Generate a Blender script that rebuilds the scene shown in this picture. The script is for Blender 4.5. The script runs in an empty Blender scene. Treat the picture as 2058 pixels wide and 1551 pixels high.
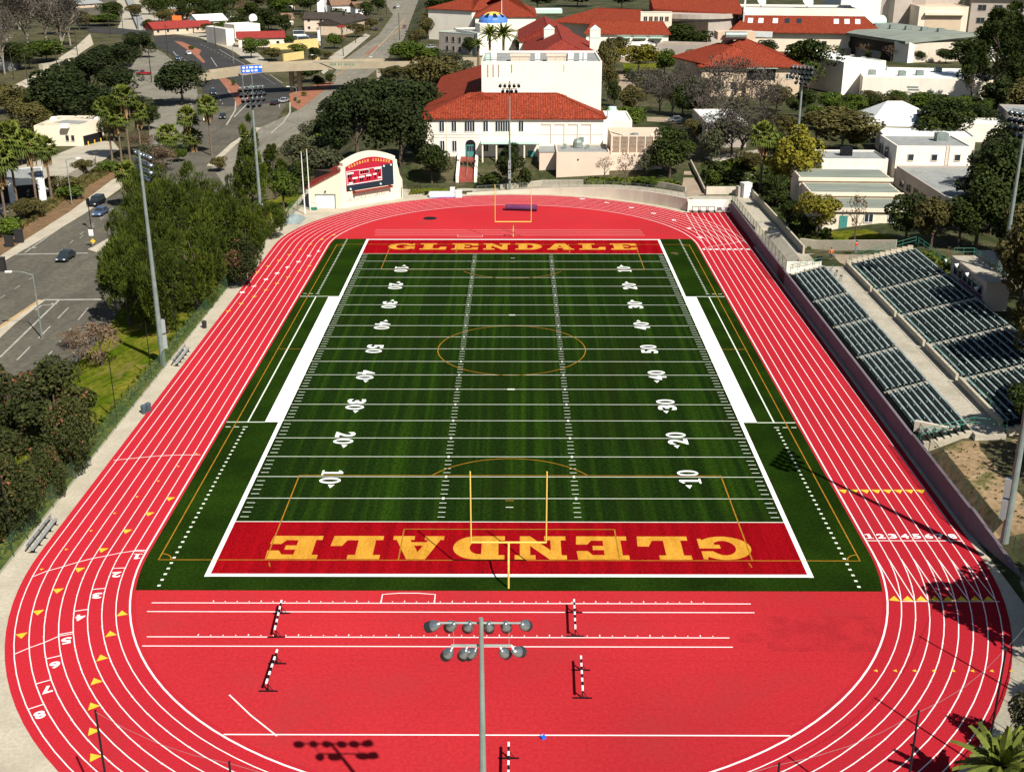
import bpy, bmesh, math, random
from mathutils import Vector, Matrix
from mathutils.geometry import delaunay_2d_cdt
R = math.radians
S = bpy.context.scene
COL = S.collection
rnd = random.Random(7)

# ---------------------------------------------------------------- terrain
def sst(a, b, x):
    t = max(0.0, min(1.0, (x - a) / (b - a)))
    return t * t * (3 - 2 * t)
XB = [(-300, -41.5), (88, -41.5), (110, -43), (200, -45), (400, -50), (900, -78)]
def xb(y):
    for (y0, a), (y1, b) in zip(XB, XB[1:]):
        if y <= y1:
            return a + (b - a) * (y - y0) / (y1 - y0)
    return XB[-1][1]
def hc(x, y):
    a = 2.0 * sst(-12, 30, x)
    t = max(sst(97, 110, y), sst(46, 60, x))
    h = a + (4.0 - a) * t
    return h * sst(-62, -50, y)
def ht(x, y):
    b = xb(y)
    if x < b:
        return -3.0 * sst(0, 14, b - x)
    r = math.hypot(x, max(0, abs(y) - 51)) if abs(y) > 51 else abs(x)
    if r < 40.6 or (x < 38 and y < -51) or (x < 36 and y < 60):
        return 0.0
    if y < 88 and x < 0:
        return 0.0
    return hc(x, y) * (sst(b, b + 10, x) if y > 88 else 1)

# ---------------------------------------------------------------- object helpers
def wmat(o):
    m = o.matrix_basis.copy()
    while o.parent:
        o = o.parent
        m = o.matrix_basis @ m
    return m
def tag(o, label, cat=None, group=None, kind=None):
    if label: o['label'] = label
    if cat: o['category'] = cat
    if group: o['group'] = group
    if kind: o['kind'] = kind
    return o
def thing(name, label, cat, loc=(0, 0, 0), rz=0.0, group=None):
    o = bpy.data.objects.new(name, None)
    COL.objects.link(o)
    o.empty_display_size = 0.2
    o.location = loc
    o.rotation_euler = (0, 0, rz)
    return tag(o, label, cat, group)
def kids(o):
    return [c for c in bpy.data.objects if c.parent is o]
def copy_tree(o, loc=None, rz=None, label=None, group=None, scale=None):
    def rec(a, par):
        c = a.copy()
        COL.objects.link(c)
        c.parent = par
        for k in KIDS.get(a.name, ()):
            rec(k, c)
        return c
    c = rec(o, None)
    if loc is not None: c.location = loc
    if rz is not None: c.rotation_euler = (0, 0, rz)
    if label: c['label'] = label
    if group: c['group'] = group
    if scale is not None: c.scale = scale
    return c
KIDS = {}
class MB:
    def __init__(s):
        s.v = []; s.f = []; s.mi = []; s.cur = 0; s.tint = None
    def add(s, vs, fs):
        n = len(s.v)
        s.v += [tuple(q) for q in vs]
        s.f += [tuple(n + i for i in f) for f in fs]
        s.mi += [s.cur] * len(fs)
        return s
    def box(s, c, d, rz=0.0, tilt=None):
        x, y, z = d[0] / 2, d[1] / 2, d[2] / 2
        vs = [Vector((sx * x, sy * y, sz * z)) for sz in (-1, 1) for sy in (-1, 1) for sx in (-1, 1)]
        m = Matrix.Rotation(rz, 3, 'Z')
        if tilt: m = m @ Matrix.Rotation(tilt[0], 3, 'X') @ Matrix.Rotation(tilt[1], 3, 'Y')
        C = Vector(c)
        return s.add([C + m @ q for q in vs], [(0, 2, 3, 1), (4, 5, 7, 6), (0, 1, 5, 4), (2, 6, 7, 3), (0, 4, 6, 2), (1, 3, 7, 5)])
    def b6(s, x0, x1, y0, y1, z0, z1):
        return s.box(((x0 + x1) / 2, (y0 + y1) / 2, (z0 + z1) / 2), (abs(x1 - x0), abs(y1 - y0), abs(z1 - z0)))
    def prism(s, poly, z0, z1):
        n = len(poly)
        a = sum(poly[i][0] * poly[(i + 1) % n][1] - poly[(i + 1) % n][0] * poly[i][1] for i in range(n))
        if a < 0: poly = poly[::-1]
        zz0 = z0 if callable(z0) else (lambda x, y: z0)
        zz1 = z1 if callable(z1) else (lambda x, y: z1)
        vs = [(q[0], q[1], zz0(q[0], q[1])) for q in poly] + [(q[0], q[1], zz1(q[0], q[1])) for q in poly]
        fs = [tuple(range(n - 1, -1, -1)), tuple(range(n, 2 * n))]
        fs += [(i, (i + 1) % n, n + (i + 1) % n, n + i) for i in range(n)]
        return s.add(vs, fs)
    def poly(s, pts):
        return s.add(pts, [tuple(range(len(pts)))])
    def tube(s, p0, p1, r0, r1=None, n=8, cap=True):
        if r1 is None: r1 = r0
        p0 = Vector(p0); p1 = Vector(p1)
        d = (p1 - p0)
        if d.length < 1e-6: return s
        d.normalize()
        a = d.orthogonal().normalized(); b = d.cross(a)
        vs = []
        for P, r in ((p0, r0), (p1, r1)):
            for i in range(n):
                t = 2 * math.pi * i / n
                vs.append(P + a * (r * math.cos(t)) + b * (r * math.sin(t)))
        fs = [(i, (i + 1) % n, n + (i + 1) % n, n + i) for i in range(n)]
        if cap: fs += [tuple(range(n - 1, -1, -1)), tuple(range(n, 2 * n))]
        return s.add(vs, fs)
    def path(s, pts, r, n=6):
        for a, b in zip(pts, pts[1:]): s.tube(a, b, r, n=n)
        return s
    def lathe(s, prof, o=(0, 0, 0), axis=(0, 0, 1), n=14):
        A = Vector(axis).normalized(); a = A.orthogonal().normalized(); b = A.cross(a); O = Vector(o)
        vs = []; fs = []
        for r, h in prof:
            for i in range(n):
                t = 2 * math.pi * i / n
                vs.append(O + A * h + (a * math.cos(t) + b * math.sin(t)) * r)
        for k in range(len(prof) - 1):
            for i in range(n):
                j = (i + 1) % n
                fs.append((k * n + i, k * n + j, (k + 1) * n + j, (k + 1) * n + i))
        fs.append(tuple(range(n - 1, -1, -1)))
        m = (len(prof) - 1) * n
        fs.append(tuple(range(m, m + n)))
        return s.add(vs, fs)
    def ribbon(s, pts, w, z, closed=False):
        P = [Vector((q[0], q[1])) for q in pts]
        n = len(P); L = []; Rr = []
        for i in range(n):
            if closed: a, b = P[i - 1], P[(i + 1) % n]
            else: a, b = P[max(0, i - 1)], P[min(n - 1, i + 1)]
            d = (b - a).normalized()
            nn = Vector((-d.y, d.x)) * (w / 2)
            L.append(P[i] + nn); Rr.append(P[i] - nn)
        zf = z if callable(z) else (lambda x, y: z)
        vs = [(q.x, q.y, zf(q.x, q.y)) for q in Rr] + [(q.x, q.y, zf(q.x, q.y)) for q in L]
        m = n if closed else n - 1
        return s.add(vs, [(i, (i + 1) % n, n + (i + 1) % n, n + i) for i in range(m)])
    def rect(s, x0, x1, y0, y1, z):
        return s.add([(x0, y0, z), (x1, y0, z), (x1, y1, z), (x0, y1, z)], [(0, 1, 2, 3)])
    def wallrun(s, pts, th, z0, z1, closed=False):
        """a wall of thickness th following pts (x, y); z0/z1 number or f(x, y)"""
        P = [Vector((q[0], q[1])) for q in pts]
        n = len(P); A = []; B = []
        for i in range(n):
            if closed: a, b = P[i - 1], P[(i + 1) % n]
            else: a, b = P[max(0, i - 1)], P[min(n - 1, i + 1)]
            d = (b - a).normalized(); nn = Vector((-d.y, d.x)) * (th / 2)
            A.append(P[i] + nn); B.append(P[i] - nn)
        f0 = z0 if callable(z0) else (lambda x, y: z0)
        f1 = z1 if callable(z1) else (lambda x, y: z1)
        vs = []
        for i in range(n):
            c = P[i]; lo = f0(c.x, c.y); hi = f1(c.x, c.y)
            vs += [(A[i].x, A[i].y, lo), (A[i].x, A[i].y, hi), (B[i].x, B[i].y, hi), (B[i].x, B[i].y, lo)]
        fs = []
        for i in range(n if closed else n - 1):
            a = 4 * i; b = 4 * ((i + 1) % n)
            for k in range(4):
                fs.append((a + k, b + k, b + (k + 1) % 4, a + (k + 1) % 4))
        if not closed:
            fs += [(3, 2, 1, 0), (4 * n - 4, 4 * n - 3, 4 * n - 2, 4 * n - 1)]
        return s.add(vs, fs)
    def build(s, name, mat, parent=None, local=False, smooth=False):
        me = bpy.data.meshes.new(name)
        me.from_pydata(s.v, [], s.f)
        mats = mat if isinstance(mat, (list, tuple)) else [mat]
        for m in mats: me.materials.append(m)
        if len(mats) > 1: me.polygons.foreach_set('material_index', s.mi)
        if s.tint:
            at = me.attributes.new('tint', 'FLOAT', 'FACE')
            at.data.foreach_set('value', s.tint)
        if smooth: me.polygons.foreach_set('use_smooth', [True] * len(me.polygons))
        o = bpy.data.objects.new(name, me)
        COL.objects.link(o)
        if parent:
            o.parent = parent
            if not local: me.transform(wmat(parent).inverted())
            KIDS.setdefault(parent.name, []).append(o)
        me.update()
        return o
def solo(mb, name, mat, label, cat, group=None, smooth=False):
    """a thing made of one mesh: origin moved to the base centre"""
    o = mb.build(name, mat, smooth=smooth)
    vs = mb.v
    c = Vector((sum(q[0] for q in vs) / len(vs), sum(q[1] for q in vs) / len(vs), min(q[2] for q in vs)))
    o.data.transform(Matrix.Translation(-c)); o.location = c
    return tag(o, label, cat, group)
def struct(mb, name, mat):
    return tag(mb.build(name, mat), None, kind='structure')

# ---------------------------------------------------------------- materials
def mat(name, c, c2=None, scale=1.0, rough=0.8, metal=0.0, stretch=None, fine=None, alpha=None, bump=0.0, lo=0.4, hi=0.6, spec=None, dr=0.0, wear=None):
    m = bpy.data.materials.new(name); m.use_nodes = True
    nt = m.node_tree; b = nt.nodes['Principled BSDF']
    b.inputs['Roughness'].default_value = rough
    b.inputs['Metallic'].default_value = metal
    b.inputs['Specular IOR Level'].default_value = 0.12 if spec is None else spec
    b.inputs['Base Color'].default_value = (*c, 1)
    b.inputs['Diffuse Roughness'].default_value = dr
    if c2 is not None:
        g = nt.nodes.new('ShaderNodeNewGeometry')
        src = g.outputs['Position']
        if stretch:
            mp = nt.nodes.new('ShaderNodeMapping'); mp.inputs['Scale'].default_value = stretch
            nt.links.new(src, mp.inputs['Vector']); src = mp.outputs['Vector']
        n = nt.nodes.new('ShaderNodeTexNoise'); n.inputs['Scale'].default_value = scale; n.inputs['Detail'].default_value = 4
        nt.links.new(src, n.inputs['Vector'])
        r = nt.nodes.new('ShaderNodeValToRGB')
        r.color_ramp.elements[0].position = lo; r.color_ramp.elements[1].position = hi
        r.color_ramp.elements[0].color = (*c, 1); r.color_ramp.elements[1].color = (*c2, 1)
        nt.links.new(n.outputs['Fac'], r.inputs['Fac'])
        out = r.outputs['Color']
        if fine:
            n2 = nt.nodes.new('ShaderNodeTexNoise'); n2.inputs['Scale'].default_value = fine[0]; n2.inputs['Detail'].default_value = 2
            nt.links.new(g.outputs['Position'], n2.inputs['Vector'])
            mr = nt.nodes.new('ShaderNodeMapRange'); mr.inputs['From Min'].default_value = 0.3; mr.inputs['From Max'].default_value = 0.7
            mr.inputs['To Min'].default_value = 1 - fine[1]; mr.inputs['To Max'].default_value = 1 + fine[1]
            nt.links.new(n2.outputs['Fac'], mr.inputs['Value'])
            mx = nt.nodes.new('ShaderNodeMix'); mx.data_type = 'RGBA'; mx.blend_type = 'MULTIPLY'; mx.inputs['Factor'].default_value = 1
            nt.links.new(out, mx.inputs[6]); nt.links.new(mr.outputs['Result'], mx.inputs[7])
            out = mx.outputs[2]
        if wear:                       # worn and stained patches with an outline of their own
            sc, col, amt, p0, p1, st3 = wear
            mp3 = nt.nodes.new('ShaderNodeMapping'); mp3.inputs['Scale'].default_value = st3; mp3.inputs['Location'].default_value = (3.7, 1.3, 0)
            nt.links.new(g.outputs['Position'], mp3.inputs['Vector'])
            n3 = nt.nodes.new('ShaderNodeTexNoise'); n3.inputs['Scale'].default_value = sc; n3.inputs['Detail'].default_value = 6; n3.inputs['Roughness'].default_value = .65
            nt.links.new(mp3.outputs['Vector'], n3.inputs['Vector'])
            m3 = nt.nodes.new('ShaderNodeMapRange'); m3.inputs['From Min'].default_value = p0; m3.inputs['From Max'].default_value = p1; m3.inputs['To Max'].default_value = amt
            nt.links.new(n3.outputs['Fac'], m3.inputs['Value'])
            x3 = nt.nodes.new('ShaderNodeMix'); x3.data_type = 'RGBA'; x3.inputs[7].default_value = (*col, 1)
            nt.links.new(m3.outputs['Result'], x3.inputs['Factor']); nt.links.new(out, x3.inputs[6]); out = x3.outputs[2]
        nt.links.new(out, b.inputs['Base Color'])
        if bump:
            bp = nt.nodes.new('ShaderNodeBump'); bp.inputs['Strength'].default_value = bump; bp.inputs['Distance'].default_value = 0.1
            nt.links.new(n.outputs['Fac'], bp.inputs['Height']); nt.links.new(bp.outputs['Normal'], b.inputs['Normal'])
    if alpha is not None:
        b.inputs['Alpha'].default_value = alpha
    return m
def leaf_mat(name, c, c2, c3=None):
    """leaf colour varies from cluster to cluster through the face attribute 'tint' and slightly from tree to tree"""
    m = bpy.data.materials.new(name); m.use_nodes = True
    nt = m.node_tree; b = nt.nodes['Principled BSDF']
    b.inputs['Roughness'].default_value = 0.75
    b.inputs['Specular IOR Level'].default_value = 0.15
    a = nt.nodes.new('ShaderNodeAttribute'); a.attribute_name = 'tint'
    r = nt.nodes.new('ShaderNodeValToRGB')
    r.color_ramp.elements[0].color = (*c, 1); r.color_ramp.elements[1].color = (*c2, 1)
    if c3:
        e = r.color_ramp.elements.new(0.84); e.color = (*c2, 1)
        r.color_ramp.elements[2].color = (*c3, 1)
    nt.links.new(a.outputs['Fac'], r.inputs['Fac'])
    oi = nt.nodes.new('ShaderNodeObjectInfo')
    mr = nt.nodes.new('ShaderNodeMapRange'); mr.inputs['To Min'].default_value = 0.8; mr.inputs['To Max'].default_value = 1.2
    nt.links.new(oi.outputs['Random'], mr.inputs['Value'])
    mx = nt.nodes.new('ShaderNodeMix'); mx.data_type = 'RGBA'; mx.blend_type = 'MULTIPLY'; mx.inputs['Factor'].default_value = 1
    nt.links.new(r.outputs['Color'], mx.inputs[6]); nt.links.new(mr.outputs['Result'], mx.inputs[7])
    nt.links.new(mx.outputs[2], b.inputs['Base Color'])
    return m
def tile_mat(name, c, c2):
    """clay roof tile: courses and mottled tiles"""
    m = mat(name, c, c2, scale=1.5, rough=0.9, fine=(3.2, 0.55), lo=0.3, hi=0.7, bump=0.5, stretch=(2.2, .8, .8), spec=.05, wear=(.5, tuple(q * .5 for q in c), .6, .5, .75, (1, 1, 1)))
    nt = m.node_tree; b = nt.nodes['Principled BSDF']; src = b.inputs['Base Color'].links[0].from_socket
    g = nt.nodes.new('ShaderNodeNewGeometry')
    wv = nt.nodes.new('ShaderNodeTexWave'); wv.inputs['Scale'].default_value = .62; wv.inputs['Distortion'].default_value = 1.2; wv.inputs['Detail'].default_value = 2; wv.inputs['Detail Scale'].default_value = .6
    nt.links.new(g.outputs['Position'], wv.inputs['Vector'])
    mr = nt.nodes.new('ShaderNodeMapRange'); mr.inputs['To Min'].default_value = .74; mr.inputs['To Max'].default_value = 1.16
    nt.links.new(wv.outputs['Fac'], mr.inputs['Value'])
    mx = nt.nodes.new('ShaderNodeMix'); mx.data_type = 'RGBA'; mx.blend_type = 'MULTIPLY'; mx.inputs['Factor'].default_value = 1
    nt.links.new(src, mx.inputs[6]); nt.links.new(mr.outputs['Result'], mx.inputs[7]); nt.links.new(mx.outputs[2], b.inputs['Base Color'])
    return m
def link_mat(name, c, a):
    """woven wire: the fabric covers a share `a` of what lies behind it"""
    m = bpy.data.materials.new(name); m.use_nodes = True
    nt = m.node_tree; b = nt.nodes['Principled BSDF']
    b.inputs['Base Color'].default_value = (*c, 1); b.inputs['Roughness'].default_value = 0.6
    b.inputs['Alpha'].default_value = a
    return m
M = {}
M['white'] = mat('white_paint', (.78, .77, .74), (.66, .65, .62), 0.6, lo=.3, hi=.8)
M['pure'] = mat('line_paint', (.82, .82, .80), (.7, .7, .68), 3.0, lo=.3, hi=.8)
M['yardpaint'] = mat('yard_paint', (.70, .74, .64), (.56, .60, .49), 1.5, lo=.3, hi=.7)
M['roadpaint'] = mat('road_paint', (.40, .39, .34), (.26, .25, .21), 1.2, lo=.3, hi=.7)
M['lane'] = mat('lane_paint', (.82, .74, .72), (.74, .64, .62), 2.0, lo=.3, hi=.8)
M['gold'] = mat('gold_turf', (.55, .27, .03), (.46, .215, .02), 1.0, fine=(6, .2), stretch=(1, .3, 1))
M['orange'] = mat('soccer_paint', (.34, .165, .012), (.26, .125, .01), 1.0)
M['yellow'] = mat('yellow_paint', (.70, .47, .04), (.62, .40, .03), 2.0)
M['postY'] = mat('yellow_post', (.68, .45, .10), rough=.4)
M['endred'] = mat('red_turf', (.20, .0028, .0055), (.145, .002, .0042), .5, rough=1, spec=0, dr=1, fine=(5, .3), stretch=(2.2, .12, 1), lo=.35, hi=.65)
M['turf'] = mat('green_turf', (.0058, .0142, .0024), (.0138, .0335, .0027), .5, rough=1, spec=0, dr=1, fine=(3.5, .4), stretch=(2.1, .03, 1), lo=.46, hi=.74, wear=(.09, (.0075, .0125, .0022), .7, .5, .68, (1, .6, 1)))
M['turf2'] = mat('green_turf_margin', (.0060, .0142, .0019), (.0104, .0245, .0024), .16, rough=1, spec=0, dr=1, fine=(4, .3), lo=.35, hi=.65)
M['track'] = mat('red_track', (.315, .0155, .024), (.275, .0135, .0205), .05, rough=1, spec=0, dr=1, fine=(7, .16), lo=.3, hi=.7, wear=(.25, (.215, .018, .023), .55, .5, .75, (1, .35, 1)))
M['apron'] = mat('red_apron', (.33, .0195, .025), (.275, .016, .021), .05, rough=1, spec=0, dr=1, fine=(4, .12), lo=.3, hi=.7, wear=(.12, (.225, .026, .028), .6, .5, .75, (1, 1, 1)))
M['conc'] = mat('concrete', (.45, .40, .31), (.37, .33, .25), .35, fine=(4, .12), lo=.3, hi=.7, wear=(.3, (.28, .24, .175), .5, .5, .72, (1, 1, 1)))
M['conc2'] = mat('pale_concrete', (.40, .36, .29), (.33, .30, .23), .3, fine=(3, .15), lo=.3, hi=.7, wear=(.3, (.22, .195, .15), .65, .5, .72, (1, 1, 1)))
M['concw'] = mat('cream_wall', (.60, .52, .42), (.52, .45, .36), .3, lo=.3, hi=.7, wear=(.5, (.36, .30, .24), .5, .5, .75, (1, 1, .3)))
M['bridge'] = mat('bridge_concrete', (.36, .30, .205), (.29, .245, .17), .3, lo=.3, hi=.7)
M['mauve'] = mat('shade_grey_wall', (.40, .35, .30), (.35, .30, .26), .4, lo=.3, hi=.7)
M['treadshade'] = mat('shaded_tread', (.017, .021, .018), (.012, .015, .013), .8, fine=(2, .2))  # concrete treads coloured near black: shade between the bench rows painted in
M['lav'] = mat('lavender_wall', (.165, .138, .158), (.135, .113, .132), .4, lo=.3, hi=.7)
M['asph'] = mat('asphalt', (.066, .062, .050), (.092, .085, .068), .12, fine=(1.3, .18), lo=.3, hi=.7, spec=0, dr=.6, wear=(.35, (.05, .047, .042), .7, .5, .7, (1, .12, 1)))
M['asph_d'] = mat('dark_asphalt', (.036, .035, .033), (.05, .048, .045), .12, fine=(1.3, .12), lo=.3, hi=.7)
M['asph_l'] = mat('pale_asphalt', (.125, .117, .096), (.165, .153, .125), .12, fine=(1.3, .16), lo=.3, hi=.7, spec=0, dr=.6, wear=(.3, (.09, .085, .072), .7, .5, .7, (1, .12, 1)))
M['dirt'] = mat('bare_dirt', (.19, .115, .06), (.13, .085, .045), .35, fine=(2, .25), lo=.35, hi=.65)
M['dirt2'] = mat('sandy_dirt', (.30, .215, .125), (.23, .155, .085), .35, fine=(2, .25), lo=.35, hi=.65, wear=(.35, (.07, .075, .02), .85, .5, .6, (1, 1, 1)))
M['reddirt'] = mat('red_gravel', (.30, .125, .075), (.24, .10, .06), .5, fine=(2, .15))
M['grass'] = mat('lawn', (.045, .068, .004), (.125, .115, .016), .22, fine=(1.6, .4), lo=.38, hi=.68, spec=0, dr=.6, wear=(.4, (.15, .10, .05), .7, .56, .7, (1, 1, 1)))
M['land'] = mat('land', (.045, .047, .018), (.085, .075, .038), .08, fine=(.8, .35), lo=.35, hi=.65)
M['campus'] = mat('campus_soil', (.032, .040, .013), (.075, .066, .034), .12, fine=(.9, .35), lo=.4, hi=.62)
M['path'] = mat('path_paving', (.32, .25, .18), (.27, .21, .15), .4, fine=(2, .12))
M['steel'] = mat('galvanised_steel', (.26, .305, .28), (.19, .225, .21), 1.5, rough=.45, metal=.3, lo=.3, hi=.7)
M['lampsteel'] = mat('lamp_housing', (.30, .33, .35), rough=.3, metal=.8)
M['visor'] = mat('lamp_visor', (.03, .033, .036), rough=.4)
M['alu'] = mat('aluminium', (.42, .46, .46), rough=.4, metal=.5)
M['dark'] = mat('dark_metal', (.012, .012, .014), rough=.5)
M['black'] = mat('black_paint', (.008, .008, .009), rough=.5)
M['wood'] = mat('pole_wood', (.055, .04, .03), (.04, .03, .02), 2.0)
M['fencepost'] = mat('fence_green', (.035, .085, .05), rough=.5)
M['greenpaint'] = mat('green_paint', (.05, .20, .13), rough=.5)
M['seat'] = mat('blue_green_bench', (.25, .31, .30), (.155, .205, .205), .9, rough=.5)
M['glass'] = mat('window_glass', (.02, .028, .035), rough=.08, spec=.6)
M['tile'] = tile_mat('roof_tile', (.255, .046, .022), (.165, .031, .0175))
M['tile2'] = tile_mat('roof_tile_pink', (.25, .042, .029), (.165, .03, .022))
M['cream'] = mat('cream_stucco', (.74, .64, .50), (.68, .585, .455), .3, lo=.3, hi=.7, wear=(.4, (.50, .42, .33), .5, .52, .78, (1, 1, .25)))
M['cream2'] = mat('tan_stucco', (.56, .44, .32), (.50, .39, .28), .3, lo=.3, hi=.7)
M['stucco'] = mat('white_stucco', (.80, .74, .64), (.74, .68, .58), .25, lo=.3, hi=.7, wear=(.35, (.58, .52, .44), .5, .52, .78, (1, 1, .25)))
M['pink'] = mat('pink_stucco', (.66, .53, .42), (.60, .48, .38), .3, lo=.3, hi=.7)
M['roofgrey'] = mat('grey_roof', (.27, .28, .27), (.22, .23, .22), .3, fine=(1.5, .15), lo=.3, hi=.7, wear=(.3, (.30, .24, .18), .7, .55, .72, (1, 1, 1)))
M['roofwhite'] = mat('white_roof', (.70, .72, .70), (.60, .62, .60), .15, lo=.3, hi=.7, wear=(.25, (.42, .42, .38), .6, .5, .75, (1, 1, 1)))
M['roofgreen'] = mat('green_grey_roof', (.225, .25, .21), (.18, .20, .17), .3, stretch=(.3, 2, 1))
M['roofdark'] = mat('dark_shingle', (.06, .048, .04), (.045, .036, .03), .8)
M['roofbrown'] = mat('brown_shingle', (.21, .125, .08), (.155, .095, .065), .8, fine=(1.5, .25))
M['roofred'] = mat('dark_red_roof', (.25, .035, .03), (.20, .03, .025), .8)
M['teal'] = mat('teal_trim', (.06, .22, .20), rough=.5)
M['mint'] = mat('mint_trim', (.45, .62, .54), rough=.6)
M['purple'] = mat('purple_vinyl', (.13, .035, .10), (.10, .028, .08), 1, rough=.5)
M['sred'] = mat('scoreboard_red', (.36, .017, .035), rough=.5)
M['snavy'] = mat('scoreboard_black', (.018, .028, .04), rough=.4)
M['brick'] = mat('red_brick', (.30, .075, .055), (.24, .06, .045), 1.2)
M['blue'] = mat('blue_sign', (.02, .12, .62), rough=.5)
M['greens'] = mat('green_sign', (.02, .16, .10), rough=.5)
M['louvre'] = mat('louvre_tan', (.36, .27, .20), (.30, .225, .165), 1.0)
M['tarp'] = mat('grey_tarp', (.22, .27, .27), (.17, .21, .21), 1.2, rough=.5)
M['bin'] = mat('bin_plastic', (.06, .085, .10), rough=.45)
M['binb'] = mat('bin_dark', (.03, .028, .028), rough=.5)
M['fence'] = link_mat('chain_link_green', (.085, .17, .075), .28)
M['fence_g'] = link_mat('chain_link_grey', (.10, .12, .09), .16)
M['net'] = link_mat('dark_netting', (.02, .02, .02), .06)
M['chrome'] = mat('chrome', (.6, .6, .6), rough=.2, metal=1)
M['tyre'] = mat('tyre_rubber', (.012, .012, .012), rough=.8)
M['hl'] = mat('headlight_glass', (.7, .72, .75), rough=.1)
M['tl'] = mat('tail_light', (.35, .01, .01), rough=.2)
M['skin'] = mat('skin', (.42, .25, .17), rough=.6)
M['bark'] = mat('bark', (.10, .075, .055), (.07, .052, .04), 3.0)
M['palebark'] = mat('pale_bark', (.27, .23, .185), (.20, .165, .13), 2.0)
M['twig'] = mat('twig', (.13, .10, .085), (.10, .08, .07), 2.0)
M['palmbark'] = mat('palm_bark', (.17, .12, .08), (.12, .09, .06), 2.0)
M['skirt'] = mat('dead_fronds', (.30, .19, .09), (.22, .14, .065), 2.0)
M['lf_pine'] = leaf_mat('pine_needles', (.020, .032, .003), (.060, .080, .006))
M['lf_oak'] = leaf_mat('oak_leaves', (.011, .0175, .005), (.024, .034, .0075))
M['lf_dark'] = leaf_mat('dark_leaves', (.015, .024, .004), (.036, .050, .007))
M['lf_mid'] = leaf_mat('green_leaves', (.034, .056, .006), (.072, .102, .010))
M['lf_yel'] = leaf_mat('yellow_green_leaves', (.10, .095, .010), (.19, .165, .015))
M['lf_grey'] = leaf_mat('grey_green_leaves', (.050, .055, .028), (.085, .088, .042))
M['lf_red'] = leaf_mat('red_green_leaves', (.017, .024, .006), (.046, .052, .012), (.24, .075, .05))
M['lf_brown'] = leaf_mat('brown_leaves', (.085, .055, .035), (.15, .10, .06))
M['lf_olive'] = leaf_mat('olive_leaves', (.050, .046, .014), (.095, .080, .022))
M['lf_palm'] = leaf_mat('palm_fronds', (.034, .054, .008), (.115, .135, .020))
M['lf_twig'] = leaf_mat('fine_twigs', (.042, .036, .029), (.085, .073, .058))
M['lf_cover'] = leaf_mat('ground_cover', (.05, .075, .008), (.10, .115, .016))

# ---------------------------------------------------------------- text helpers
def curve_mesh(contours):
    cu = bpy.data.curves.new('c', 'CURVE'); cu.dimensions = '2D'; cu.fill_mode = 'BOTH'
    for c in contours:
        sp = cu.splines.new('POLY'); sp.points.add(len(c) - 1)
        for q, pnt in zip(c, sp.points): pnt.co = (q[0], q[1], 0, 1)
        sp.use_cyclic_u = True
    return eval_curve(cu)
def text_mesh(t, offset=0.0):
    cu = bpy.data.curves.new('t', 'FONT'); cu.body = t; cu.offset = offset; cu.resolution_u = 3
    return eval_curve(cu)
def eval_curve(cu):
    o = bpy.data.objects.new('tmp', cu); COL.objects.link(o)
    dg = bpy.context.evaluated_depsgraph_get(); dg.update()
    me = o.evaluated_get(dg).to_mesh()
    vs = [v.co.copy() for v in me.vertices]; fs = [tuple(q.vertices) for q in me.polygons]
    o.evaluated_get(dg).to_mesh_clear()
    bpy.data.objects.remove(o); bpy.data.curves.remove(cu)
    return vs, fs
def ell(cx, cy, rx, ry, a0=0, a1=360, n=28):
    return [(cx + rx * math.cos(R(a0 + (a1 - a0) * i / n)), cy + ry * math.sin(R(a0 + (a1 - a0) * i / n))) for i in range(n + (0 if abs(a1 - a0) == 360 else 1))]
SLAB = {
 'E': [[(0,0),(.98,0),(1,.36),(.78,.36),(.70,.19),(.47,.19),(.47,.42),(.68,.42),(.68,.60),(.47,.60),(.47,.81),(.70,.81),(.78,.64),(1,.64),(.98,1),(0,1),(0,.82),(.12,.82),(.12,.18),(0,.18)]],
 'L': [[(0,0),(.98,0),(1,.44),(.78,.44),(.70,.19),(.48,.19),(.48,.82),(.62,.82),(.62,1),(0,1),(0,.82),(.14,.82),(.14,.18),(0,.18)]],
 'N': [[(0,0),(.42,0),(.42,.18),(.30,.18),(.30,.62),(.70,0),(.90,0),(.90,.82),(1,.82),(1,1),(.60,1),(.60,.82),(.70,.82),(.70,.42),(.33,1),(0,1),(0,.82),(.10,.82),(.10,.18),(0,.18)]],
 'D': [[(0,0),(.55,0)] + ell(.55,.5,.45,.5,-80,80,20) + [(.55,1),(0,1),(0,.82),(.12,.82),(.12,.18),(0,.18)], [(.45,.22)] + ell(.50,.5,.18,.28,-90,90,14) + [(.45,.78)]],
 'A': [[(0,0),(.38,0),(.38,.17),(.31,.17),(.34,.27),(.63,.27),(.66,.17),(.58,.17),(.58,0),(1,0),(1,.17),(.93,.17),(.68,1),(.32,1),(.07,.17),(0,.17)], [(.40,.42),(.57,.42),(.485,.70)]],
 'G': [ell(.5,.5,.5,.5,48,318,34) + [(.88,.10),(.95,.10),(.95,.52),(.56,.52),(.56,.36),(.66,.36),(.66,.26)] + ell(.5,.5,.22,.31,-45,-305,20) + [(.72,.64),(.93,.64),(.93,.98),(.85,.98)]],
 '0': [ell(.31,.5,.31,.5), ell(.31,.5,.13,.38)],
 '1': [[(0,0),(.6,0),(.6,.09),(.44,.09),(.44,1),(.26,1),(.02,.86),(.02,.76),(.22,.80),(.22,.09),(0,.09)]],
}
GL = {}
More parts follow.
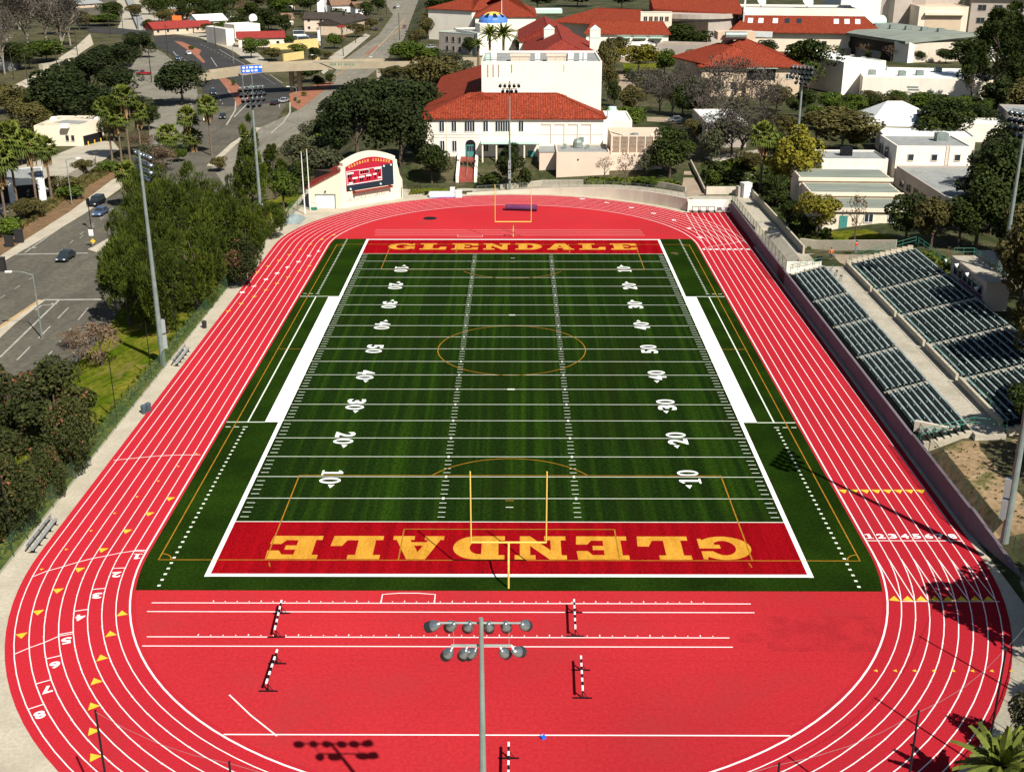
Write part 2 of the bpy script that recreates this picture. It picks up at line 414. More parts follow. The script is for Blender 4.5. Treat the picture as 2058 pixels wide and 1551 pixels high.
def glyph(ch, bold=0.035):
    if ch not in GL:
        if ch in SLAB: vs, fs = curve_mesh(SLAB[ch])
        else:
            vs, fs = text_mesh(ch, bold)
        x0 = min(v.x for v in vs); x1 = max(v.x for v in vs); y0 = min(v.y for v in vs); y1 = max(v.y for v in vs)
        GL[ch] = ([((v.x - x0) / (x1 - x0), (v.y - y0) / (y1 - y0)) for v in vs], fs)
    return GL[ch]
def put_glyph(mb, ch, cx, cy, w, h, ang, z):
    """glyph centred at (cx, cy) on the ground, its up direction turned by ang from +y"""
    vs, fs = glyph(ch); c, s = math.cos(ang), math.sin(ang)
    out = []
    for a, b in vs:
        x, y = (a - .5) * w, (b - .5) * h
        out.append((cx + c * x - s * y, cy + s * x + c * y, z))
    mb.add(out, fs)
def put_text(mb, s, o, right, up, h, wf=.62, gap=.22, bold=.02):
    """flat lettering in space; starts at o, runs along right"""
    Rt = Vector(right).normalized(); Up = Vector(up).normalized(); O = Vector(o); x = 0
    for ch in s:
        if ch != ' ':
            vs, fs = glyph(ch, bold)
            w = h * (wf if ch not in 'I1' else wf * .35)
            mb.add([O + Rt * (x + a * w) + Up * (b * h) for a, b in vs], fs)
            x += w + h * gap
        else: x += h * .5
    return x

# ================================================================ GROUND
def heightfield(poly, step, f, inner=(), name='ground', m=None, skirt=None, dz=0.0):
    """terrain sheet over a polygon (x, y), triangulated with interior points so that it follows f"""
    def inside(x, y):
        c = False; n = len(poly)
        for i in range(n):
            x1, y1 = poly[i]; x2, y2 = poly[(i + 1) % n]
            if (y1 > y) != (y2 > y) and x < (x2 - x1) * (y - y1) / (y2 - y1) + x1: c = not c
        return c
    P = []
    n = len(poly)
    for i in range(n):
        a, b = Vector(poly[i]), Vector(poly[(i + 1) % n])
        k = max(1, int((b - a).length / step))
        for j in range(k): P.append(a.lerp(b, j / k))
    nb = len(P)
    xs = [q[0] for q in poly]; ys = [q[1] for q in poly]
    st = inner or step
    y = min(ys) + st / 2
    while y < max(ys):
        x = min(xs) + st / 2
        while x < max(xs):
            if inside(x, y): P.append(Vector((x, y)))
            x += st * (1 if abs(x) < 120 else 3)
        y += st * (1 if y < 180 else 3)
    vs, es, fs, *_ = delaunay_2d_cdt(P, [], [list(range(nb))], 1, 1e-4)
    mb = MB()
    V = [(q.x, q.y, f(q.x, q.y) + dz) for q in vs]
    mb.add(V, fs)
    if skirt is not None:
        W = V[:nb]
        mb.add(W + [(a, b, skirt) for a, b, _ in W], [(i, (i + 1) % nb, nb + (i + 1) % nb, nb + i) for i in range(nb)])
    return struct(mb, name, m)

g = MB(); g.rect(-3000, 3000, -1500, 6000, -3.08)
struct(g, 'ground', M['land'])
# level pad that the track is laid on
g = MB(); g.prism([(-41.5, -160), (60, -160), (60, -51), (44, -51), (44, 98), (-41.5, 98)], -3.2, -.012)
struct(g, 'stadium_pad', M['conc'])
# grass bank falling from the track to the road on the left
def fbank(x, y): return -3.0 * sst(0, 14, xb(y) - x)
heightfield([(-41.5, -160), (-41.5, 92), (-62, 92), (-62, -160)], 4, fbank, 2.5, 'grass_bank', M['grass'], None, 0.0)
# campus terrace behind the retaining walls
def capsule_arc(r, a0, a1, n, cy=51):
    return [(r * math.cos(R(a0 + (a1 - a0) * i / n)), cy + r * math.sin(R(a0 + (a1 - a0) * i / n))) for i in range(n + 1)]
ARC = capsule_arc(41.1, 38, 103, 26)
POLYC = [(40.0, -62), (40.0, 75.9), (33.0, 75.9)] + ARC + [(-22, 96), (-41.5, 96), (-43.0, 110), (-45, 200), (-50, 400), (-78, 900), (600, 900), (600, -62)]
heightfield(POLYC, 6, ht, 5, 'campus_ground', M['campus'], -3.2, 0.02)

# roads on the plain to the left
ROADZ = -3.03
def road(name, poly, m, dz=0.0, f=None):
    b = MB(); b.poly([(x, y, (f(x, y) if f else -3.0) + dz) for x, y in poly]); return struct(b, name, m)

# ================================================================ RUNNING TRACK
CY = 51.0; R0 = 30.5; LW = 1.027
def oval(r, n=40):
    return ([(r * math.cos(R(180 * i / n)), CY + r * math.sin(R(180 * i / n))) for i in range(n + 1)] +
            [(r * math.cos(R(180 + 180 * i / n)), -CY + r * math.sin(R(180 + 180 * i / n))) for i in range(n + 1)])
b = MB(); b.poly([(x, y, 0.0) for x, y in oval(39.35, 60)])
b.poly([(29, 50.5, .0035), (39.75, 50.5, .0035), (39.75, 75.2, .0035), (29, 75.2, .0035)])
track = struct(b, 'running_track', M['track'])
# repaired strips and seams of the surface
b = MB()
for x0, x1, y0, y1 in ((19.0, 27.5, -65.6, -60.9), (17.0, 22.5, -64.4, -63.2)): b.rect(x0, x1, y0, y1, .0092 + (.0004 if x0 < 18 else 0))
for y in (-61.6, -66.8, -72.4, 66.2): b.rect(-24 if abs(y) < 70 else -15, 24 if abs(y) < 70 else 15, y - .03, y + .03, .0094)
b.build('repair_strip', mat('red_track_repair', (.30, .0185, .0235), (.255, .0155, .0205), .6, rough=1, spec=0, dr=1, fine=(5, .15)), track)
# the two D shaped aprons inside the bends
for s in (-1, 1):
    b = MB(); b.poly([(x, y, .006) for x, y in [(30.1 * math.cos(R(180 * i / 48)), s * (CY + 30.1 * math.sin(R(180 * i / 48)))) for i in range(49)]][::s])
    struct(b, 'apron', M['apron'])
mb = MB()
for i in range(9):
    mb.ribbon(oval(R0 + LW * i, 60), .078 if i else .14, .011, closed=True)
for i in range(1, 9):
    x = R0 + LW * i
    mb.rect(x - .04, x + .04, CY + 1, 74.6, .014)
mb.build('lane_line', M['lane'], track)
def pol(r, a): return (r * math.cos(a), -CY + r * math.sin(a))
def lane_mark(mb, x, y, kind, txt=None, s=1.0, z=.018):
    """marks painted in a lane: 'n' number, 'd' triangle pointing the running way, 'u' the other way"""
    if abs(y) <= CY: t = Vector((0, 1 if x > 0 else -1))
    else:
        c = -CY if y < 0 else CY
        a = math.atan2(y - c, x); t = Vector((-math.sin(a), math.cos(a)))
    n = Vector((-t.y, t.x))
    if kind == 'n':
        put_glyph(mb, txt, x, y, .72 * s, .86 * s, math.atan2(t.y, t.x) - math.pi / 2, z)
    else:
        d = t if kind == 'd' else -t
        w = .42 * s; h = .75 * s; c = Vector((x, y))
        A = c - d * h / 2 + n * w; B = c - d * h / 2 - n * w; T = c + d * h / 2
        q = [(A.x, A.y, z), (B.x, B.y, z), (T.x, T.y, z)]
        if (B - A).cross(T - A) < 0: q.reverse()
        mb.poly(q)
NUM = [('1', (-31.07, -51.93, 0)), ('2', (-31.84, -54.91, 0)), ('3', (-32.34, -58.15, 0)), ('4', (-32.56, -61.28, 0)), ('5', (-32.46, -64.39, 0)), ('6', (-32.17, -67.44, 0)), ('7', (-31.62, -70.31, 0)), ('8', (-31.05, -73.1, 0))]
mb = MB()
for k, q in NUM:
    i = int(k) - 1
    r = R0 + LW * (i + .5)
    if q[1] < -CY:
        a = math.atan2(q[1] + CY, q[0]); p = pol(r, a); lane_mark(mb, p[0], p[1], 'n', k)
        a2 = a - 1.05 / r; mb.ribbon([pol(r - LW / 2, a2), pol(r + LW / 2, a2)], .09, .0185)
    else:
        lane_mark(mb, -r, q[1], 'n', k); mb.ribbon([(-r - LW / 2, q[1] + 1.0), (-r + LW / 2, q[1] + 1.0)], .09, .0185)
for i in range(8):
    lane_mark(mb, R0 + LW * (i + .45), -48.2, 'n', str(i + 1), .95)
    lane_mark(mb, R0 + LW * (i + .5), 48.7, 'n', str(i + 1), 1.0)
mb.rect(R0, R0 + 8 * LW, -49.06, -48.96, .0185)
for k, q in zip('8765432', [(13.21, 86.69, 0), (17.8, 83.36, 0), (21.93, 79.2, 0), (25.61, 74.45, 0), (28.59, 69.08, 0), (30.5, 62.93, 0), (31.55, 56.59, 0)]):
    lane_mark(mb, q[0], q[1], 'n', k, 1.15, .02)
for k, q in zip('12345678', [(-31.44, 47.3, 0), (-32.5, 44.33, 0), (-33.54, 40.85, 0), (-34.66, 37.63, 0), (-35.66, 34.21, 0), (-36.7, 30.83, 0), (-37.74, 27.52, 0), (-38.76, 24.27, 0)]):
    lane_mark(mb, q[0], q[1], 'n', k, 1.0, .018)
mb.build('lane_number', M['pure'], track)
mb = MB()
for q in [(-31.18, -41.37, 0), (-32.22, -44.37, 0), (-33.23, -47.61, 0), (-34.24, -50.93, 0), (-35.07, -54.2, 0), (-35.63, -57.47, 0), (-35.98, -60.64, -0), (-36.01, -63.8, 0)]:
    lane_mark(mb, q[0], q[1], 'd', None, 1.0)
for q in [(-29.55, -60.62, 0), (-29.53, -63.43, 0), (-29.2, -66.49, 0), (-28.7, -69.32, 0), (-27.97, -72.12, 0), (-27.1, -74.78, -0), (-26.15, -77.35, 0)]:
    lane_mark(mb, q[0], q[1], 'u', None, 1.0)
for q in [(-30.54, 57.9, 0), (-32.06, 54.98, 0), (-33.49, 51.65, 0), (-34.6, 48.24, 0), (-35.72, 44.87, 0), (-36.74, 41.49, 0), (-37.79, 38.14, 0), (-38.77, 34.7, 0), (-31.48, 38.36, 0), (-32.53, 35.47, 0), (-33.61, 32.04, 0), (-34.64, 28.63, 0), (-35.61, 25.34, 0), (-36.6, 22.05, 0), (-37.75, 18.68, 0), (-38.74, 15.28, 0)]:
    lane_mark(mb, q[0], q[1], 'd', None, .9)
for q in [(-32.29, -34.35, 0), (-33.3, -37.62, 0), (-34.33, -40.94, 0), (-35.35, -44.21, 0), (-36.35, -47.51, 0), (-37.34, -50.8, 0), (-38.17, -54.11, 0), (-31.26, -31.41, 0)]:
    lane_mark(mb, q[0], q[1], 'd', None, .38)
for i in range(8):
    x = R0 + LW * (i + .5)
    lane_mark(mb, x, -39.6, 'u', None, 1.05)
    r = math.sqrt(x * x - 7.2 ** 2)
    lane_mark(mb, r, -58.3, 'd', None, 1.0)
    lane_mark(mb, (26.04, -67.7, 0)[0] + i * 1.36, -67.9, 'd', None, .38)
mb.build('lane_triangle', M['yellow'], track)
mb = MB()
mb.ribbon([(30.6, -58.75), (38.2, -58.75)], .08, .019)
for i in range(8):
    r1 = R0 + LW * (i + 1)
    mb.ribbon([(R0 + LW * i, -52.2), (math.sqrt(r1 * r1 - 7.4 ** 2) - .04, -58.5)], .08, .019)
for pts in ([(-39.02, -32.95, 0), (-36.97, -32.4, 0), (-34.9, -31.88, 0), (-32.86, -31.66, 0), (-30.82, -31.63, 0)],
            [(-38.52, -55.34, 0), (-37.67, -54.4, 0), (-36.63, -53.68, 0), (-35.67, -52.94, 0), (-34.66, -52.31, 0), (-33.68, -51.88, 0), (-32.66, -51.38, 0), (-31.59, -51.01, 0), (-30.64, -51.11, 0)],
            [(-35.57, -66.1, 0), (-34.84, -65.34, 0), (-34.01, -64.65, 0), (-33.21, -63.79, 0), (-32.33, -63.49, 0)],
            [(31.16, 49.38, 0), (33.44, 51, 0), (36.14, 52.48, 0), (38.53, 54.31, 0)]):
    mb.ribbon([q[:2] for q in pts], .09, .0195)
# runways and pits in the near and far aprons
for y, x0, x1 in ((-59.15, -27.7, 18.8), (-60.4, -27.7, 18.85), (-63.85, -26.7, 16.35), (-65.05, -26.7, 16.4), (58.0, -23.6, 22.4), (59.3, -23.6, 22.2), (60.6, -23.8, 22.2), (61.9, -23.8, 22)):
    mb.ribbon([(x0, y), (x1, y)], .11 if y < 0 else .06, .012)
for y in (-59.0, -63.7):
    for i in range(42):
        mb.rect(-23 + i * .93, -22.92 + i * .93, y, y + (.22 if i % 4 == 0 else .12), .0125)
mb.ribbon([(-9.9, -59.1), (-9.9, -57.85), (-8.6, -57.66), (-7.1, -57.66), (-5.75, -57.85), (-5.75, -59.1)], .1, .0135)
mb.ribbon([(-9.4, 58.1), (-9.4, 57.0), (-5.2, 57.0), (-5.2, 58.1)], .1, .0135)
mb.ribbon([(-18.4, -75.15), (18.4, -75.15)], .12, .012)
mb.ribbon([(-19.0, -70.9), (-17.1, -73.1), (-14.9, -75.3)], .1, .0125)
for i in range(40):
    a = R(183 + i * 4.4)
    for k in (2, 4, 6):
        p = pol(R0 + LW * k, a); mb.rect(p[0] - .06, p[0] + .06, p[1] - .06, p[1] + .06, .0195)
mb.build('guide_line', M['lane'], track)

# ================================================================ FOOTBALL FIELD
HW = 24.384; YD = .9144
def turf_edge(sx, y0, y1, n=8):
    out = []
    for i in range(n + 1):
        y = y0 + (y1 - y0) * i / n
        d = max(0, abs(y) - CY)
        out.append((sx * math.sqrt(30.18 ** 2 - d * d), y, .02))
    return out
b = MB(); b.poly(turf_edge(1, -57.3, -51) + turf_edge(1, 51, 55.4) + turf_edge(-1, 55.4, 51) + turf_edge(-1, -51, -57.3))
turf = struct(b, 'football_turf', M['turf2'])
b = MB(); b.rect(-HW, HW, -50 * YD, 50 * YD, .0225)
b.build('playing_area', M['turf'], turf)
b = MB()
for s in (-1, 1): b.rect(-HW, HW, min(s * 50 * YD, s * 60 * YD), max(s * 50 * YD, s * 60 * YD), .0235)
b.build('end_zone', M['endred'], turf)
b = MB()
sw = .42
b.rect(-HW - .22, -HW + .2, -55.2, 55.2, .0275); b.rect(HW - .2, HW + .22, -55.2, 55.2, .0275)
for s in (-1, 1):
    y = s * 54.95; b.rect(-HW + .2, HW - .2, y - .22, y + .22, .0275)
    b.rect(s * 25.25 - .65 - (.2 if s < 0 else -.2) * 0, s * 25.25 + .8, -23.3, 22.3, .0285) if s > 0 else b.rect(-26.05, -24.6, -23.3, 22.3, .0285)
b.build('white_line', M['pure'], turf)
b = MB()
for i in range(-10, 11):
    y = i * 5 * YD
    hw_ = .06 if abs(i) == 10 else .05
    b.rect(-HW + .2, HW - .2, y - hw_, y + hw_, .0265)
for i in range(-49, 50):
    if i % 5 == 0: continue
    y = i * YD
    for s in (-1, 1):
        for x0, x1 in ((23.2, 23.95), (5.75, 6.4)):
            b.rect(min(s * x0, s * x1), max(s * x0, s * x1), y - .045, y + .045, .0265)
for i in range(-9, 10):
    for s in (-1, 1): b.rect(s * 6.1 - .11, s * 6.1 + .11, i * 5 * YD - .22, i * 5 * YD + .22, .0285)
for y in (-42.9, 43.1): b.rect(-.35, .35, y - .06, y + .06, .0265)
for y in (-13.72, 13.72): b.rect(-.42, .42, y - .17, y + .17, .0282)
for s in (-1, 1):
    for y in (-23.3, 22.3): b.rect(min(s * 26.05, s * 30.1), max(s * 26.05, s * 30.1), y - .09, y + .09, .0265)
    b.rect(s * 27.85 - .08, s * 27.85 + .08, -23.2, 22.2, .0265)
    for k in range(36):
        for y in (-56.6 + k * .895, 55.0 - k * .895):
            b.rect(s * 27.85 - .13, s * 27.85 + .13, y - .13, y + .13, .0265)
    for x in (27.85, 28.75, 29.65):
        for y in (-24.6, 23.6): b.rect(s * x - .26, s * x + .26, y - .07, y + .07, .0268)
b.build('yard_line', M['yardpaint'], turf)
b = MB()
def yard_number(mb, s, y, txt):
    a = s * math.pi / 2       # left side reads towards +x, right side towards -x
    x = s * 17.05
    ang = -math.pi / 2 if s < 0 else math.pi / 2
    # on the left the first digit lies farther away, on the right it lies nearer
    for k, ch in enumerate(txt):
        off = (.86 if k == 0 else -.86) * (1 if s < 0 else -1)
        put_glyph(mb, ch, x, y + off, 1.3 if ch != '1' else 1.05, 2.05, ang, .0305)
for k in range(1, 10):
    y = (k - 5) * 10 * YD
    n = str(10 * (5 - abs(k - 5)))
    for s in (-1, 1):
        yard_number(b, s, y, n)
        if k != 5:
            d = -1 if k < 5 else 1
            yy = y + d * 1.75; x = s * 17.05 - s * .25
            q = [(x - .32, yy, .0305), (x + .32, yy, .0305), (x, yy + d * .75, .0305)]
            if d < 0: q.reverse()
            b.poly(q)
b.build('yard_number', M['pure'], turf)
b = MB()
for k, ch in enumerate('GLENDALE'):
    x = -18.25 + 5.2 * k
    put_glyph(b, ch, -x, -50.35, 4.35, 4.0, math.pi, .0315)
    put_glyph(b, ch, x, 50.3, 4.35, 4.0, 0, .0315)
b.build('end_zone_lettering', M['gold'], turf)
b = MB(); z = .0345; w = .11
y0, y1 = -52.5, 51.7
for pts in ([(-29.05, y0), (29.05, y0)], [(29.05, y0), (29.05, y1)], [(29.05, y1), (-29.05, y1)], [(-29.05, y1), (-29.05, y0)],
            [(-29, -.1), (-26.1, -.1)], [(26.1, -.1), (29, -.1)],
            [(-20.15, y0), (-20.15, -36.3)], [(-20.15, -36.3), (20.15, -36.3)], [(20.15, -36.3), (20.15, y0)],
            [(-20.15, y1), (-20.15, 36.4)], [(-20.15, 36.4), (20.15, 36.4)], [(20.15, 36.4), (20.15, y1)],
            [(-9.16, y0), (-9.16, -47.1)], [(-9.16, -47.1), (9.16, -47.1)], [(9.16, -47.1), (9.16, y0)],
            [(-9.16, y1), (-9.16, 46.3)], [(-9.16, 46.3), (9.16, 46.3)], [(9.16, 46.3), (9.16, y1)],
            [(-19.8, -52.9), (-19.6, -53.6)], [(19.8, -52.9), (19.9, -53.6)], [(-.4, -41.6), (.4, -41.6)], [(-.4, 40.7), (.4, 40.7)]):
    b.ribbon(pts, w, z)
    z += .00005
b.ribbon(ell(0, -.1, 9.15, 9.15, n=64), w, .036, closed=True)
b.ribbon(ell(0, -41.6, 9.15, 9.15, 36, 144), w, .036); b.ribbon(ell(0, 40.7, 9.15, 9.15, -36, -144), w, .036)
for sx, sy, a in ((-29.05, y0, 0), (29.05, y0, 90), (29.05, y1, 180), (-29.05, y1, 270)): b.ribbon(ell(sx, sy, 1, 1, a, a + 90, 8), w, .0362)
b.build('soccer_line', M['orange'], turf)
b = MB()
for x, y, r in ((25.9, 46.2, .8), (26.2, 45.5, .5)): b.poly([(x + r * .8 * math.cos(t), y + r * .35 * math.sin(t), .0365 + r * .001) for t in [i * .63 for i in range(10)]])
b.build('worn_patch', M['dirt'], turf)

# ================================================================ STADIUM FURNITURE
def floodlight(t, q, ax, arm, big=1.0):
    """bowl lamp: spun housing, dark visor, and the short arm that holds it at q"""
    o = q + arm
    b = MB(); k_ = .88 if big > 1 else 1.0; b.lathe([(.03 * k_, -.20), (.10 * k_, -.18), (.18 * k_, -.06), (.27 * k_, .10), (.31 * k_, .24), (.31 * k_, .28)], o, ax, 14)
    h = b.build('floodlight', M['lampsteel'], t, smooth=True)
    b = MB(); b.lathe([(.315 * k_, .26), (.30 * k_, .52 * big), (.285 * k_, .52 * big), (.29 * k_, .28)], o, ax, 14); b.build('visor', M['visor'], h)
    b = MB(); b.tube(q, o - ax * .05, .05, n=6); b.build('lamp_arm', M['white'], h)
def tower(name_label, base, h, face, rows, box=True, group='stadium light towers', r=(.34, .14), custom=None):
    """floodlight pole: rows = [(height below top, arm length, n lamps)], face = heading of the beams"""
    t = thing('light_tower', name_label, 'light tower', base, 0, group)
    x, y, z = base
    b = MB(); b.tube((x, y, z), (x, y, z + h), r[0], r[1], 14); b.build('pole', M['steel'], t)
    F = Vector((math.cos(face), math.sin(face), 0)); A = Vector((F.y, -F.x, 0)); Z = Vector((0, 0, 1))
    top = Vector((x, y, z + h))
    for k, (dz, L, n) in enumerate(rows):
        c = top - Z * dz + F * .16
        b = MB(); b.tube(c - A * L / 2, c + A * L / 2, .055, n=6); b.build('crossarm', M['steel'], t)
        if custom:
            for a, tw, dn in custom[k]:
                ax = (F * math.cos(tw) * math.cos(dn) + A * math.sin(tw) * math.cos(dn) - Z * math.sin(dn)).normalized()
                floodlight(t, c + A * a, ax, F * .05 + A * math.sin(tw) * .25 - Z * (.12 if k == 0 else .38), 1.15)
        else:
            for i in range(n):
                sp = (i - (n - 1) / 2) / max(1, n)
                ax = (F * .80 - Z * .60 + A * sp * .6).normalized()
                floodlight(t, c + A * (L * ((i + .5) / n - .5) * 1.06), ax, F * .10 - Z * .28)
    if len(rows) == 2:
        for s in (-.33, .33):
            L = rows[0][1]; b = MB(); b.tube(top + A * L * s + F * .16 - Z * rows[0][0], top + A * L * s + F * .16 - Z * rows[1][0], .02, n=4); b.build('tie_rod', M['steel'], t)
    if box:
        f = F * .42
        b = MB(); b.box((x + f.x, y + f.y, z + 3.0), (.5, .55, 1.7), face); b.box((x + f.x, y + f.y, z + 4.9), (.5, .55, 1.6), face)
        b.build('ballast_box', M['alu'], t)
        for hh in (3.4, 5.1):
            b = MB(); b.box((x + f.x * 1.62, y + f.y * 1.62, z + hh), (.06, .22, .2), face); b.build('vent', M['dark'], t)
    return t
tower('grey light tower with bowl lamps on two crossarms, nearest the camera', (-1.0, -91.8, 0), 19.35, R(90), [(.35, 3.9, 6), (1.55, 2.8, 5)], box=False, r=(.25, .105),
      custom=[[(-1.8, -1.2, .5), (-1.15, -.6, .75), (-.45, -.35, .85), (.35, 0, .9), (1.1, .1, .85), (1.8, .5, .6)], [(-1.3, -.75, .9), (-.65, -.45, .95), (-.15, -.9, .8), (.85, .5, .75), (1.4, .7, .5)]])
BIG = [(.2, 4.4, 6), (1.05, 4.4, 6), (1.9, 4.0, 5), (2.75, 2.6, 3)]
tower('tall light tower beside the aluminium bench on the left edge of the track', (-41.6, -6.1, 0), 25.6, R(38), BIG)
tower('light tower behind the left fence next to the tall dark conifer near the scoreboard', (-42.6, 57.8, -.1), 25.0, R(-55), BIG)
tower('slim light tower on the terrace in front of the white tower building', (-.8, 92.8, .6), 20.8, R(-92), [(.4, 4.0, 5), (1.4, 3.0, 4)], r=(.25, .12))
tower('light tower among trees behind the far end of the right retaining wall', (52.07, 80.12, 2.2), 23.6, R(225), BIG)
tower('light tower standing behind the press box of the bleachers', (62.6, 7.6, 4.6), 23.6, R(205), BIG)
tower('light tower behind the right wall at the start line, casting its shadow over the track', (40.5, -52.9, 2.0), 23.8, R(150), BIG)

def goal_post(label, y, s):
    t = thing('goal_post', label, 'goal post', (0, y, 0), 0, 'football goal posts')
    b = MB(); yb = y - s * 1.95
    b.path([(0, y, 0), (0, y, 1.55), (0, y - s * .12, 2.0), (0, y - s * .45, 2.4), (0, y - s * .95, 2.65), (0, yb, 3.0)], .085, 8)
    b.build('gooseneck', M['postY'], t)
    b = MB(); b.tube((-3.0, yb, 3.05), (3.0, yb, 3.05), .085, n=8); b.build('crossbar', M['postY'], t)
    for k in (-1, 1):
        b = MB(); b.tube((k * 3.0, yb, 3.05), (k * 3.0, yb, 9.3), .06, n=8); b.build('upright', M['postY'], t)
    return t
goal_post('yellow goal post at the near end zone with the upside down lettering', -56.9, -1)
goal_post('yellow goal post at the far end zone below the scoreboard side', 56.9, 1)

def barrier(label, x, y, rz):
    t = thing('steeple_hurdle', label, 'hurdle', (x, y, .02), rz, 'striped steeplechase hurdles on the near apron')
    for s in (-1, 1):
        b = MB(); b.box((0, s * 1.62, .03), (1.3, .10, .06)); b.box((0, s * 1.62, .45), (.07, .09, .82)); b.tube((.35, s * 1.62, .05), (0, s * 1.62, .6), .025, n=5)
        b.build('foot', M['black'], t, local=True)
    b = MB()
    for k in range(9):
        b.cur = k % 2
        b.box((0, (k - 4) * .44, .93), (.127, .44, .127))
    b.build('beam', [M['pure'], M['black']], t, local=True)
barrier('striped hurdle standing across the white runway lines, leftmost one', -17.2, -62.3, .06)
barrier('striped hurdle on plain red ground near the short slanted line', -16.4, -68.9, .0)
barrier('striped hurdle standing on the runway lines right of the lamp heads', 5.0, -62.1, -.02)
barrier('striped hurdle on plain red ground right of the near lamp pole', 5.15, -69.6, -.02)
barrier('striped hurdle at the bottom edge beside the near lamp pole', .15, -79.1, 0)

def fence(name, label, cat, pts, h, step, fab, post, zf=None, group=None, pr=.035, rail=True, toprail=True):
    zf = zf or (lambda x, y: 0)
    t = thing(name, label, cat, (pts[0][0], pts[0][1], zf(*pts[0][:2])), 0, group)
    dense = [Vector(pts[0])]
    for a, q in zip(pts, pts[1:]):
        a, q = Vector(a), Vector(q); n = max(1, round((q - a).length / step))
        dense += [a.lerp(q, i / n) for i in range(1, n + 1)]
    if fab:
        b = MB()
        for a, q in zip(dense, dense[1:]):
            b.poly([(a.x, a.y, zf(a.x, a.y) + .05), (q.x, q.y, zf(q.x, q.y) + .05), (q.x, q.y, zf(q.x, q.y) + h), (a.x, a.y, zf(a.x, a.y) + h)])
        b.build('fabric', fab, t)
    if rail:
        b = MB()
        for hh in ([h] if toprail else []) + ([h * .5] if not fab else []):
            b.path([(q.x, q.y, zf(q.x, q.y) + hh) for q in dense], pr * .7, 5)
        b.build('rail', post, t)
    for q in dense[:100]:
        b = MB(); b.tube((q.x, q.y, zf(q.x, q.y) - .1), (q.x, q.y, zf(q.x, q.y) + h + .03), pr, n=6); b.build('post', post, t)
    return t
fence('chain_link_fence', 'long green chain link fence along the left edge of the track', 'fence', [(-41.2, -100), (-41.3, 62), (-39.6, 80)], 2.1, 3.0, M['fence'], M['fencepost'])
for i, (y, lab) in enumerate([(-35.5, 'near the blue grey bins'), (-23.2, 'between the bins and the bench'), (-10.4, 'just nearer than the left light tower'), (.8, 'just beyond the left light tower'), (10.2, 'below the leaning conifers'), (19.5, 'where the lawn narrows under the trees'), (-51, 'behind the near bench')]):
    b = MB(); b.tube((-41.75, y, -.4), (-41.75, y, 7.0), .055, .05, 6)
    solo(b, 'net_post', M['dark'], 'thin black net post along the left fence, ' + lab, 'post', 'tall black net posts by the left fence')
NP = [(-123.6, 'crossing the yellow triangles'), (-110.4, 'cut off left of the lamp pole'), (-69.6, 'cut off right of the lamp pole'), (-56, 'right one crossing the outer lanes'), (-42.6, 'by the palm at the lower right'), (-29.5, 'beside the white kerb wall'), (-16, 'nearest the end of the purple grey wall')]
for a, lab in NP:
    x, y = 40.5 * math.cos(R(a)), -51 + 40.5 * math.sin(R(a))
    b = MB(); b.tube((x, y, 0), (x, y, 9.0), .075, .06, 7)
    solo(b, 'net_post', M['dark'], 'tall dark post on the near bend, ' + lab, 'post', 'tall dark posts around the near bend')
b = MB()
b.path([(40.5 * math.cos(R(a)), -51 + 40.5 * math.sin(R(a)), 8.9 - .25 * abs(math.sin(R((a + 16) * 180 / 13.4)))) for a in [-123.6 + 3.35 * i for i in range(33)]], .012, 3)
solo(b, 'net_cable', M['steel'], 'thin sagging cable strung between the tall posts of the near bend', 'cable')
arc = [(40.9 * math.cos(R(a)), -51 + 40.9 * math.sin(R(a))) for a in range(-52, -4, 4)]
fence('chain_link_fence', 'green chain link fence curving around the lower right bend', 'fence', arc, 2.0, 2.8, M['fence'], M['fencepost'])
b = MB(); b.wallrun([(41.5 * math.cos(R(a)), -51 + 41.5 * math.sin(R(a))) for a in range(-40, -3, 4)], .7, -.2, .22)
solo(b, 'kerb_wall', M['conc2'], 'low white kerb wall outside the fence of the lower right bend', 'kerb')

def bench(label, x, y0, y1, face):
    t = thing('team_bench', label, 'bench', (x, (y0 + y1) / 2, 0), 0, 'aluminium team benches')
    b = MB(); b.b6(x - .15, x + .15, y0, y1, .43, .48); b.build('seat', M['alu'], t)
    b = MB(); b.box((x - .42, (y0 + y1) / 2, .78), (.05, y1 - y0, .28)); b.build('backrest', M['alu'], t)
    n = 5
    for i in range(n):
        y = y0 + .4 + (y1 - y0 - .8) * i / (n - 1)
        b = MB(); b.b6(x - .1, x + .1, y - .03, y + .03, 0, .43); b.box((x - .12, y, .02), (.8, .06, .04)); b.tube((x - .15, y, .40), (x - .42, y, .9), .025, n=5)
        b.build('leg', M['dark'], t)
bench('aluminium bench at the foot of the left light tower', -39.9, -6.6, -.8, 1)
bench('aluminium bench on the concrete strip at the lower left', -39.85, -51.7, -46, 1)
def bin_(label, x, y, m, n=1):
    t = thing('trash_can', label, 'bin', (x, y, 0), 0, 'bins on the left concrete strip')
    for k in range(n):
        xx = x + (k - (n - 1) / 2) * .3; yy = y + (k - (n - 1) / 2) * .62
        b = MB(); b.lathe([(.26, 0), (.31, .75), (.31, .8)], (xx, yy, 0), n=14); o = b.build('can', m, t, smooth=False)
        b = MB(); b.lathe([(.33, .8), (.34, .86), (.2, .98), (.05, 1.0)], (xx, yy, 0), n=14); b.build('lid', m, t)
bin_('pair of blue grey bins on the left concrete strip', -39.4, -20.6, M['bin'], 2)
bin_('dark brown bin by the fence beyond the left bench', -40.2, 8.2, M['binb'])

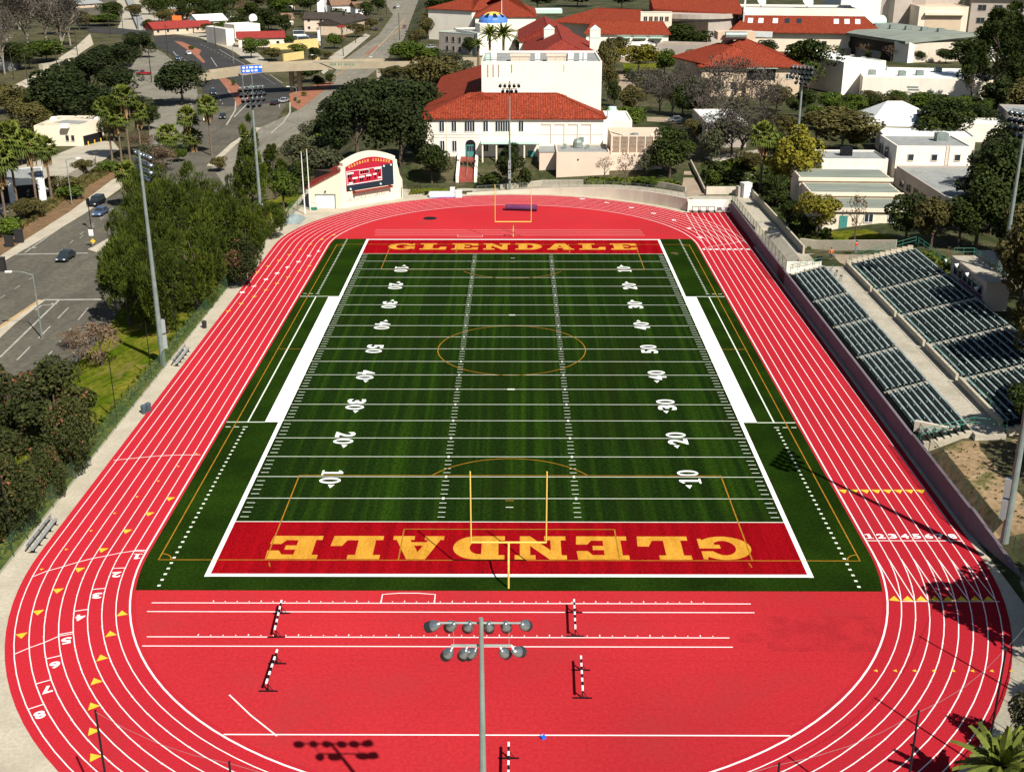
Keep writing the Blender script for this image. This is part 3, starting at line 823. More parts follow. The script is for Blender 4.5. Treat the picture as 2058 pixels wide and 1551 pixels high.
# far end of the track
b = MB(); b.tube((-1.5, 77.0, .58), (4.3, 76.2, .58), .55, n=18)
for k in range(5): b.tube((-1.2 + 1.3 * k, 76.96 - .18 * k, .58), (-1.05 + 1.3 * k, 76.94 - .18 * k, .58), .57, n=18)
solo(b, 'rolled_mat', M['purple'], 'purple landing mat lying on the far bend behind the goal post', 'mat', smooth=False)
b = MB(); b.poly([(x, y, .0125) for x, y in ell(-15.0, 70.4, 1.25, 1.25, n=24)]); d = struct(b, 'throwing_circle', M['dark'])
t = thing('covered_heap', 'grey tarpaulin over a heap of gear beside the flagpoles', 'heap', (-39.4, 67.5, 0))
b = MB()
n = 9; gr = []
for i in range(n + 1):
    for j in range(7):
        u, v = i / n, j / 6
        e = math.sin(math.pi * u) ** .4 * math.sin(math.pi * v) ** .5
        gr.append((-41.2 + 3.6 * u + .3 * v, 65.2 + 4.6 * v + 1.0 * u, .02 + e * (1.1 + .35 * math.sin(5.1 * u + 3 * v) * math.cos(7 * v))))
b.add(gr, [(i * 7 + j, (i + 1) * 7 + j, (i + 1) * 7 + j + 1, i * 7 + j + 1) for i in range(n) for j in range(6)])
b.build('tarpaulin', M['tarp'], t)
b = MB(); b.box((-40.9, 69.2, .9), (.25, .06, 2.6), .3, (.5, .3)); b.build('board', M['cream2'], t)
for x, y, h, lab in ((-38.0, 73.6, 11.2, 'shorter white flagpole left of the scoreboard building'), (-37.6, 77.0, 11.0, 'white flagpole against the corner of the scoreboard building')):
    t = thing('flagpole', lab, 'flagpole', (x, y, 0), 0, 'white flagpoles')
    b = MB(); b.tube((x, y, 0), (x, y, h), .13, .06, 10); b.build('pole', M['white'], t)
    b = MB(); b.lathe([(.02, -.1), (.1, -.04), (.1, .04), (.02, .1)], (x, y, h + .1), n=10); b.build('finial', M['postY'], t)
    b = MB(); b.lathe([(.28, 0), (.28, .12), (.15, .16)], (x, y, 0), n=12); b.build('footing', M['conc'], t)
def xf(u): return (-16.18, 88.83, 0.2)[0] + u
t = thing('padded_block', 'long white padded block lying along the far edge of the track', 'mat', (-13.55, 88.41, 0))
X0, Y0 = (-13.55, 88.41, 0)[:2]
b = MB(); b.box((X0 - .3, Y0, .55), (4.9, 1.2, .9), .05); b.build('pad', M['roofwhite'], t)
b = MB(); b.box((X0 - .3, Y0, .07), (5.0, 1.25, .12), .05); b.build('pallet', M['blue'], t)
b = MB(); b.box((X0 + 2.9, Y0, .6), (1.3, 1.3, 1.2), .05); b.box((X0 + 2.9, Y0, 1.23), (1.35, 1.35, .06), .05)
solo(b, 'white_box', M['roofwhite'], 'square white storage box at the right end of the long pad', 'box')
b = MB(); b.box((X0 + 1.6, Y0 + 2.2, .8), (.9, .9, 1.1)); b.box((X0 + 1.6, Y0 + 2.2, 1.38), (.95, .95, .06))
solo(b, 'white_box', M['roofwhite'], 'small white box peeking over the long pad', 'box')
X0, Y0 = (-19.24, 92.07, 0)[:2]
t = thing('hurdle_stack', 'row of dark hurdles leaning together right of the scoreboard building', 'hurdles', (X0, Y0, 0))
for k in range(5):
    b = MB(); x = X0 - 1.6 + k * .6
    b.tube((x, Y0 + .9, 1.2), (x + 1.3, Y0 - 1.4, .05), .05, n=5); b.tube((x, Y0 + .9, 1.2), (x, Y0 + .9, 0), .035, n=5); b.tube((x - .3, Y0 + .9, 1.2), (x + .35, Y0 + .9, 1.2), .04, n=5)
    b.build('hurdle', M['dark'], t)
X0, Y0 = (-17.05, 90.22, 0)[:2]
t = thing('line_marker', 'small black wheeled line marker with a handle on the far concrete', 'cart', (X0, Y0, 0))
b = MB(); b.box((X0, Y0, .45), (.7, .5, .5)); b.build('hopper', M['dark'], t)
b = MB(); b.tube((X0 + .3, Y0, .6), (X0 + 1.4, Y0 - .4, .95), .03, n=5); b.build('handle', M['dark'], t)
for s in (-.3, .3):
    b = MB(); b.tube((X0 - .2, Y0 + s - .04, .15), (X0 - .2, Y0 + s + .04, .15), .15, n=10); b.build('wheel', M['tyre'], t)
b = MB(); X0, Y0 = (2.38, -75.47, 0)[:2]
b.box((X0, Y0, .09), (.30, .24, .16), .4); b.tube((X0 + .05, Y0, .1), (X0 - .03, Y0 + .12, .34), .06, .02, 6); b.tube((X0 - .1, Y0, .1), (X0 - .28, Y0 + .1, .16), .05, .02, 6)
solo(b, 'crumpled_cloth', M['blue'], 'small crumpled blue cloth lying on the long white line', 'cloth')

# retaining walls
def wtop(x, y): return ht(x * 1.02, 51 + (y - 51) * 1.02) + .28
arcw = capsule_arc(40.95, 38.5, 103, 40)
b = MB(); b.wallrun(arcw, .3, -.05, wtop)
solo(b, 'retaining_wall', M['concw'], 'curved cream retaining wall rising along the far bend', 'wall')
b = MB(); b.b6(32.0, 39.75, 75.75, 76.05, 0, 2.25)
solo(b, 'retaining_wall', M['stucco'], 'straight white wall behind the sprint lanes at the far right', 'wall')
b = MB(); b.b6(39.75, 40.05, -31, 75.4, 0, 1.95); b.b6(39.75, 40.05, -47.2, -31.004, 0, 2.1); b.wallrun([(39.9, -47.21), (40.6, -52), (41.2, -56)], .3, 0, lambda x, y: 2.1 * sst(-57, -47, y) + .2)
solo(b, 'retaining_wall', M['lav'], 'long grey purple retaining wall along the right side of the track', 'wall')
b = MB(); b.b6(39.70, 39.748, 28.6, 33.2, 0, 1.7); solo(b, 'wall_gate', M['dark'], 'dark doorway set in the purple grey wall near the far end of the bleachers', 'gate')
fence('chain_link_fence', 'green chain link fence on top of the right wall beyond the bleachers', 'fence', [(39.95, 75.2), (39.95, 28.8)], 1.7, 2.6, M['fence'], M['fencepost'], lambda x, y: 1.95)
fence('chain_link_fence', 'green chain link fence on the right wall nearer than the bleachers', 'fence', [(40.15, -31.8), (40.15, -47.5), (41.8, -56)], 1.5, 2.9, M['fence'], M['fencepost'], lambda x, y: 2.05 * sst(-60, -47, y))
fence('guard_rail', 'grey guard rail fence following the terrace above the far bend', 'railing', capsule_arc(41.6, 40, 100, 24), 1.3, 3.2, M['fence_g'], M['steel'], lambda x, y: ht(x * 1.03, 51 + (y - 51) * 1.03) + .05)
for k in range(5):
    x = (33.32, 76.5, 0)[0] + k * 1.45; y = 75.0
    m = M['black'] if k < 3 else M['white']
    t = thing('hurdle_cart', ['black cart of hurdles against the white wall, leftmost', 'black cart of hurdles against the white wall, second from left', 'black cart of hurdles in the middle of the row at the white wall', 'white frame cart right of the black ones at the white wall', 'white frame cart nearest the purple grey wall'][k], 'cart', (x, y, 0), 0, 'carts parked at the white wall')
    b = MB()
    for sx in (-.6, .6): b.tube((x + sx, y, .1), (x + sx, y, 1.15), .06, n=6)
    b.tube((x - .6, y, 1.15), (x + .6, y, 1.15), .07, n=6); b.tube((x - .6, y, .25), (x + .6, y, .25), .05, n=6)
    b.build('frame', m, t)
    b = MB(); b.box((x, y - .02, .72), (.85, .06, .6)); b.build('panel', M['white'] if k < 3 else M['lav'], t)
    for sx in (-.6, .6):
        b = MB(); b.tube((x + sx, y - .06, .12), (x + sx, y + .06, .12), .12, n=8); b.build('wheel', M['tyre'], t)

# ================================================================ BLEACHERS
SEC = [28, 15, 4, -7.2, -18.4, -31]
def stand(label, x0, rows, dep, z0, rise, back):
    t = thing('bleacher_stand', label, 'bleachers', (x0, -1.5, 0), 0, 'concrete bleachers')
    b = MB()
    for i in range(rows):
        b.b6(x0 + dep * i, x0 + dep * (i + 1) + (0 if i < rows - 1 else back), SEC[-1] - .4, SEC[0] + .6, -.3, z0 + rise * i)
    b.build('terrace', M['treadshade'], t)
    for y in SEC[1:-1]:
        b = MB()
        for i in range(rows): b.b6(x0 + dep * (i + .42), x0 + dep * (i + 1) - .004, y - .3, y + .3, z0 + rise * i + .002, z0 + rise * (i + .55)); b.b6(x0 + dep * i - .003, x0 + dep * (i + .42) - .001, y - .2, y + .2, z0 + rise * i + .002, z0 + rise * i + .02)
        b.build('aisle_steps', M['conc'], t)
    for ya, yb in ((SEC[0] + .605, SEC[0] + 1.1), (SEC[-1] - .9, SEC[-1] - .405)):
        b = MB()
        for i in range(rows): b.b6(x0 + dep * i, x0 + dep * (i + 1), ya, yb, -.3, z0 + rise * i + .05)
        b.build('end_strip', M['conc'], t)
    for i in range(rows):
        for a, c in zip(SEC, SEC[1:]):
            n = MB(); x = x0 + dep * i + dep * .62
            n.b6(x - .12, x + .12, c + .3, a - .3, z0 + rise * i + .40, z0 + rise * i + .46)
            k = 4
            for j in range(k):
                y = c + 1 + (a - c - 2) * j / (k - 1); n.b6(x - .04, x + .04, y - .05, y + .05, z0 + rise * i - .02, z0 + rise * i + .40)
            n.build('bench', M['seat'], t)
    return t
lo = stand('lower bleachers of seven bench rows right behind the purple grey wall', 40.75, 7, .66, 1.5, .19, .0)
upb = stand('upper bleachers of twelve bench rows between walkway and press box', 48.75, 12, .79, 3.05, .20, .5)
b = MB(); b.b6(45.38, 48.4, -32.6, 28.6, -.3, 2.72)
struct(b, 'bleacher_walkway', M['conc2'])
b = MB()
for a, c in zip(SEC, SEC[1:]): b.b6(48.4, 48.74, c + .35, a - .35, 0, 3.55)
b.b6(48.4, 48.73, -31.4, 28.6, 0, 2.95)
b.build('front_wall', M['conc'], upb)
b = MB()
for i in range(12): b.b6(48.75 + .79 * i, 48.75 + .79 * (i + 1) - .002, 29.11, 29.4, 1.0, 3.3 + .20 * (i + 1))
b.build('end_wall', M['conc'], upb)
b = MB()
for a, c in zip(SEC, SEC[1:]):
    k = max(2, round((a - c - 1.2) / 2.6))
    ys = [c + .7 + (a - c - 1.4) * j / k for j in range(k + 1)]
    b.tube((48.57, ys[0], 4.35), (48.57, ys[-1], 4.35), .022, n=4)
    for y in ys: b.tube((48.57, y, 3.5), (48.57, y, 4.35), .022, n=4)
b.build('railing', M['greenpaint'], upb)
def railing(label, pts, h, name='railing', step=2.0, m='greenpaint'):
    t = thing(name, label, 'railing', pts[0], 0, None)
    D = [Vector(pts[0])]
    for a, q in zip(pts, pts[1:]):
        a, q = Vector(a), Vector(q); n = max(1, round((q - a).length / step)); D += [a.lerp(q, i / n) for i in range(1, n + 1)]
    b = MB()
    for k in (1, .55): b.path([q + Vector((0, 0, h * k)) for q in D], .035, 5)
    b.build('rail', M[m], t)
    for q in D:
        n = MB(); n.tube(q, q + Vector((0, 0, h)), .03, n=5); n.build('post', M[m], t)
railing('green railing closing the near end of the lower bleachers', [(40.4, -31.7, 1.8), (45.4, -31.7, 3.1), (48.3, -32.6, 3.1)], 1.1, step=1.2)
railing('green railing climbing along the far end of the upper bleachers', [(49.5, 30.2, 2.9), (58.9, 30.2, 5.6)], 1.15, step=1.8)
railing('green railing along the far back corner of the upper bleachers', [(59.2, 30.0, 5.6), (60.6, 17, 4.9)], 1.1, step=2.0)
railing('green railing at the far end of the lower bleachers', [(41.0, 29.3, 2.0), (45.2, 29.3, 2.8)], 1.0, step=1.2)
b = MB(); b.b6(40.2, 45.3, 29.6, 29.9, 1.4, 3.1)
solo(b, 'end_wall', M['stucco'], 'low white wall across the far end of the lower bleachers', 'wall')
def wheelchair_rail(): pass
# scattered fold-up chairs at the edge of the walkway
for k, (u, v) in enumerate([(1666, 549), (1677, 561), (1690, 574)]):
    x, y = 45.75, 26.0 - k * 2.6
    t = thing('folding_chair', ['folding chair at the far end of the walkway', 'folding chair second along the walkway edge', 'folding chair nearest the first aisle on the walkway'][k], 'chair', (x, y, 2.72), .4 * k, 'folding chairs on the walkway')
    b = MB(); b.box((0, 0, .45), (.45, .42, .04)); b.build('seat', M['steel'], t, local=True)
    b = MB(); b.box((.2, 0, .75), (.04, .42, .3)); b.build('backrest', M['steel'], t, local=True)
    for sx in (-.2, .2):
        for sy in (-.19, .19):
            b = MB(); b.tube((sx, sy, 0), (-sx * .6, sy, .45), .02, n=4); b.build('leg', M['dark'], t, local=True)

# press box
t = thing('press_box', 'concrete press box with a row of dark windows above the bleachers', 'press box', (60.2, 9.4, 0))
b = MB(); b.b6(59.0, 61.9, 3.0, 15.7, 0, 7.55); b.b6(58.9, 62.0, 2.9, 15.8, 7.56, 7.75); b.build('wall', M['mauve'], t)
b = MB(); b.b6(58.95, 62.0, 2.95, 15.75, 7.76, 7.8); b.build('roof', M['conc2'], t)
for k in range(6):
    y = 4.2 + k * 1.75
    f = MB(); f.b6(58.93, 58.998, y, y + 1.45, 5.75, 6.95); fo = f.build('window', M['glass'], t)
    f = MB(); f.b6(58.9, 58.928, y - .08, y - .002, 5.7, 7.0); f.b6(58.9, 58.928, y + 1.452, y + 1.53, 5.7, 7.0); f.build('frame', M['mauve'], fo)
f = MB(); f.b6(58.92, 58.997, 4.0, 12, 5.3, 5.6); f.build('sign_board', M['purple'], t)
rp = [(59.1, 15.6), (61.8, 15.6), (61.8, 3.2)]
b = MB()
for hh in (.55, 1.05): b.path([(x, y, 7.8 + hh) for x, y in rp], .03, 5)
for x, y in [(59.1, 15.6), (60.4, 15.6), (61.8, 15.6)] + [(61.8, 15.6 - 2.07 * i) for i in range(1, 7)]: b.tube((x, y, 7.78), (x, y, 8.85), .03, n=5)
b.build('railing', M['greenpaint'], t)
for k, (y, z) in enumerate([(16.3, 6.9), (12.6, 7.3), (8.6, 7.2), (5.0, 6.4)]):
    sp = MB(); sp.lathe([(.12, -.3), (.2, -.1), (.34, .16), (.36, .2)], (58.6, y, z), (-.8, 0, -.5), 10); sp.tube((58.7, y, z), (59.1, y, z + .2), .04, n=5)
    solo(sp, 'loudspeaker', M['white'], ['white horn loudspeaker off the far corner of the press box', 'white horn loudspeaker over the far windows of the press box', 'white horn loudspeaker over the middle windows of the press box', 'white horn loudspeaker at the near end of the press box'][k], 'loudspeaker', 'white loudspeakers on the press box', smooth=True)
t = thing('utility_shed', 'plain block shed with a pale flat roof behind the press box', 'shed', (65, 15, 0))
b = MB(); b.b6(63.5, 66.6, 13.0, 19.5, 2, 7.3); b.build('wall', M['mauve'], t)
b = MB(); b.b6(63.4, 66.7, 12.9, 19.6, 7.301, 7.5); b.build('roof', M['conc'], t)

# ================================================================ PEOPLE
def skin_mesh(name, joints, bones, m, parent, sub=1):
    me = bpy.data.meshes.new(name); me.from_pydata([j[0] for j in joints], bones, [])
    o = bpy.data.objects.new(name, me); COL.objects.link(o)
    sk = o.modifiers.new('skin', 'SKIN'); sk.use_smooth_shade = True
    o.modifiers.new('sub', 'SUBSURF').levels = sub
    for i, j in enumerate(joints):
        d = me.skin_vertices[0].data[i]; d.radius = (j[1], j[1] if len(j) < 3 else j[2]); d.use_root = (i == 0)
    dg = bpy.context.evaluated_depsgraph_get(); dg.update()
    nm = bpy.data.meshes.new_from_object(o.evaluated_get(dg)); bpy.data.objects.remove(o)
    nm.materials.clear(); nm.materials.append(m); nm.name = name
    r = bpy.data.objects.new(name, nm); COL.objects.link(r)
    if parent: r.parent = parent; KIDS.setdefault(parent.name, []).append(r)
    return r
def person(label, loc, rz, top, legs, hat):
    t = thing('person', label, 'person', loc, rz)
    def hand(s): return [((s * .30, .06, .80), .022), ((s * .305, .10, .72), .014), ((s * .29, .085, .70), .012), ((s * .315, .07, .70), .012), ((s * .30, .05, .71), .011), ((s * .27, .12, .76), .011)]
    J = [((0, 0, .98), .14, .10), ((0, 0, 1.2), .13, .09), ((0, 0, 1.42), .15, .09), ((0, 0, 1.52), .06), ((0, .02, 1.62), .085), ((0, .02, 1.72), .085),
         ((.19, 0, 1.42), .055), ((.26, .0, 1.15), .045), ((.29, .08, .90), .035), ((-.19, 0, 1.42), .055), ((-.26, 0, 1.15), .045), ((-.29, .08, .90), .035),
         ((.09, 0, .90), .09), ((.11, .03, .5), .065), ((.11, 0, .1), .045), ((.12, .14, .05), .04), ((-.09, 0, .90), .09), ((-.13, -.02, .5), .065), ((-.15, -.06, .1), .045), ((-.16, .08, .05), .04)]
    E = [(0, 1), (1, 2), (2, 3), (3, 4), (4, 5), (2, 6), (6, 7), (7, 8), (2, 9), (9, 10), (10, 11), (0, 12), (12, 13), (13, 14), (14, 15), (0, 16), (16, 17), (17, 18), (18, 19)]
    for s, w in ((1, 8), (-1, 11)):
        k = len(J); J += hand(s); E.append((w, k)); E += [(k, k + q) for q in range(1, 6)]
    skin_mesh('body', J, E, M['skin'], t)
    skin_mesh('jacket', [((0, 0, .95), .19, .135), ((0, 0, 1.2), .175, .125), ((0, 0, 1.43), .18, .12), ((.2, 0, 1.42), .085), ((.27, 0, 1.14), .07), ((.29, .07, .95), .06), ((-.2, 0, 1.42), .085), ((-.27, 0, 1.14), .07), ((-.29, .07, .95), .06)],
              [(0, 1), (1, 2), (2, 3), (3, 4), (4, 5), (2, 6), (6, 7), (7, 8)], top, t)
    skin_mesh('trousers', [((0, 0, .98), .17, .13), ((.1, 0, .86), .12), ((.11, .03, .5), .095), ((.11, 0, .12), .08), ((-.1, 0, .86), .12), ((-.13, -.02, .5), .095), ((-.15, -.06, .12), .08)], [(0, 1), (1, 2), (2, 3), (0, 4), (4, 5), (5, 6)], legs, t)
    b = MB(); b.lathe([(.115, 0), (.118, .05), (.09, .11), (.02, .135)], (0, .0, 1.70), n=12); b.box((0, .12, 1.715), (.16, .12, .02)); b.build('hair', hat, t, local=True, smooth=True)
    for nm, pts, m in (('eye', [(-.035, .098, 1.67), (.035, .098, 1.67)], M['black']), ('nose', [(0, .11, 1.64)], M['skin']), ('mouth', [(0, .098, 1.595)], M['sred'])):
        for q in pts:
            b = MB(); b.lathe([(.004, -.012), (.014, 0), (.004, .012)], q, n=6); b.build(nm, m, t, local=True)
M['vest'] = mat('orange_vest', (.80, .16, .035), rough=.6); M['redshirt'] = mat('red_shirt', (.55, .035, .02), rough=.7)
M['jeans'] = mat('jeans', (.03, .055, .07), rough=.8); M['hairdark'] = mat('dark_hair', (.02, .014, .01), rough=.6)
M['paleJ'] = mat('pale_jeans', (.12, .22, .26), rough=.8)
person('person in an orange work vest and dark trousers behind the bleachers, standing', (47.5, 33.2, (46.94, 28.51, 2.4)[2] + .15), R(160), M['vest'], M['jeans'], M['hairdark'])
person('person in a red shirt and blue jeans standing by the railing of the upper bleachers', (51.8, 35.4, 3.05), R(220), M['redshirt'], M['paleJ'], M['hairdark'])
b = MB(); b.box((45.9, 33.1, 2.62), (.7, .5, .55), .3); b.box((45.9, 33.1, 2.93), (.74, .54, .06), .3)
solo(b, 'tool_box', M['dark'], 'dark tool box on the ground left of the worker in orange', 'box')

# ================================================================ BUILDINGS
class Fr:
    """local frame of a facade: s along FL->FR, d outwards (towards the viewer), z up"""
    def __init__(s, FL, FR):
        s.o = Vector((FL[0], FL[1])); d = Vector((FR[0], FR[1])) - s.o; s.L = d.length; s.u = d / s.L; s.n = Vector((s.u.y, -s.u.x))
        s.a = math.atan2(s.u.y, s.u.x)
    def p(s, a, d=0): q = s.o + s.u * a + s.n * d; return (q.x, q.y)
    def q(s, a, d, z): x, y = s.p(a, d); return (x, y, z)
    def box(s, mb, a0, a1, d0, d1, z0, z1):
        x, y = s.p((a0 + a1) / 2, (d0 + d1) / 2); mb.box((x, y, (z0 + z1) / 2), (abs(a1 - a0), abs(d1 - d0), z1 - z0), s.a); return mb
def win(t, f, a, z, w, h, m='glass', frame='white', bars=1):
    b = MB(); f.box(b, a, a + w, 0.0, .05, z, z + h); o = b.build('window', M[m], t)
    b = MB()
    f.box(b, a - .09, a - .002, 0, .11, z - .1, z + h + .1); f.box(b, a + w + .002, a + w + .09, 0, .11, z - .1, z + h + .1)
    for k in range(1, bars + 1): f.box(b, a + w * k / (bars + 1) - .04, a + w * k / (bars + 1) + .04, .051, .09, z, z + h)
    f.box(b, a, a + w, 0, .14, z - .1, z - .002)
    b.build('frame', M[frame], o)
    return o
def flat(label, cat, FL, FR, depth, z0, z1, wall='stucco', roof='roofwhite', par=.35, name='building', group=None, edge=None):
    f = Fr(FL, FR); L = f.L
    t = thing(name, label, cat, f.q(L / 2, -depth / 2, z0), 0, group)
    b = MB(); f.box(b, 0, L, -depth, 0, z0, z1 - .05)
    f.box(b, 0, L, -.25, 0, z1 - .05, z1 + par); f.box(b, 0, L, -depth, -depth + .25, z1 - .05, z1 + par)
    f.box(b, 0, .25, -depth + .25, -.25, z1 - .05, z1 + par); f.box(b, L - .25, L, -depth + .25, -.25, z1 - .05, z1 + par)
    b.build('wall', M[wall], t)
    b = MB(); f.box(b, .25, L - .25, -depth + .25, -.25, z1 - .04, z1 + .02); b.build('roof', M[roof], t)
    if edge:
        b = MB(); f.box(b, -.06, L + .06, -.3, .06, z1 + par, z1 + par + .12); f.box(b, -.06, .31, -depth, -.3, z1 + par, z1 + par + .12); b.build('coping', M[edge], t)
    return t, f
def hiproof(b, f, L, depth, z1, zr, ov=.6, inset=None, hl=True, hr=True, th=.28):
    """hip or gable roof over a rectangle; ridge parallel to the facade"""
    i = (depth / 2 if inset is None else inset)
    c = [f.q(-ov, ov, z1), f.q(L + ov, ov, z1), f.q(L + ov, -depth - ov, z1), f.q(-ov, -depth - ov, z1)]
    r0 = f.q(i if hl else -ov, -depth / 2, zr); r1 = f.q(L - i if hr else L + ov, -depth / 2, zr)
    lo = [(x, y, z - th) for x, y, z in c]
    b.add(c + [r0, r1] + lo, [(0, 1, 5, 4), (2, 3, 4, 5), (1, 2, 5), (3, 0, 4), (6, 9, 8, 7), (0, 6, 7, 1), (1, 7, 8, 2), (2, 8, 9, 3), (3, 9, 6, 0)])
    b.tube(r0, r1, .16, n=6)
    for a_, e_ in ((c[0], r0), (c[3], r0), (c[1], r1), (c[2], r1)): b.tube(a_, e_, .14, n=6)
def house(label, cat, FL, FR, depth, z0, z1, zr, wall, roof, name='house', hl=True, hr=True, ov=.6, group=None, wins=0, inset=None):
    f = Fr(FL, FR); t = thing(name, label, cat, f.q(f.L / 2, -depth / 2, z0), 0, group)
    b = MB(); f.box(b, 0, f.L, -depth, 0, z0, z1 - .05)
    if not hl: b.add([f.q(0, 0, z1 - .05), f.q(0, -depth, z1 - .05), f.q(0, -depth / 2, zr - .3)], [(0, 2, 1)])
    if not hr: b.add([f.q(f.L, 0, z1 - .05), f.q(f.L, -depth, z1 - .05), f.q(f.L, -depth / 2, zr - .3)], [(0, 1, 2)])
    b.build('wall', M[wall], t)
    b = MB(); hiproof(b, f, f.L, depth, z1, zr, ov, inset, hl, hr); b.build('roof', M[roof], t)
    for k in range(wins):
        win(t, f, f.L * (k + .35) / wins, z0 + (z1 - z0) * .42, min(1.6, f.L / wins * .4), (z1 - z0) * .36)
    return t, f
def unit(label, x, y, z, w, d, h, m='steel', name='roof_unit', rz=0, group='roof units on the campus'):
    b = MB(); b.box((x, y, z + h / 2), (w, d, h), rz); b.box((x, y, z + h + .04), (w * .7, d * .7, .1), rz); b.box((x, y - d * .5 - .02, z + h * .5), (w * .7, .05, h * .5), rz)
    return solo(b, name, M[m], label, 'roof unit', group)

# ---- theatre with the white tower
f = Fr((-19.0, 110), (18.6, 110)); L = f.L
t = thing('theatre_building', 'cream building with red tiled roof, arched green door and tall white tower', 'building', (0, 125, 3))
b = MB(); f.box(b, 0, L, -16, 0, 1.5, 11.75); f.box(b, 0.02, 23.4, -74.5, -16.01, 1.5, 11.75); b.build('wall', M['stucco'], t)
b = MB()
hiproof(b, f, L, 14, 11.9, 16.0, .55, inset=9.5)
b.build('roof', M['tile'], t)
g2 = Fr(f.p(0, -76), f.p(0, -2))     # the wing running back: eave line on the left side
b = MB()
cs = [f.q(-.55, -5, 11.6), f.q(24, -5, 11.6), f.q(24, -75, 11.6), f.q(-.55, -75, 11.6), f.q(12.0, -5, 16.2), f.q(12.0, -64, 16.2)]
b.add(cs, [(0, 4, 5, 3), (1, 2, 5, 4), (2, 3, 5), (0, 1, 4), (0, 3, 2, 1)]); b.build('roof', M['tile'], t)
b = MB(); f.box(b, 12.1, 37.55, -30, -8.5, 11.76, 22.05); f.box(b, 12.1, 37.55, -30, -29.7, 22.05, 22.5); f.box(b, 12.1, 37.55, -8.8, -8.5, 22.05, 22.35); f.box(b, 12.1, 12.4, -29.7, -8.8, 22.05, 22.35); f.box(b, 37.25, 37.55, -29.7, -8.8, 22.05, 22.35)
tw = b.build('tower', M['stucco'], t)
b = MB(); f.box(b, 12.4, 37.25, -29.7, -8.8, 22.06, 22.1); b.build('tower_roof', M['roofgrey'], tw)
for k, a in enumerate((13.35, 14.5, 15.65, 18.4)):
    b = MB(); f.box(b, a, a + .22, -8.5, -8.4, 19.2 - (0 if k < 3 else -.9), 21.7); b.build('slot', M['louvre'], tw)
b = MB(); f.box(b, 29.5, 29.6, -8.5, -8.4, 20.2, 21.7); b.build('slot', M['louvre'], tw)
for a, w in ((18.3, 4.0), (26, 4.2)):
    b = MB(); f.box(b, a, a + w, -13, -10, 22.1, 23.2); f.box(b, a - .15, a + w + .15, -13.1, -9.9, 23.2, 23.5); b.build('roof_hatch', M['pink'], tw)
for a, w, h, m in ((13.0, .9, 1.6, 'mint'), (14.2, 1.1, 1.9, 'white'), (23.4, 1.1, 1.9, 'white'), (30.4, 1.2, 2.2, 'white'), (32.8, .6, 2.1, 'white'), (33.7, .7, 2.1, 'white')):
    b = MB(); f.box(b, a, a + w, -10.6, -9.4, 22.1, 22.1 + h); b.build('roof_vent', M[m], tw)
b = MB()
for zz in (22.7, 23.1): f.box(b, 12.5, 37.2, -9.0, -8.95, zz, zz + .05)
for i in range(14): f.box(b, 12.5 + 1.9 * i, 12.56 + 1.9 * i, -9.0, -8.94, 22.3, 23.1)
b.build('railing', M['steel'], tw)
def tu(u): return (u - 848) * .103
def tz(v): return 11.9 - (v - 237) * .1026
for u0, u1, n in ((882, 891.4, 1), (906.7, 916, 1), (933, 953, 3), (970.6, 980, 1), (995, 1024.5, 5), (1042, 1051.5, 1)):
    win(t, f, tu(u0), tz(264), tu(u1) - tu(u0), tz(244) - tz(264), bars=n)
for u0, u1 in ((883, 891.5), (907.5, 916), (971, 980)):
    win(t, f, tu(u0), tz(304), tu(u1) - tu(u0), tz(283) - tz(304), bars=1)
# arched doorway: dark reveal with a green door
b = MB(); pts = [(tu(934), tz(315)), (tu(954.5), tz(315)), (tu(954.5), tz(290))] + [(tu(944.2) + 1.055 * math.cos(R(a)), tz(290) + .95 * math.sin(R(a))) for a in range(15, 180, 15)] + [(tu(934), tz(290))]
b.poly([f.q(a, .03, z) for a, z in pts]); b.build('doorway', M['dark'], t)
b = MB(); f.box(b, tu(935.5), tu(950.5), .035, .1, tz(315), tz(291)); d = b.build('door', M['teal'], t)
b = MB()
for k in range(3): f.box(b, tu(937) + k * .55, tu(937) + k * .55 + .4, .101, .13, tz(304), tz(293))
b.build('door_pane', M['glass'], d)
for u0 in (1088, 1115, 1142, 1169):
    b = MB(); f.box(b, tu(u0), tu(u0 + 20), .0, .16, tz(250.5), tz(248.5)); f.box(b, tu(u0 + 18.6), tu(u0 + 20), .0, .16, tz(287), tz(250.6)); b.build('shadow_trim', M['pink'], t)  # strips added to give recessed panels their shadow along top and right
b = MB(); f.box(b, 0, L, 0, .07, tz(270.5), tz(269)); f.box(b, 0, tu(965), 0, .06, tz(276.5), tz(275.5)); b.build('string_course', M['cream'], t)
b = MB(); f.box(b, tu(896), tu(896.8), .0, .12, 4, 11.7); b.build('downpipe', M['cream'], t)
# covered walk along the right half
b = MB(); f.box(b, tu(966), tu(1083), 0.0, 3.2, tz(283.5), tz(281.5)); f.box(b, tu(966), tu(1083), 3.2, 3.35, tz(284.4), tz(281)); c = b.build('canopy', M['mint'], t)
for u in (968, 996, 1024, 1052, 1080):
    b = MB(); f.box(b, tu(u), tu(u) + .3, 2.85, 3.15, 1.5, tz(283.6)); b.build('column', M['cream'], t)
b = MB(); f.box(b, tu(1061), tu(1075), .0, .06, 3.0, tz(303)); b.build('door', M['teal'], t)
b = MB(); f.box(b, tu(1000), tu(1040), .0, .05, tz(298), tz(290)); b.build('window', M['glass'], t)
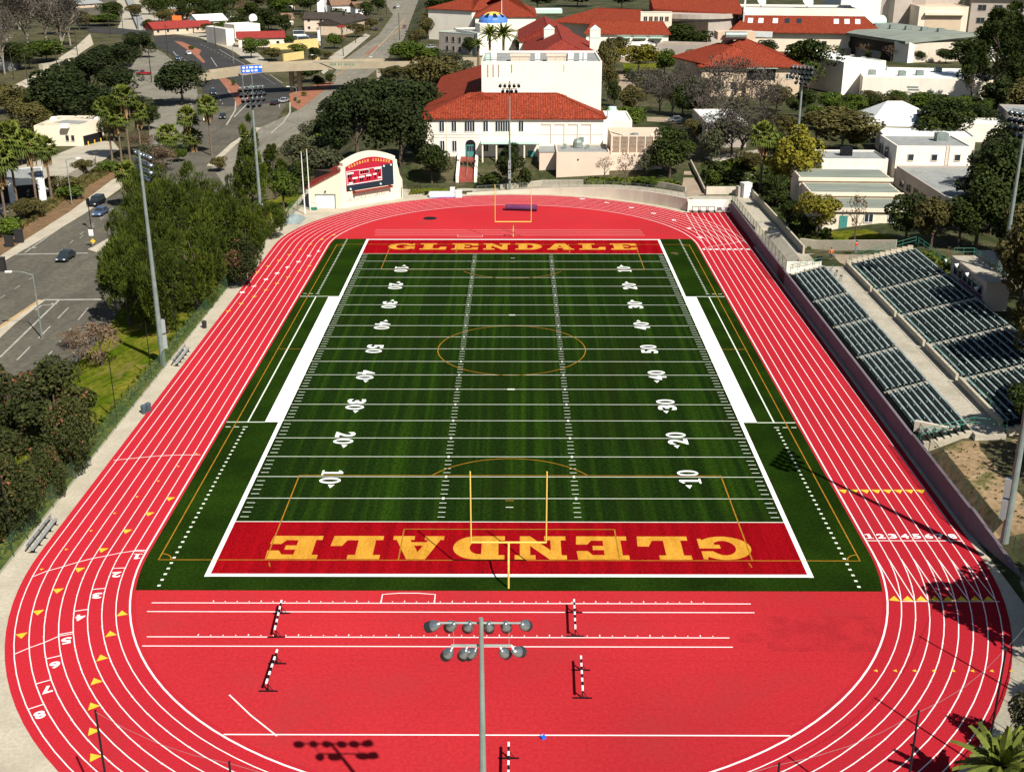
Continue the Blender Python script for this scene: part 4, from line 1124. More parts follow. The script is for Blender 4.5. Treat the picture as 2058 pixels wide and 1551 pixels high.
# stairs up to the arched door
t2 = thing('entrance_stairs', 'red brick stairs with cream side walls leading up to the arched door', 'stairs', (-9.5, 104, 1))
b = MB(); n = 18
for i in range(n): b.b6(-11.1, -8.05, 99.6 + i * .55, 99.6 + (i + 1) * .55, .2, 1.15 + (i + 1) * 2.7 / n)
b.b6(-11.1, -8.05, 109.504, 109.97, .2, 3.86); b.build('steps', M['brick'], t2)
for x in (-11.45, -7.75):
    b = MB(); b.add([(x - .3, 99.3, .2), (x + .3, 99.3, .2), (x + .3, 109.9, .2), (x - .3, 109.9, .2), (x - .3, 99.3, 1.9), (x + .3, 99.3, 1.9), (x + .3, 109.9, 4.8), (x - .3, 109.9, 4.8)], [(0, 3, 2, 1), (4, 5, 6, 7), (0, 1, 5, 4), (1, 2, 6, 5), (2, 3, 7, 6), (3, 0, 4, 7)])
    b.build('side_wall', M['stucco'], t2)
b = MB(); b.tube((-9.5, 99.8, 2.1), (-9.5, 109.6, 4.8), .04, n=5)
for i in range(5): b.tube((-9.5, 99.9 + i * 2.4, 1.1), (-9.5, 99.9 + i * 2.4, 2.15 + i * .66), .035, n=5)
b.build('handrail', M['steel'], t2)
# annex in front of the theatre
t, f = flat('low cream annex with grey flat roof in front of the white tower building', 'building', (8.6, 100), (19.3, 100), 9.9, 1.0, 6.3, 'pink', 'roofgrey', .3)
b = MB(); f.box(b, 4.2, 4.5, 0, .12, 5.0, 5.25); b.build('wall_lamp', M['dark'], t)
b = MB(); f.box(b, -3.4, -.01, -9.8, -3.2, 1.0, 6.0); b.build('wall', M['pink'], t)
b = MB(); f.box(b, -3.5, -.01, -9.8, -3.1, 6.0, 6.15); b.build('roof', M['roofgrey'], t)
for a, h in ((1.5, 1.0), (6.2, .8)):
    b = MB(); f.box(b, a, a + .7, -6, -5.3, 6.3, 6.3 + h); b.build('roof_vent', M['steel'], t)
b = MB(); b.lathe([(1.05, 0), (1.0, 1.0), (.75, 1.5), (.5, 1.7)], (13.2, 107.2, 6.4), n=12); b.box((13.9, 107.2, 7.9), (1.0, .9, 1.0))
solo(b, 'duct_fan', M['steel'], 'dark drum fan with square mouth on the annex roof', 'fan')
t = thing('chiller_yard', 'louvred cream enclosure with open top holding grey chillers', 'enclosure', (25, 108, 2))
b = MB(); b.b6(19.45, 28.6, 102.0, 102.3, 1, 5.7); b.b6(19.7, 30.2, 103, 103.25, 5.7, 6.0); b.b6(19.7, 30.2, 103, 103.25, 9.2, 9.5)
for i in range(7): b.b6(19.7 + i * 1.708, 19.95 + i * 1.708, 102.99, 103.26, 6.001, 9.199)
b.b6(19.7, 19.95, 103.26, 113, 5.7, 9.5); b.b6(29.95, 30.2, 103.26, 113, 5.7, 9.5); b.b6(19.96, 29.94, 112.75, 113, 2, 9.5); b.b6(19.7, 30.2, 102.31, 113.0, 1, 5.69)
b.build('wall', M['pink'], t)
for i in range(6):
    b = MB()
    for k in range(12): b.box((20.8 + i * 1.708, 103.12, 6.13 + k * .265), (1.44, .14, .2), 0, (.5, 0))
    b.build('louvre', M['louvre'], t)
for i in range(3):
    b = MB(); b.b6(22 + i * 2.1, 23.8 + i * 2.1, 107 , 110, 5.7, 8.2 + .5 * (i == 1)); b.lathe([(.7, 0), (.7, .3)], (22.9 + i * 2.1, 108.5, 8.2 + .5 * (i == 1)), n=12); b.build('chiller', M['steel'], t)
b = MB(); b.box((20.9, 105.2, 9.5), (.25, 5.2, .25), .5); b.box((28.9, 105.2, 9.5), (.25, 5.2, .25), -.5); b.build('brace', M['cream'], t)
flat('small grey topped store between the annex and the white tower', 'building', (18.7, 120), (25.5, 120), 14, 3, 9.6, 'stucco', 'roofwhite', .3)
b = MB(); b.b6(20.5, 22.8, 124, 127, 9.6, 11.2); b.tube((21.6, 125.5, 11.2), (21.6, 125.5, 12.0), .9, n=10)
solo(b, 'roof_unit', M['mint'], 'round topped cooling unit on the small store by the white tower', 'roof unit')

# ---- scoreboard building
P0, P1, P2 = (-38.0, 78.4), (-31.8, 78.4), (-21.4, 87.4)
t = thing('scoreboard_building', 'cream arched scoreboard building with red sign and white garage door', 'building', (-31, 84, 0))
f0 = Fr(P0, P1); f = Fr(P1, P2); LS = f.L
prof = [(0, 0), (LS, 0), (LS, 3.6), (LS - .55, 4.6), (LS - 1.1, 6.9), (LS - 1.1, 7.6), (LS - 1.5, 7.7), (LS - 1.5, 8.3)] + [(.5 + (LS - 2.0) * k / 14, 8.3 + 1.5 * math.sin(math.pi * k / 14) ** .9) for k in range(13, 0, -1)] + [(.5, 8.3), (.5, 7.7), (0, 7.6)]
n = len(prof)
b = MB(); b.add([f.q(a, 0, z) for a, z in prof] + [f.q(a, -1.1, z) for a, z in prof], [tuple(range(n)), tuple(range(2 * n - 1, n - 1, -1))] + [(i, n + i, n + (i + 1) % n, (i + 1) % n) for i in range(n)])
b.build('sign_wall', M['cream'], t)
b = MB(); A0, A1 = 1.0, LS - 2.1
arcp = [(A0 + (A1 - A0) * k / 14, 7.55 + 1.25 * math.sin(math.pi * k / 14)) for k in range(14, -1, -1)]
b.poly([f.q(a, .05, z) for a, z in [(A0, 3.0), (A1, 3.0)] + arcp]); sg = b.build('sign_panel', M['sred'], t)
b = MB(); f.box(b, A1 - 2.55, A1 - .02, .06, .12, 3.05, 7.0); f.box(b, A0 + .02, A1 - 2.56, .06, .11, 3.05, 4.05); b.build('screen', M['snavy'], sg)
b = MB()
SA, SB = A0 + .15, A1 - 2.65
for a0, a1, z0, z1 in ((SA, SB, 4.15, 4.27), (SA, SB, 6.65, 6.73), (SA, SA + .08, 4.27, 6.65), (SB - .08, SB, 4.27, 6.65)): f.box(b, a0, a1, .06, .13, z0, z1)
b.build('board_frame', M['white'], sg)
W = SB - SA
for a, z, w, h in ((.36, 5.75, .28, .75),):
    b = MB()
    for q0, q1, z0, z1 in ((0, W * w, 0, .06), (0, W * w, h, h + .06), (0, .06, .06, h), (W * w - .06, W * w, .06, h)): f.box(b, SA + W * a + q0, SA + W * a + q1, .06, .12, z + z0, z + z1)
    b.build('clock_frame', M['white'], sg)
for a, z in ((.40, 5.9), (.46, 5.9), (.53, 5.9), (.59, 5.9), (.04, 5.55), (.10, 5.55), (.82, 5.75), (.89, 5.75), (.20, 4.55), (.37, 4.6), (.43, 4.6), (.57, 4.65), (.63, 4.65), (.79, 4.75), (.07, 4.7), (.92, 4.95)):
    b = MB(); f.box(b, SA + W * a, SA + W * a + .28, .06, .12, z, z + .5); b.build('digit_window', M['black'], sg)
for a, z, w in ((.01, 6.12, .19), (.79, 6.32, .19), (.16, 5.15, .15), (.35, 5.2, .15), (.55, 5.28, .15), (.75, 5.35, .1), (.05, 4.32, .11), (.88, 4.55, .10)):
    b = MB(); f.box(b, SA + W * a, SA + W * (a + w), .06, .115, z, z + .28); b.build('caption_plate', M['white'], sg)
for a, z in ((A0 + .8, 3.4), (A1 - 3.1, 3.5), (A1 - 2.2, 6.75), (A1 - .6, 6.8)):
    b = MB(); b.lathe([(.05, 0), (.22, .12), (.2, .22)], f.q(a, .1, z), (f.n.x, f.n.y, 0), 8); b.build('lamp', M['mint'], sg)
b = MB(); f.box(b, A0 + 1.4, A1 - .9, .06, .9, 2.72, 2.85); f.box(b, A0 + 1.3, A0 + 1.7, .06, 1.0, 2.6, 2.98); f.box(b, A1 - 1.2, A1 - .8, .06, 1.0, 2.6, 2.98); b.build('light_rail', M['roofred'], t)
b = MB(); txt = 'GLENDALE COLLEGE'
for k, ch in enumerate(txt):
    if ch == ' ': continue
    tt = (k + .5) / len(txt); a = A0 + .55 + (A1 - A0 - 1.1) * tt; z = 7.2 + 1.0 * math.sin(math.pi * (.06 + .88 * tt)); rot = .34 * math.cos(math.pi * tt)
    vs, fs = glyph(ch if ch in SLAB else ch, .03)
    b.add([f.q(a + (x - .5) * .34 * math.cos(rot) - (y - .5) * .46 * math.sin(rot), .075, z + (x - .5) * .34 * math.sin(rot) + (y - .5) * .46 * math.cos(rot)) for x, y in vs], fs)
b.build('sign_lettering', M['postY'], sg)
b = MB(); r2 = random.Random(3)
for k in range(30):
    a = .9 + k * .315 + r2.uniform(-.05, .05); z = 1.1 + .03 * k * .2 + r2.uniform(-.08, .12)
    h = r2.choice((.2, .25, .35, .55)); lean = .12
    if k % 5 == 4: continue
    b.add([f.q(a, .03, z), f.q(a + .08, .03, z), f.q(a + .08 + lean, .03, z + h), f.q(a + lean, .03, z + h)], [(0, 1, 2, 3)])
    if k % 3: b.add([f.q(a + lean, .033, z + h * .5), f.q(a + .22, .033, z + h * .42), f.q(a + .24, .033, z + h * .58), f.q(a + lean, .033, z + h * .66)], [(0, 1, 2, 3)])
b.build('wall_lettering', M['sred'], t)
b = MB(); b.add([(-38, 78.4, 0), (-31.8, 78.4, 0), (-31.8, 78.4, 7.2), (-38, 78.4, 4.0), (-38, 88, 0), (-31.8, 88, 0), (-31.8, 88, 7.2), (-38, 88, 4.0)], [(0, 1, 2, 3), (5, 4, 7, 6), (4, 0, 3, 7), (1, 5, 6, 2)]); b.build('wall', M['cream'], t)
b = MB(); b.add([(-38.5, 78.0, 3.85), (-31.75, 78.0, 7.34), (-31.75, 88.4, 7.34), (-38.5, 88.4, 3.85), (-38.5, 78.0, 3.6), (-31.75, 78.0, 7.1), (-31.75, 88.4, 7.1), (-38.5, 88.4, 3.6)], [(0, 1, 2, 3), (4, 7, 6, 5), (0, 4, 5, 1), (2, 6, 7, 3), (3, 7, 4, 0)]); b.build('roof', M['tile2'], t)
b = MB(); b.prism([f.p(.3, -1.11), f.p(LS - .3, -1.11), f.p(LS - .3, -9), f.p(.3, -9)], 0, 4.2); b.build('wall', M['cream'], t)
b = MB(); b.add([f.q(.2, -1.12, 6.4), f.q(LS + .6, -1.12, 5.0), f.q(LS + .6, -9.6, 4.4), f.q(.2, -9.6, 5.8), f.q(.2, -1.12, 4.2), f.q(LS + .6, -1.12, 4.21), f.q(LS + .6, -9.6, 4.2), f.q(.2, -9.6, 4.2)], [(0, 1, 2, 3), (4, 7, 6, 5), (0, 4, 5, 1), (1, 5, 6, 2), (2, 6, 7, 3), (3, 7, 4, 0)]); b.build('roof', M['roofdark'], t)
b = MB(); f0.box(b, 1.35, 4.85, .0, .06, 0.02, 2.55); gd = b.build('garage_door', M['white'], t)
b = MB(); f0.box(b, 1.25, 5.0, .0, .2, 2.56, 2.72); f0.box(b, 4.86, 5.0, .0, .2, 0, 2.56); gd2 = b.build('door_frame', M['steel'], t)
b = MB(); f0.box(b, 3.0, 3.3, .0, .25, 3.1, 3.3); b.build('wall_lamp', M['dark'], t)
b = MB(); fr = Fr(P2, (P2[0] - 1, P2[1] + 1.2)); f.box(b, LS - .4, LS - .2, 0, .04, .1, 2.2); b.build('door', M['greens'], t)
t = thing('sports_rack', 'low dark rack of gear left of the white garage door', 'rack', (-37.2, 77.2, 0))
b = MB(); b.b6(-37.8, -36.4, 76.9, 77.5, .05, .45); b.build('tray', M['greens'], t)
b = MB()
for x in (-37.7, -36.5): b.tube((x, 77.2, .1), (x, 77.2, 1.3), .03, n=5)
b.tube((-37.7, 77.2, 1.3), (-36.5, 77.2, 1.3), .03, n=5); b.build('frame', M['steel'], t)

# ---- campus: centre back
t, f = house('big hall with hipped red tile roof behind the bare trees', 'building', (52.5, 203), (80, 202), 32, 3, 12.4, 18.3, 'cream2', 'tile', 'campus_hall', ov=1.2, inset=13)
b = MB(); f.box(b, 12.6, 20.6, 0, .1, 8.0, 11.6); b.build('loggia', M['dark'], t)
b = MB()
for k in range(4): f.box(b, 12.4, 15.2 + 1.6 * k, .11, 2.0 - .3 * k, 4 + 1.15 * k, 5.1 + 1.15 * k)
b.build('outside_stair', M['cream2'], t)
b = MB(); f.box(b, 12.2, 21, 0, 1.1, 11.85, 12.1); b.build('fascia', M['mint'], t)
win(t, f, 23.5, 9.0, 1.6, 1.3); win(t, f, 5, 6.0, 1.4, 2.0); win(t, f, 8.4, 6.0, 1.4, 2.0)
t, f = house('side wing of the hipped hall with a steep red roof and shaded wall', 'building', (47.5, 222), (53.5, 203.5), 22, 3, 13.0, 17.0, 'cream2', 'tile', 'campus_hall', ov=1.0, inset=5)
b = MB(); b.b6(59, 70, 219, 226, 18.0, 20.2); solo(b, 'roof_box', M['cream2'], 'cream parapet box on the ridge of the hipped hall', 'roof structure')
b = MB(); b.tube((61, 217.6, 19.4), (67, 217.6, 19.4), 1.1, n=12); solo(b, 'roof_unit', M['steel'], 'grey horizontal duct on the ridge of the hipped hall', 'roof unit')
flat('small shed with bright white roof beside the big bare tree', 'building', (41.6, 120.5), (50.5, 120.5), 21, 3, 9.2, 'mauve', 'roofwhite', .1, 'shed')
# hall with two chimneys right behind the white tower
t, f = house('hall with pinkish red roof and two white chimney towers behind the white tower', 'building', (3.2, 292), (3.2, 226), 22.5, 3, 11.0, 16.6, 'stucco', 'tile2', 'campus_hall', ov=.6, inset=10, hl=False)
for (x, y, z1) in ((11.2, 268, 17.3), (26.0, 262, 17.6)):
    b = MB(); b.box((x, y, z1 / 2 + 1.5), (3.4, 3.4, z1 - 3)); c = b.build('chimney', M['stucco'], t)
    b = MB(); b.lathe([(2.6, 0), (.1, 1.4)], (x, y, z1), n=4); b.box((x, y - 1.74, z1 - 2.4), (3.2, .05, .5)); b.build('chimney_cap', M['mint'], c)
house('left wing of the chimney hall with a white gable wall and red roof', 'building', (1.4, 330), (1.4, 286), 19, 3, 12.0, 17.0, 'stucco', 'tile2', 'campus_hall', hl=False, hr=False)
# domed building
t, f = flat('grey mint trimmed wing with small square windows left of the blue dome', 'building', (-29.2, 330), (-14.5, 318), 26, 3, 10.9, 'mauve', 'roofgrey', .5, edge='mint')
for zz in (4.8, 8.2):
    for k in range(3): win(t, f, 3.6 + 3.2 * k, zz, 1.3, 1.7, 'glass', 'mauve', 0)
t, f = flat('white block below the blue dome behind the date palms', 'building', (-14.0, 316), (0.5, 322), 26, 3, 11.6, 'stucco', 'roofgrey', .4)
t = thing('dome', 'blue and white ribbed dome on an octagonal drum', 'dome', (-8.5, 330, 11))
b = MB(); b.lathe([(6.9, 0), (6.9, 4.2), (6.5, 4.4)], (-8.5, 331, 10.4), n=8); b.build('drum', M['stucco'], t)
prof = [(5.6 * math.cos(R(a)), 3.9 * math.sin(R(a))) for a in range(0, 91, 15)]
b = MB(); n = 16
for k in range(len(prof) - 1):
    (r0, z0), (r1, z1) = prof[k], prof[k + 1]
    for i in range(n):
        a0, a1 = 2 * math.pi * i / n, 2 * math.pi * (i + 1) / n
        b.cur = 0 if (k < 2 or (k == 2 and i % 2)) else (1 if (k > 3 or i % 2) else 2)
        P = [(-8.5 + r * math.cos(a), 331 + r * math.sin(a), 14.8 + z) for r, z, a in ((r0, z0, a0), (r0, z0, a1), (r1, z1, a1), (r1, z1, a0))]
        b.add(P, [(0, 1, 2, 3)] if r1 > .05 else [(0, 1, 2)])
M['domeblue'] = mat('blue_tile', (.06, .16, .50), (.10, .22, .55), 2.0, rough=.35); M['navy'] = mat('navy_tile', (.012, .018, .05), rough=.4)
b.build('shell', [M['domeblue'], M['postY'], M['navy']], t)
house('white walled hall with red hip roof left of the dome', 'building', (-37.0, 385), (-18, 372), 40, 3, 16.5, 22, 'stucco', 'tile', 'campus_hall', inset=14)
house('long red roofed hall behind the blue dome', 'building', (-16, 352), (8, 352), 46, 3, 15.5, 22.5, 'stucco', 'tile', 'campus_hall', inset=15)
b = MB(); b.tube((-5.2, 330, 10), (-5.2, 330, 33), .14, .08, 8); solo(b, 'flagpole', M['white'], 'thin campus flagpole in front of the blue dome', 'flagpole')
flat('thin white canopy roof between the dome and the red roofs', 'canopy', (3, 392), (20, 392), 10, 14, 15.5, 'mint', 'roofwhite', .1, 'canopy')
# red roofed student centre
t, f = house('long low red roofed centre with shaded eaves at the top of the picture', 'building', (17, 380), (55, 352), 34, 3, 11.5, 16.5, 'mauve', 'tile', 'campus_hall', ov=2.0, inset=10)
t, f = house('red roofed centre front with white gables and patio awnings', 'building', (27, 330), (58, 327), 22, 3, 10.8, 14.5, 'stucco', 'tile', 'campus_hall', ov=.8, inset=2)
for k in range(5): win(t, f, 2.5 + k * 5.2, 6.2, 2.4, 2.2, 'glass', 'white', 1)
for k in range(3):
    b = MB(); f.box(b, 12 + k * 6, 17 + k * 6, .02, 2.6, 9.4, 9.6); b.build('awning', M['mint'], t)
t, f = flat('cream roof lantern with five square windows on the red roofed centre', 'roof lantern', (48.5, 340), (60.5, 339), 8, 11, 17.5, 'cream', 'roofgrey', .2, 'roof_lantern')
for k in range(5): win(t, f, 1.2 + k * 2.05, 14.6, 1.35, 1.7, 'glass', 'cream', 1)
t = thing('drum_hall', 'grey hall with a dark glazed bow front under a red roof', 'building', (72, 350, 3))
arcq = [(72 + 15 * math.cos(R(a)), 352 - 13 * math.sin(R(a))) for a in range(170, 29, -10)]
b = MB(); b.prism([(88, 350), (88, 366), (57, 366)] + arcq, 3, 17.0); b.build('wall', M['mauve'], t)
b = MB(); b.wallrun([(x, y - .25) for x, y in arcq[2:10]], .3, 5, 14.4); b.build('glazing', M['wood'], t)
b = MB(); b.wallrun([(x, y - .5) for x, y in arcq], 1.4, 15.4, 17.1); b.build('soffit', M['mauve'], t)
b = MB(); q = [(55, 356), (89, 341), (90, 368), (55, 372)]
b.add([(x, y, z) for (x, y), z in zip(q, (18.2, 17.0, 22, 22))] + [(x, y, 16.9) for x, y in q], [(0, 1, 2, 3), (4, 7, 6, 5), (0, 4, 5, 1), (1, 5, 6, 2), (2, 6, 7, 3), (3, 7, 4, 0)]); b.build('roof', M['tile'], t)
b = MB(); b.add([(88.3, 341, 6), (88.3, 341, 18), (93.5, 368, 22.8), (93.5, 368, 10), (88.8, 340.8, 6), (88.8, 340.8, 18), (94, 367.8, 22.8), (94, 367.8, 10)], [(0, 3, 2, 1), (4, 5, 6, 7), (0, 1, 5, 4), (1, 2, 6, 5), (2, 3, 7, 6), (3, 0, 4, 7)]); b.build('gable_wall', M['roofwhite'], t)
flat('curved grey patio wall with planters below the dark glazed front', 'wall', (52, 312), (70, 306), 12, 3, 8.0, 'mauve', 'path', .6, 'patio')
flat('white stair block of the patio with a mint awning', 'building', (38, 306), (51, 308), 10, 3, 8.6, 'stucco', 'roofwhite', .3)
t, f = house('long building with a row of skylights in its red roof', 'building', (84, 334), (137, 326), 26, 3, 11.2, 16.2, 'cream', 'tile', 'campus_hall', ov=1.6, inset=4)
for k, (a, m) in enumerate([(5, 'roofwhite'), (9, 'roofwhite'), (14.5, 'roofwhite'), (19, 'glass'), (23.5, 'glass'), (37.5, 'roofwhite'), (41.5, 'roofwhite'), (45.5, 'roofwhite')]):
    b = MB(); b.add([f.q(a, -5.6, 13.62), f.q(a + 1.9, -5.6, 13.62), f.q(a + 2.2, -10.4, 15.5), f.q(a + .3, -10.4, 15.5), f.q(a, -5.6, 13.3), f.q(a + 1.9, -5.6, 13.3), f.q(a + 2.2, -10.4, 15.1), f.q(a + .3, -10.4, 15.1)], [(0, 1, 2, 3), (0, 4, 5, 1), (1, 5, 6, 2), (2, 6, 7, 3), (3, 7, 4, 0)]); b.build('skylight', M[m], t)
for a in (28, 33, 43): win(t, f, a, 6.2, 1.9, 1.9, 'glass', 'cream', 0)
b = MB(); b.prism([f.p(4, 2.2), f.p(14, 4.5), f.p(14.2, 4.0), f.p(4, 1.4)], 9.5, 11.6); b.build('curved_parapet', M['roofwhite'], t)
flat('flat grey roof block with white parapets behind the skylights', 'building', (84, 366), (137, 358), 22, 3, 17.3, 'stucco', 'roofgrey', .8)
for k, (x, y, r, lab) in enumerate([(101, 372, 2.3, 'small white dish aerial on the flat roof, left one'), (120, 372, 2.9, 'white round dish aerial on the flat roof'), (140, 374, 4.2, 'big grey dish aerial seen from its edge')]):
    b = MB(); b.lathe([(.1, -.5), (r * .5, -.35), (r, .2), (r * .96, .25), (r * .4, -.2), (.1, -.3)], (x, y, 20.5), (.5, -.8, .5), 16); b.tube((x, y, 17), (x, y, 20.4), .2, n=6)
    solo(b, 'dish_aerial', M['roofwhite'], lab, 'dish aerial', 'dish aerials')
flat('tall white block at the top edge right of the dishes', 'building', (145, 415), (163, 415), 30, 3, 22, 'roofwhite', 'roofwhite', .4)
flat('tall grey block in shade at the top edge', 'building', (163.5, 432), (186, 425), 40, 3, 22, 'mauve', 'roofwhite', .5)
flat('long grey walled block with bright white roof at the top right', 'building', (172, 425), (205, 432), 48, 3, 20.5, 'mauve', 'roofwhite', .4)
t, f = flat('cream framed pavilion with a deep shaded recess at the top right', 'building', (178, 408), (199, 406), 26, 3, 15.5, 'cream', 'cream2', .4)
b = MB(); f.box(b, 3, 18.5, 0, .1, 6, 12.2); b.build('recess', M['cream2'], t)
b = MB(); f.box(b, 2.4, 19.2, .0, 1.6, 12.3, 13.3); b.build('lintel', M['cream'], t)
t = thing('barrel_roof_building', 'long white building with barrel shaped green grey roof', 'building', (140, 315, 3))
fb = Fr((122, 342), (137.5, 291)); LB = fb.L
b = MB(); fb.box(b, 0, LB, -30, -.6, 3, 10.6); b.build('wall', M['concw'], t)
b = MB(); fb.box(b, 2, LB - 6, -.6, -.5, 4, 10); b.build('shaded_facade', M['dark'], t)  # dark sheet painting in the shade on the facade below the eave
b = MB()
pr = [(1.4, 10.5), (1.6, 11.4), (-3, 12.3), (-18, 12.9), (-29, 13.2), (-30.5, 12.6)]
b.add([fb.q(-1, d, z) for d, z in pr] + [fb.q(LB + .5, d, z) for d, z in pr], [(k, 6 + k, 7 + k, k + 1) for k in range(5)] + [(0, 5, 11, 6), (0, 1, 2, 3, 4, 5), (11, 10, 9, 8, 7, 6)]); b.build('roof', M['roofgreen'], t)
fe = Fr((137.6, 290.6), (161, 306))
b = MB(); fe.box(b, -.2, fe.L, -6, .4, 3, 10.9); b.build('end_wall', M['stucco'], t)
b = MB(); b.tube((121, 343, 12.0), (150, 368, 12.4), 2.6, n=16); b.build('barrel', M['mint'], t)
for k in range(6): unit(['grey roof unit left on the barrel roof', 'pair of grey roof units near the barrel', 'grey unit in the middle of the green grey roof', 'grey box unit toward the right of the green grey roof', 'low unit at the back right of the green grey roof', 'dark unit at the right edge of the green grey roof'][k], 134 + 4.2 * k, 338 - 5.5 * k, 12.6, 2.2, 2.2, 1.6)
flat('small white block with slots right of the barrel roof building', 'building', (160, 300), (174, 294), 16, 3, 9.6, 'stucco', 'teal', .3)
t, f = flat('long low white building with units on its white roof', 'building', (96.6, 198.5), (126.5, 192.5), 26, 2, 9.7, 'stucco', 'roofwhite', .3)
for k, (a, d) in enumerate(((3, 8), (11, 7), (16, 9), (7, 20), (22, 18))): unit(['small grey unit at the left of the long white roof', 'dark unit in the middle of the long white roof', 'dark unit right of middle on the long white roof', 'pale unit at the back of the long white roof', 'flat unit at the right of the long white roof'][k], *f.p(a, -d), 9.75, 1.9, 1.5, 1.3)
b = MB(); f.box(b, 13.5, 17.5, .02, .9, 3, 6); b.build('porch', M['dark'], t)
b = MB(); f.box(b, 12, 15, .0, .05, 7.3, 7.7); f.box(b, 12.3, 15.3, .0, .05, 6.6, 7.0); b.build('wall_sign', M['steel'], t)
t, f = flat('right end of the long white building with a recessed dark entrance', 'building', (126.6, 191.8), (140, 200.5), 20, 2, 9.2, 'cream', 'roofgrey', .3)
b = MB(); f.box(b, 3, 8, 0, .05, 3, 7.6); b.build('entrance', M['dark'], t)
b = MB(); f.box(b, 1.2, 8.8, 0, .8, 7.7, 8.3); b.build('canopy', M['roofgrey'], t)
t, f = flat('taller white wall block behind the long low white building', 'building', (93, 206), (106, 210), 34, 2, 12.8, 'stucco', 'roofwhite', .3)
for k in range(3): unit(['first dark unit along the taller white roof', 'second dark unit along the taller white roof', 'third dark unit along the taller white roof'][k], 99 + 3 * k, 228 - 5 * k, 12.9, 2.4, 2.4, 1.9, 'dark')
# tent and the flat white roofs round it
t = thing('tent', 'white peaked tent canopy between flat white roofs', 'tent', (85, 131, 4))
b = MB(); b.add([(77.3, 122.5, 8.6), (94, 121.5, 8.6), (96, 139, 8.6), (78.5, 139.5, 8.6), (83.2, 130.5, 12.6), (86.6, 130.5, 12.6), (77.3, 122.5, 8.2), (94, 121.5, 8.2), (96, 139, 8.2), (78.5, 139.5, 8.2)], [(0, 1, 5, 4), (1, 2, 5), (2, 3, 4, 5), (3, 0, 4), (0, 6, 7, 1), (1, 7, 8, 2), (2, 8, 9, 3), (3, 9, 6, 0)]); b.build('canopy', M['roofwhite'], t)
for x, y in ((78, 123), (93.5, 122), (95.5, 138.5), (79, 139)):
    b = MB(); b.tube((x, y, 3.5), (x, y, 8.4), .12, n=6); b.build('pole', M['white'], t)
flat('flat white roofed building in front of the tent', 'building', (77.6, 112), (96, 109.5), 10, 3, 7.8, 'stucco', 'roofwhite', .3)
t, f = flat('lower white roofed link in front of the tent with dark doorway', 'building', (77, 106), (92, 104), 5.5, 3, 7.0, 'stucco', 'roofwhite', .2)
t, f = flat('two storey cream building with grey flat roof and three small windows', 'building', (70.6, 80.5), (84.2, 80.0), 12.5, 3, 11.0, 'stucco', 'roofgrey', .25)
for a in (2.2, 6.5, 10.7): win(t, f, a, 8.6, 1.0, 1.1, 'glass', 'cream', 0)
fl = Fr((70.6, 93), (70.6, 80.5))
for a in (2, 6): win(t, fl, a, 8.2, 1.2, 1.8, 'glass', 'mauve', 0)
b = MB(); f.box(b, 9.0, 9.08, .05, .12, 7.4, 11.5); f.box(b, 9.6, 9.68, .05, .12, 7.4, 11.5)
for k in range(12): f.box(b, 9.081, 9.599, .05, .1, 7.5 + .33 * k, 7.55 + .33 * k)
b.build('ladder', M['pink'], t)
unit('grey unit on the roof of the two storey building', 81, 87.5, 11, 2.2, 1.8, 1.5)
t, f = flat('lower wing running toward the camera with shaded window wall', 'building', (70.8, 46), (84.5, 46), 34, 3, 7.4, 'mauve', 'roofgrey', .3)
fl = Fr((70.8, 80), (70.8, 46))
for k in range(8): win(t, fl, 3 + 4 * k, 4.6, 2.4, 1.3, 'glass', 'mauve', 1)
for k in range(2): 
    b = MB(); y = 60 - 5 * k; b.lathe([(1.6, 0), (.1, 1.0)], (77 + 2 * k, y, 7.4), n=4)
    solo(b, 'roof_vent', M['roofdark'], ['dark pyramid vent on the grey roof wing, farther one', 'dark pyramid vent on the grey roof wing, nearer one'][k], 'roof vent', 'pyramid vents')
t, f = flat('white block with blank panels below the olive tree', 'building', (57.3, 81.5), (69.5, 81.2), 9.5, 3, 8.4, 'stucco', 'roofgrey', .3)
for k in range(3):
    b = MB(); f.box(b, 2.8 + 2.6 * k, 5.3 + 2.6 * k, 0, .06, 3.6, 7.0); b.build('panel', M['white'], t)
unit('dark box unit with a duct on the white block roof', 63, 86.5, 8.45, 2.0, 1.6, 1.5, 'dark')
for k in range(3):
    y = 50.5 + 8.2 * k
    t, f = flat(['portable classroom with green door and ribbed grey roof, nearest the grass', 'middle portable classroom with ribbed grey roof', 'rear portable classroom with ribbed grey roof'][k], 'classroom', (50.0, y), (64.5 + k * .6, y - .7), 8.0, 2.5, 6.4 + .85 * k, 'cream', 'roofgreen', .02, 'portable_classroom', 'portable classrooms')
    for j in range(4):
        b = MB(); f.box(b, 0, f.L, -.6 - 1.9 * j, -.5 - 1.9 * j, 6.43 + .85 * k, 6.50 + .85 * k); b.build('roof_seam', M['roofgreen'], t)
    b = MB(); f.box(b, -.3, f.L + .3, 0, .4, 5.9 + .85 * k, 6.47 + .85 * k); b.build('fascia', M['cream'], t)
    if k == 0:
        b = MB(); f.box(b, 3.0, 4.3, 0, .06, 2.6, 5.2); d = b.build('door', M['teal'], t)
        win(t, f, 7.0, 4.2, 1.3, 1.2); win(t, f, 10.8, 4.2, 1.3, 1.2)
flat('pale grey blank walled building at the right edge behind the big tree', 'building', (110, 128), (128, 124), 16, 3, 9.8, 'mauve', 'roofgrey', .3)
flat('white roof strip behind the tree right of the tent', 'building', (99, 128), (109, 126.5), 9, 3, 7.8, 'stucco', 'roofwhite', .3)
t, f = house('three storey building with red roof in the top right corner', 'building', (205, 420), (262, 404), 40, 3, 20, 26, 'mauve', 'tile', 'campus_hall', ov=2, inset=12)
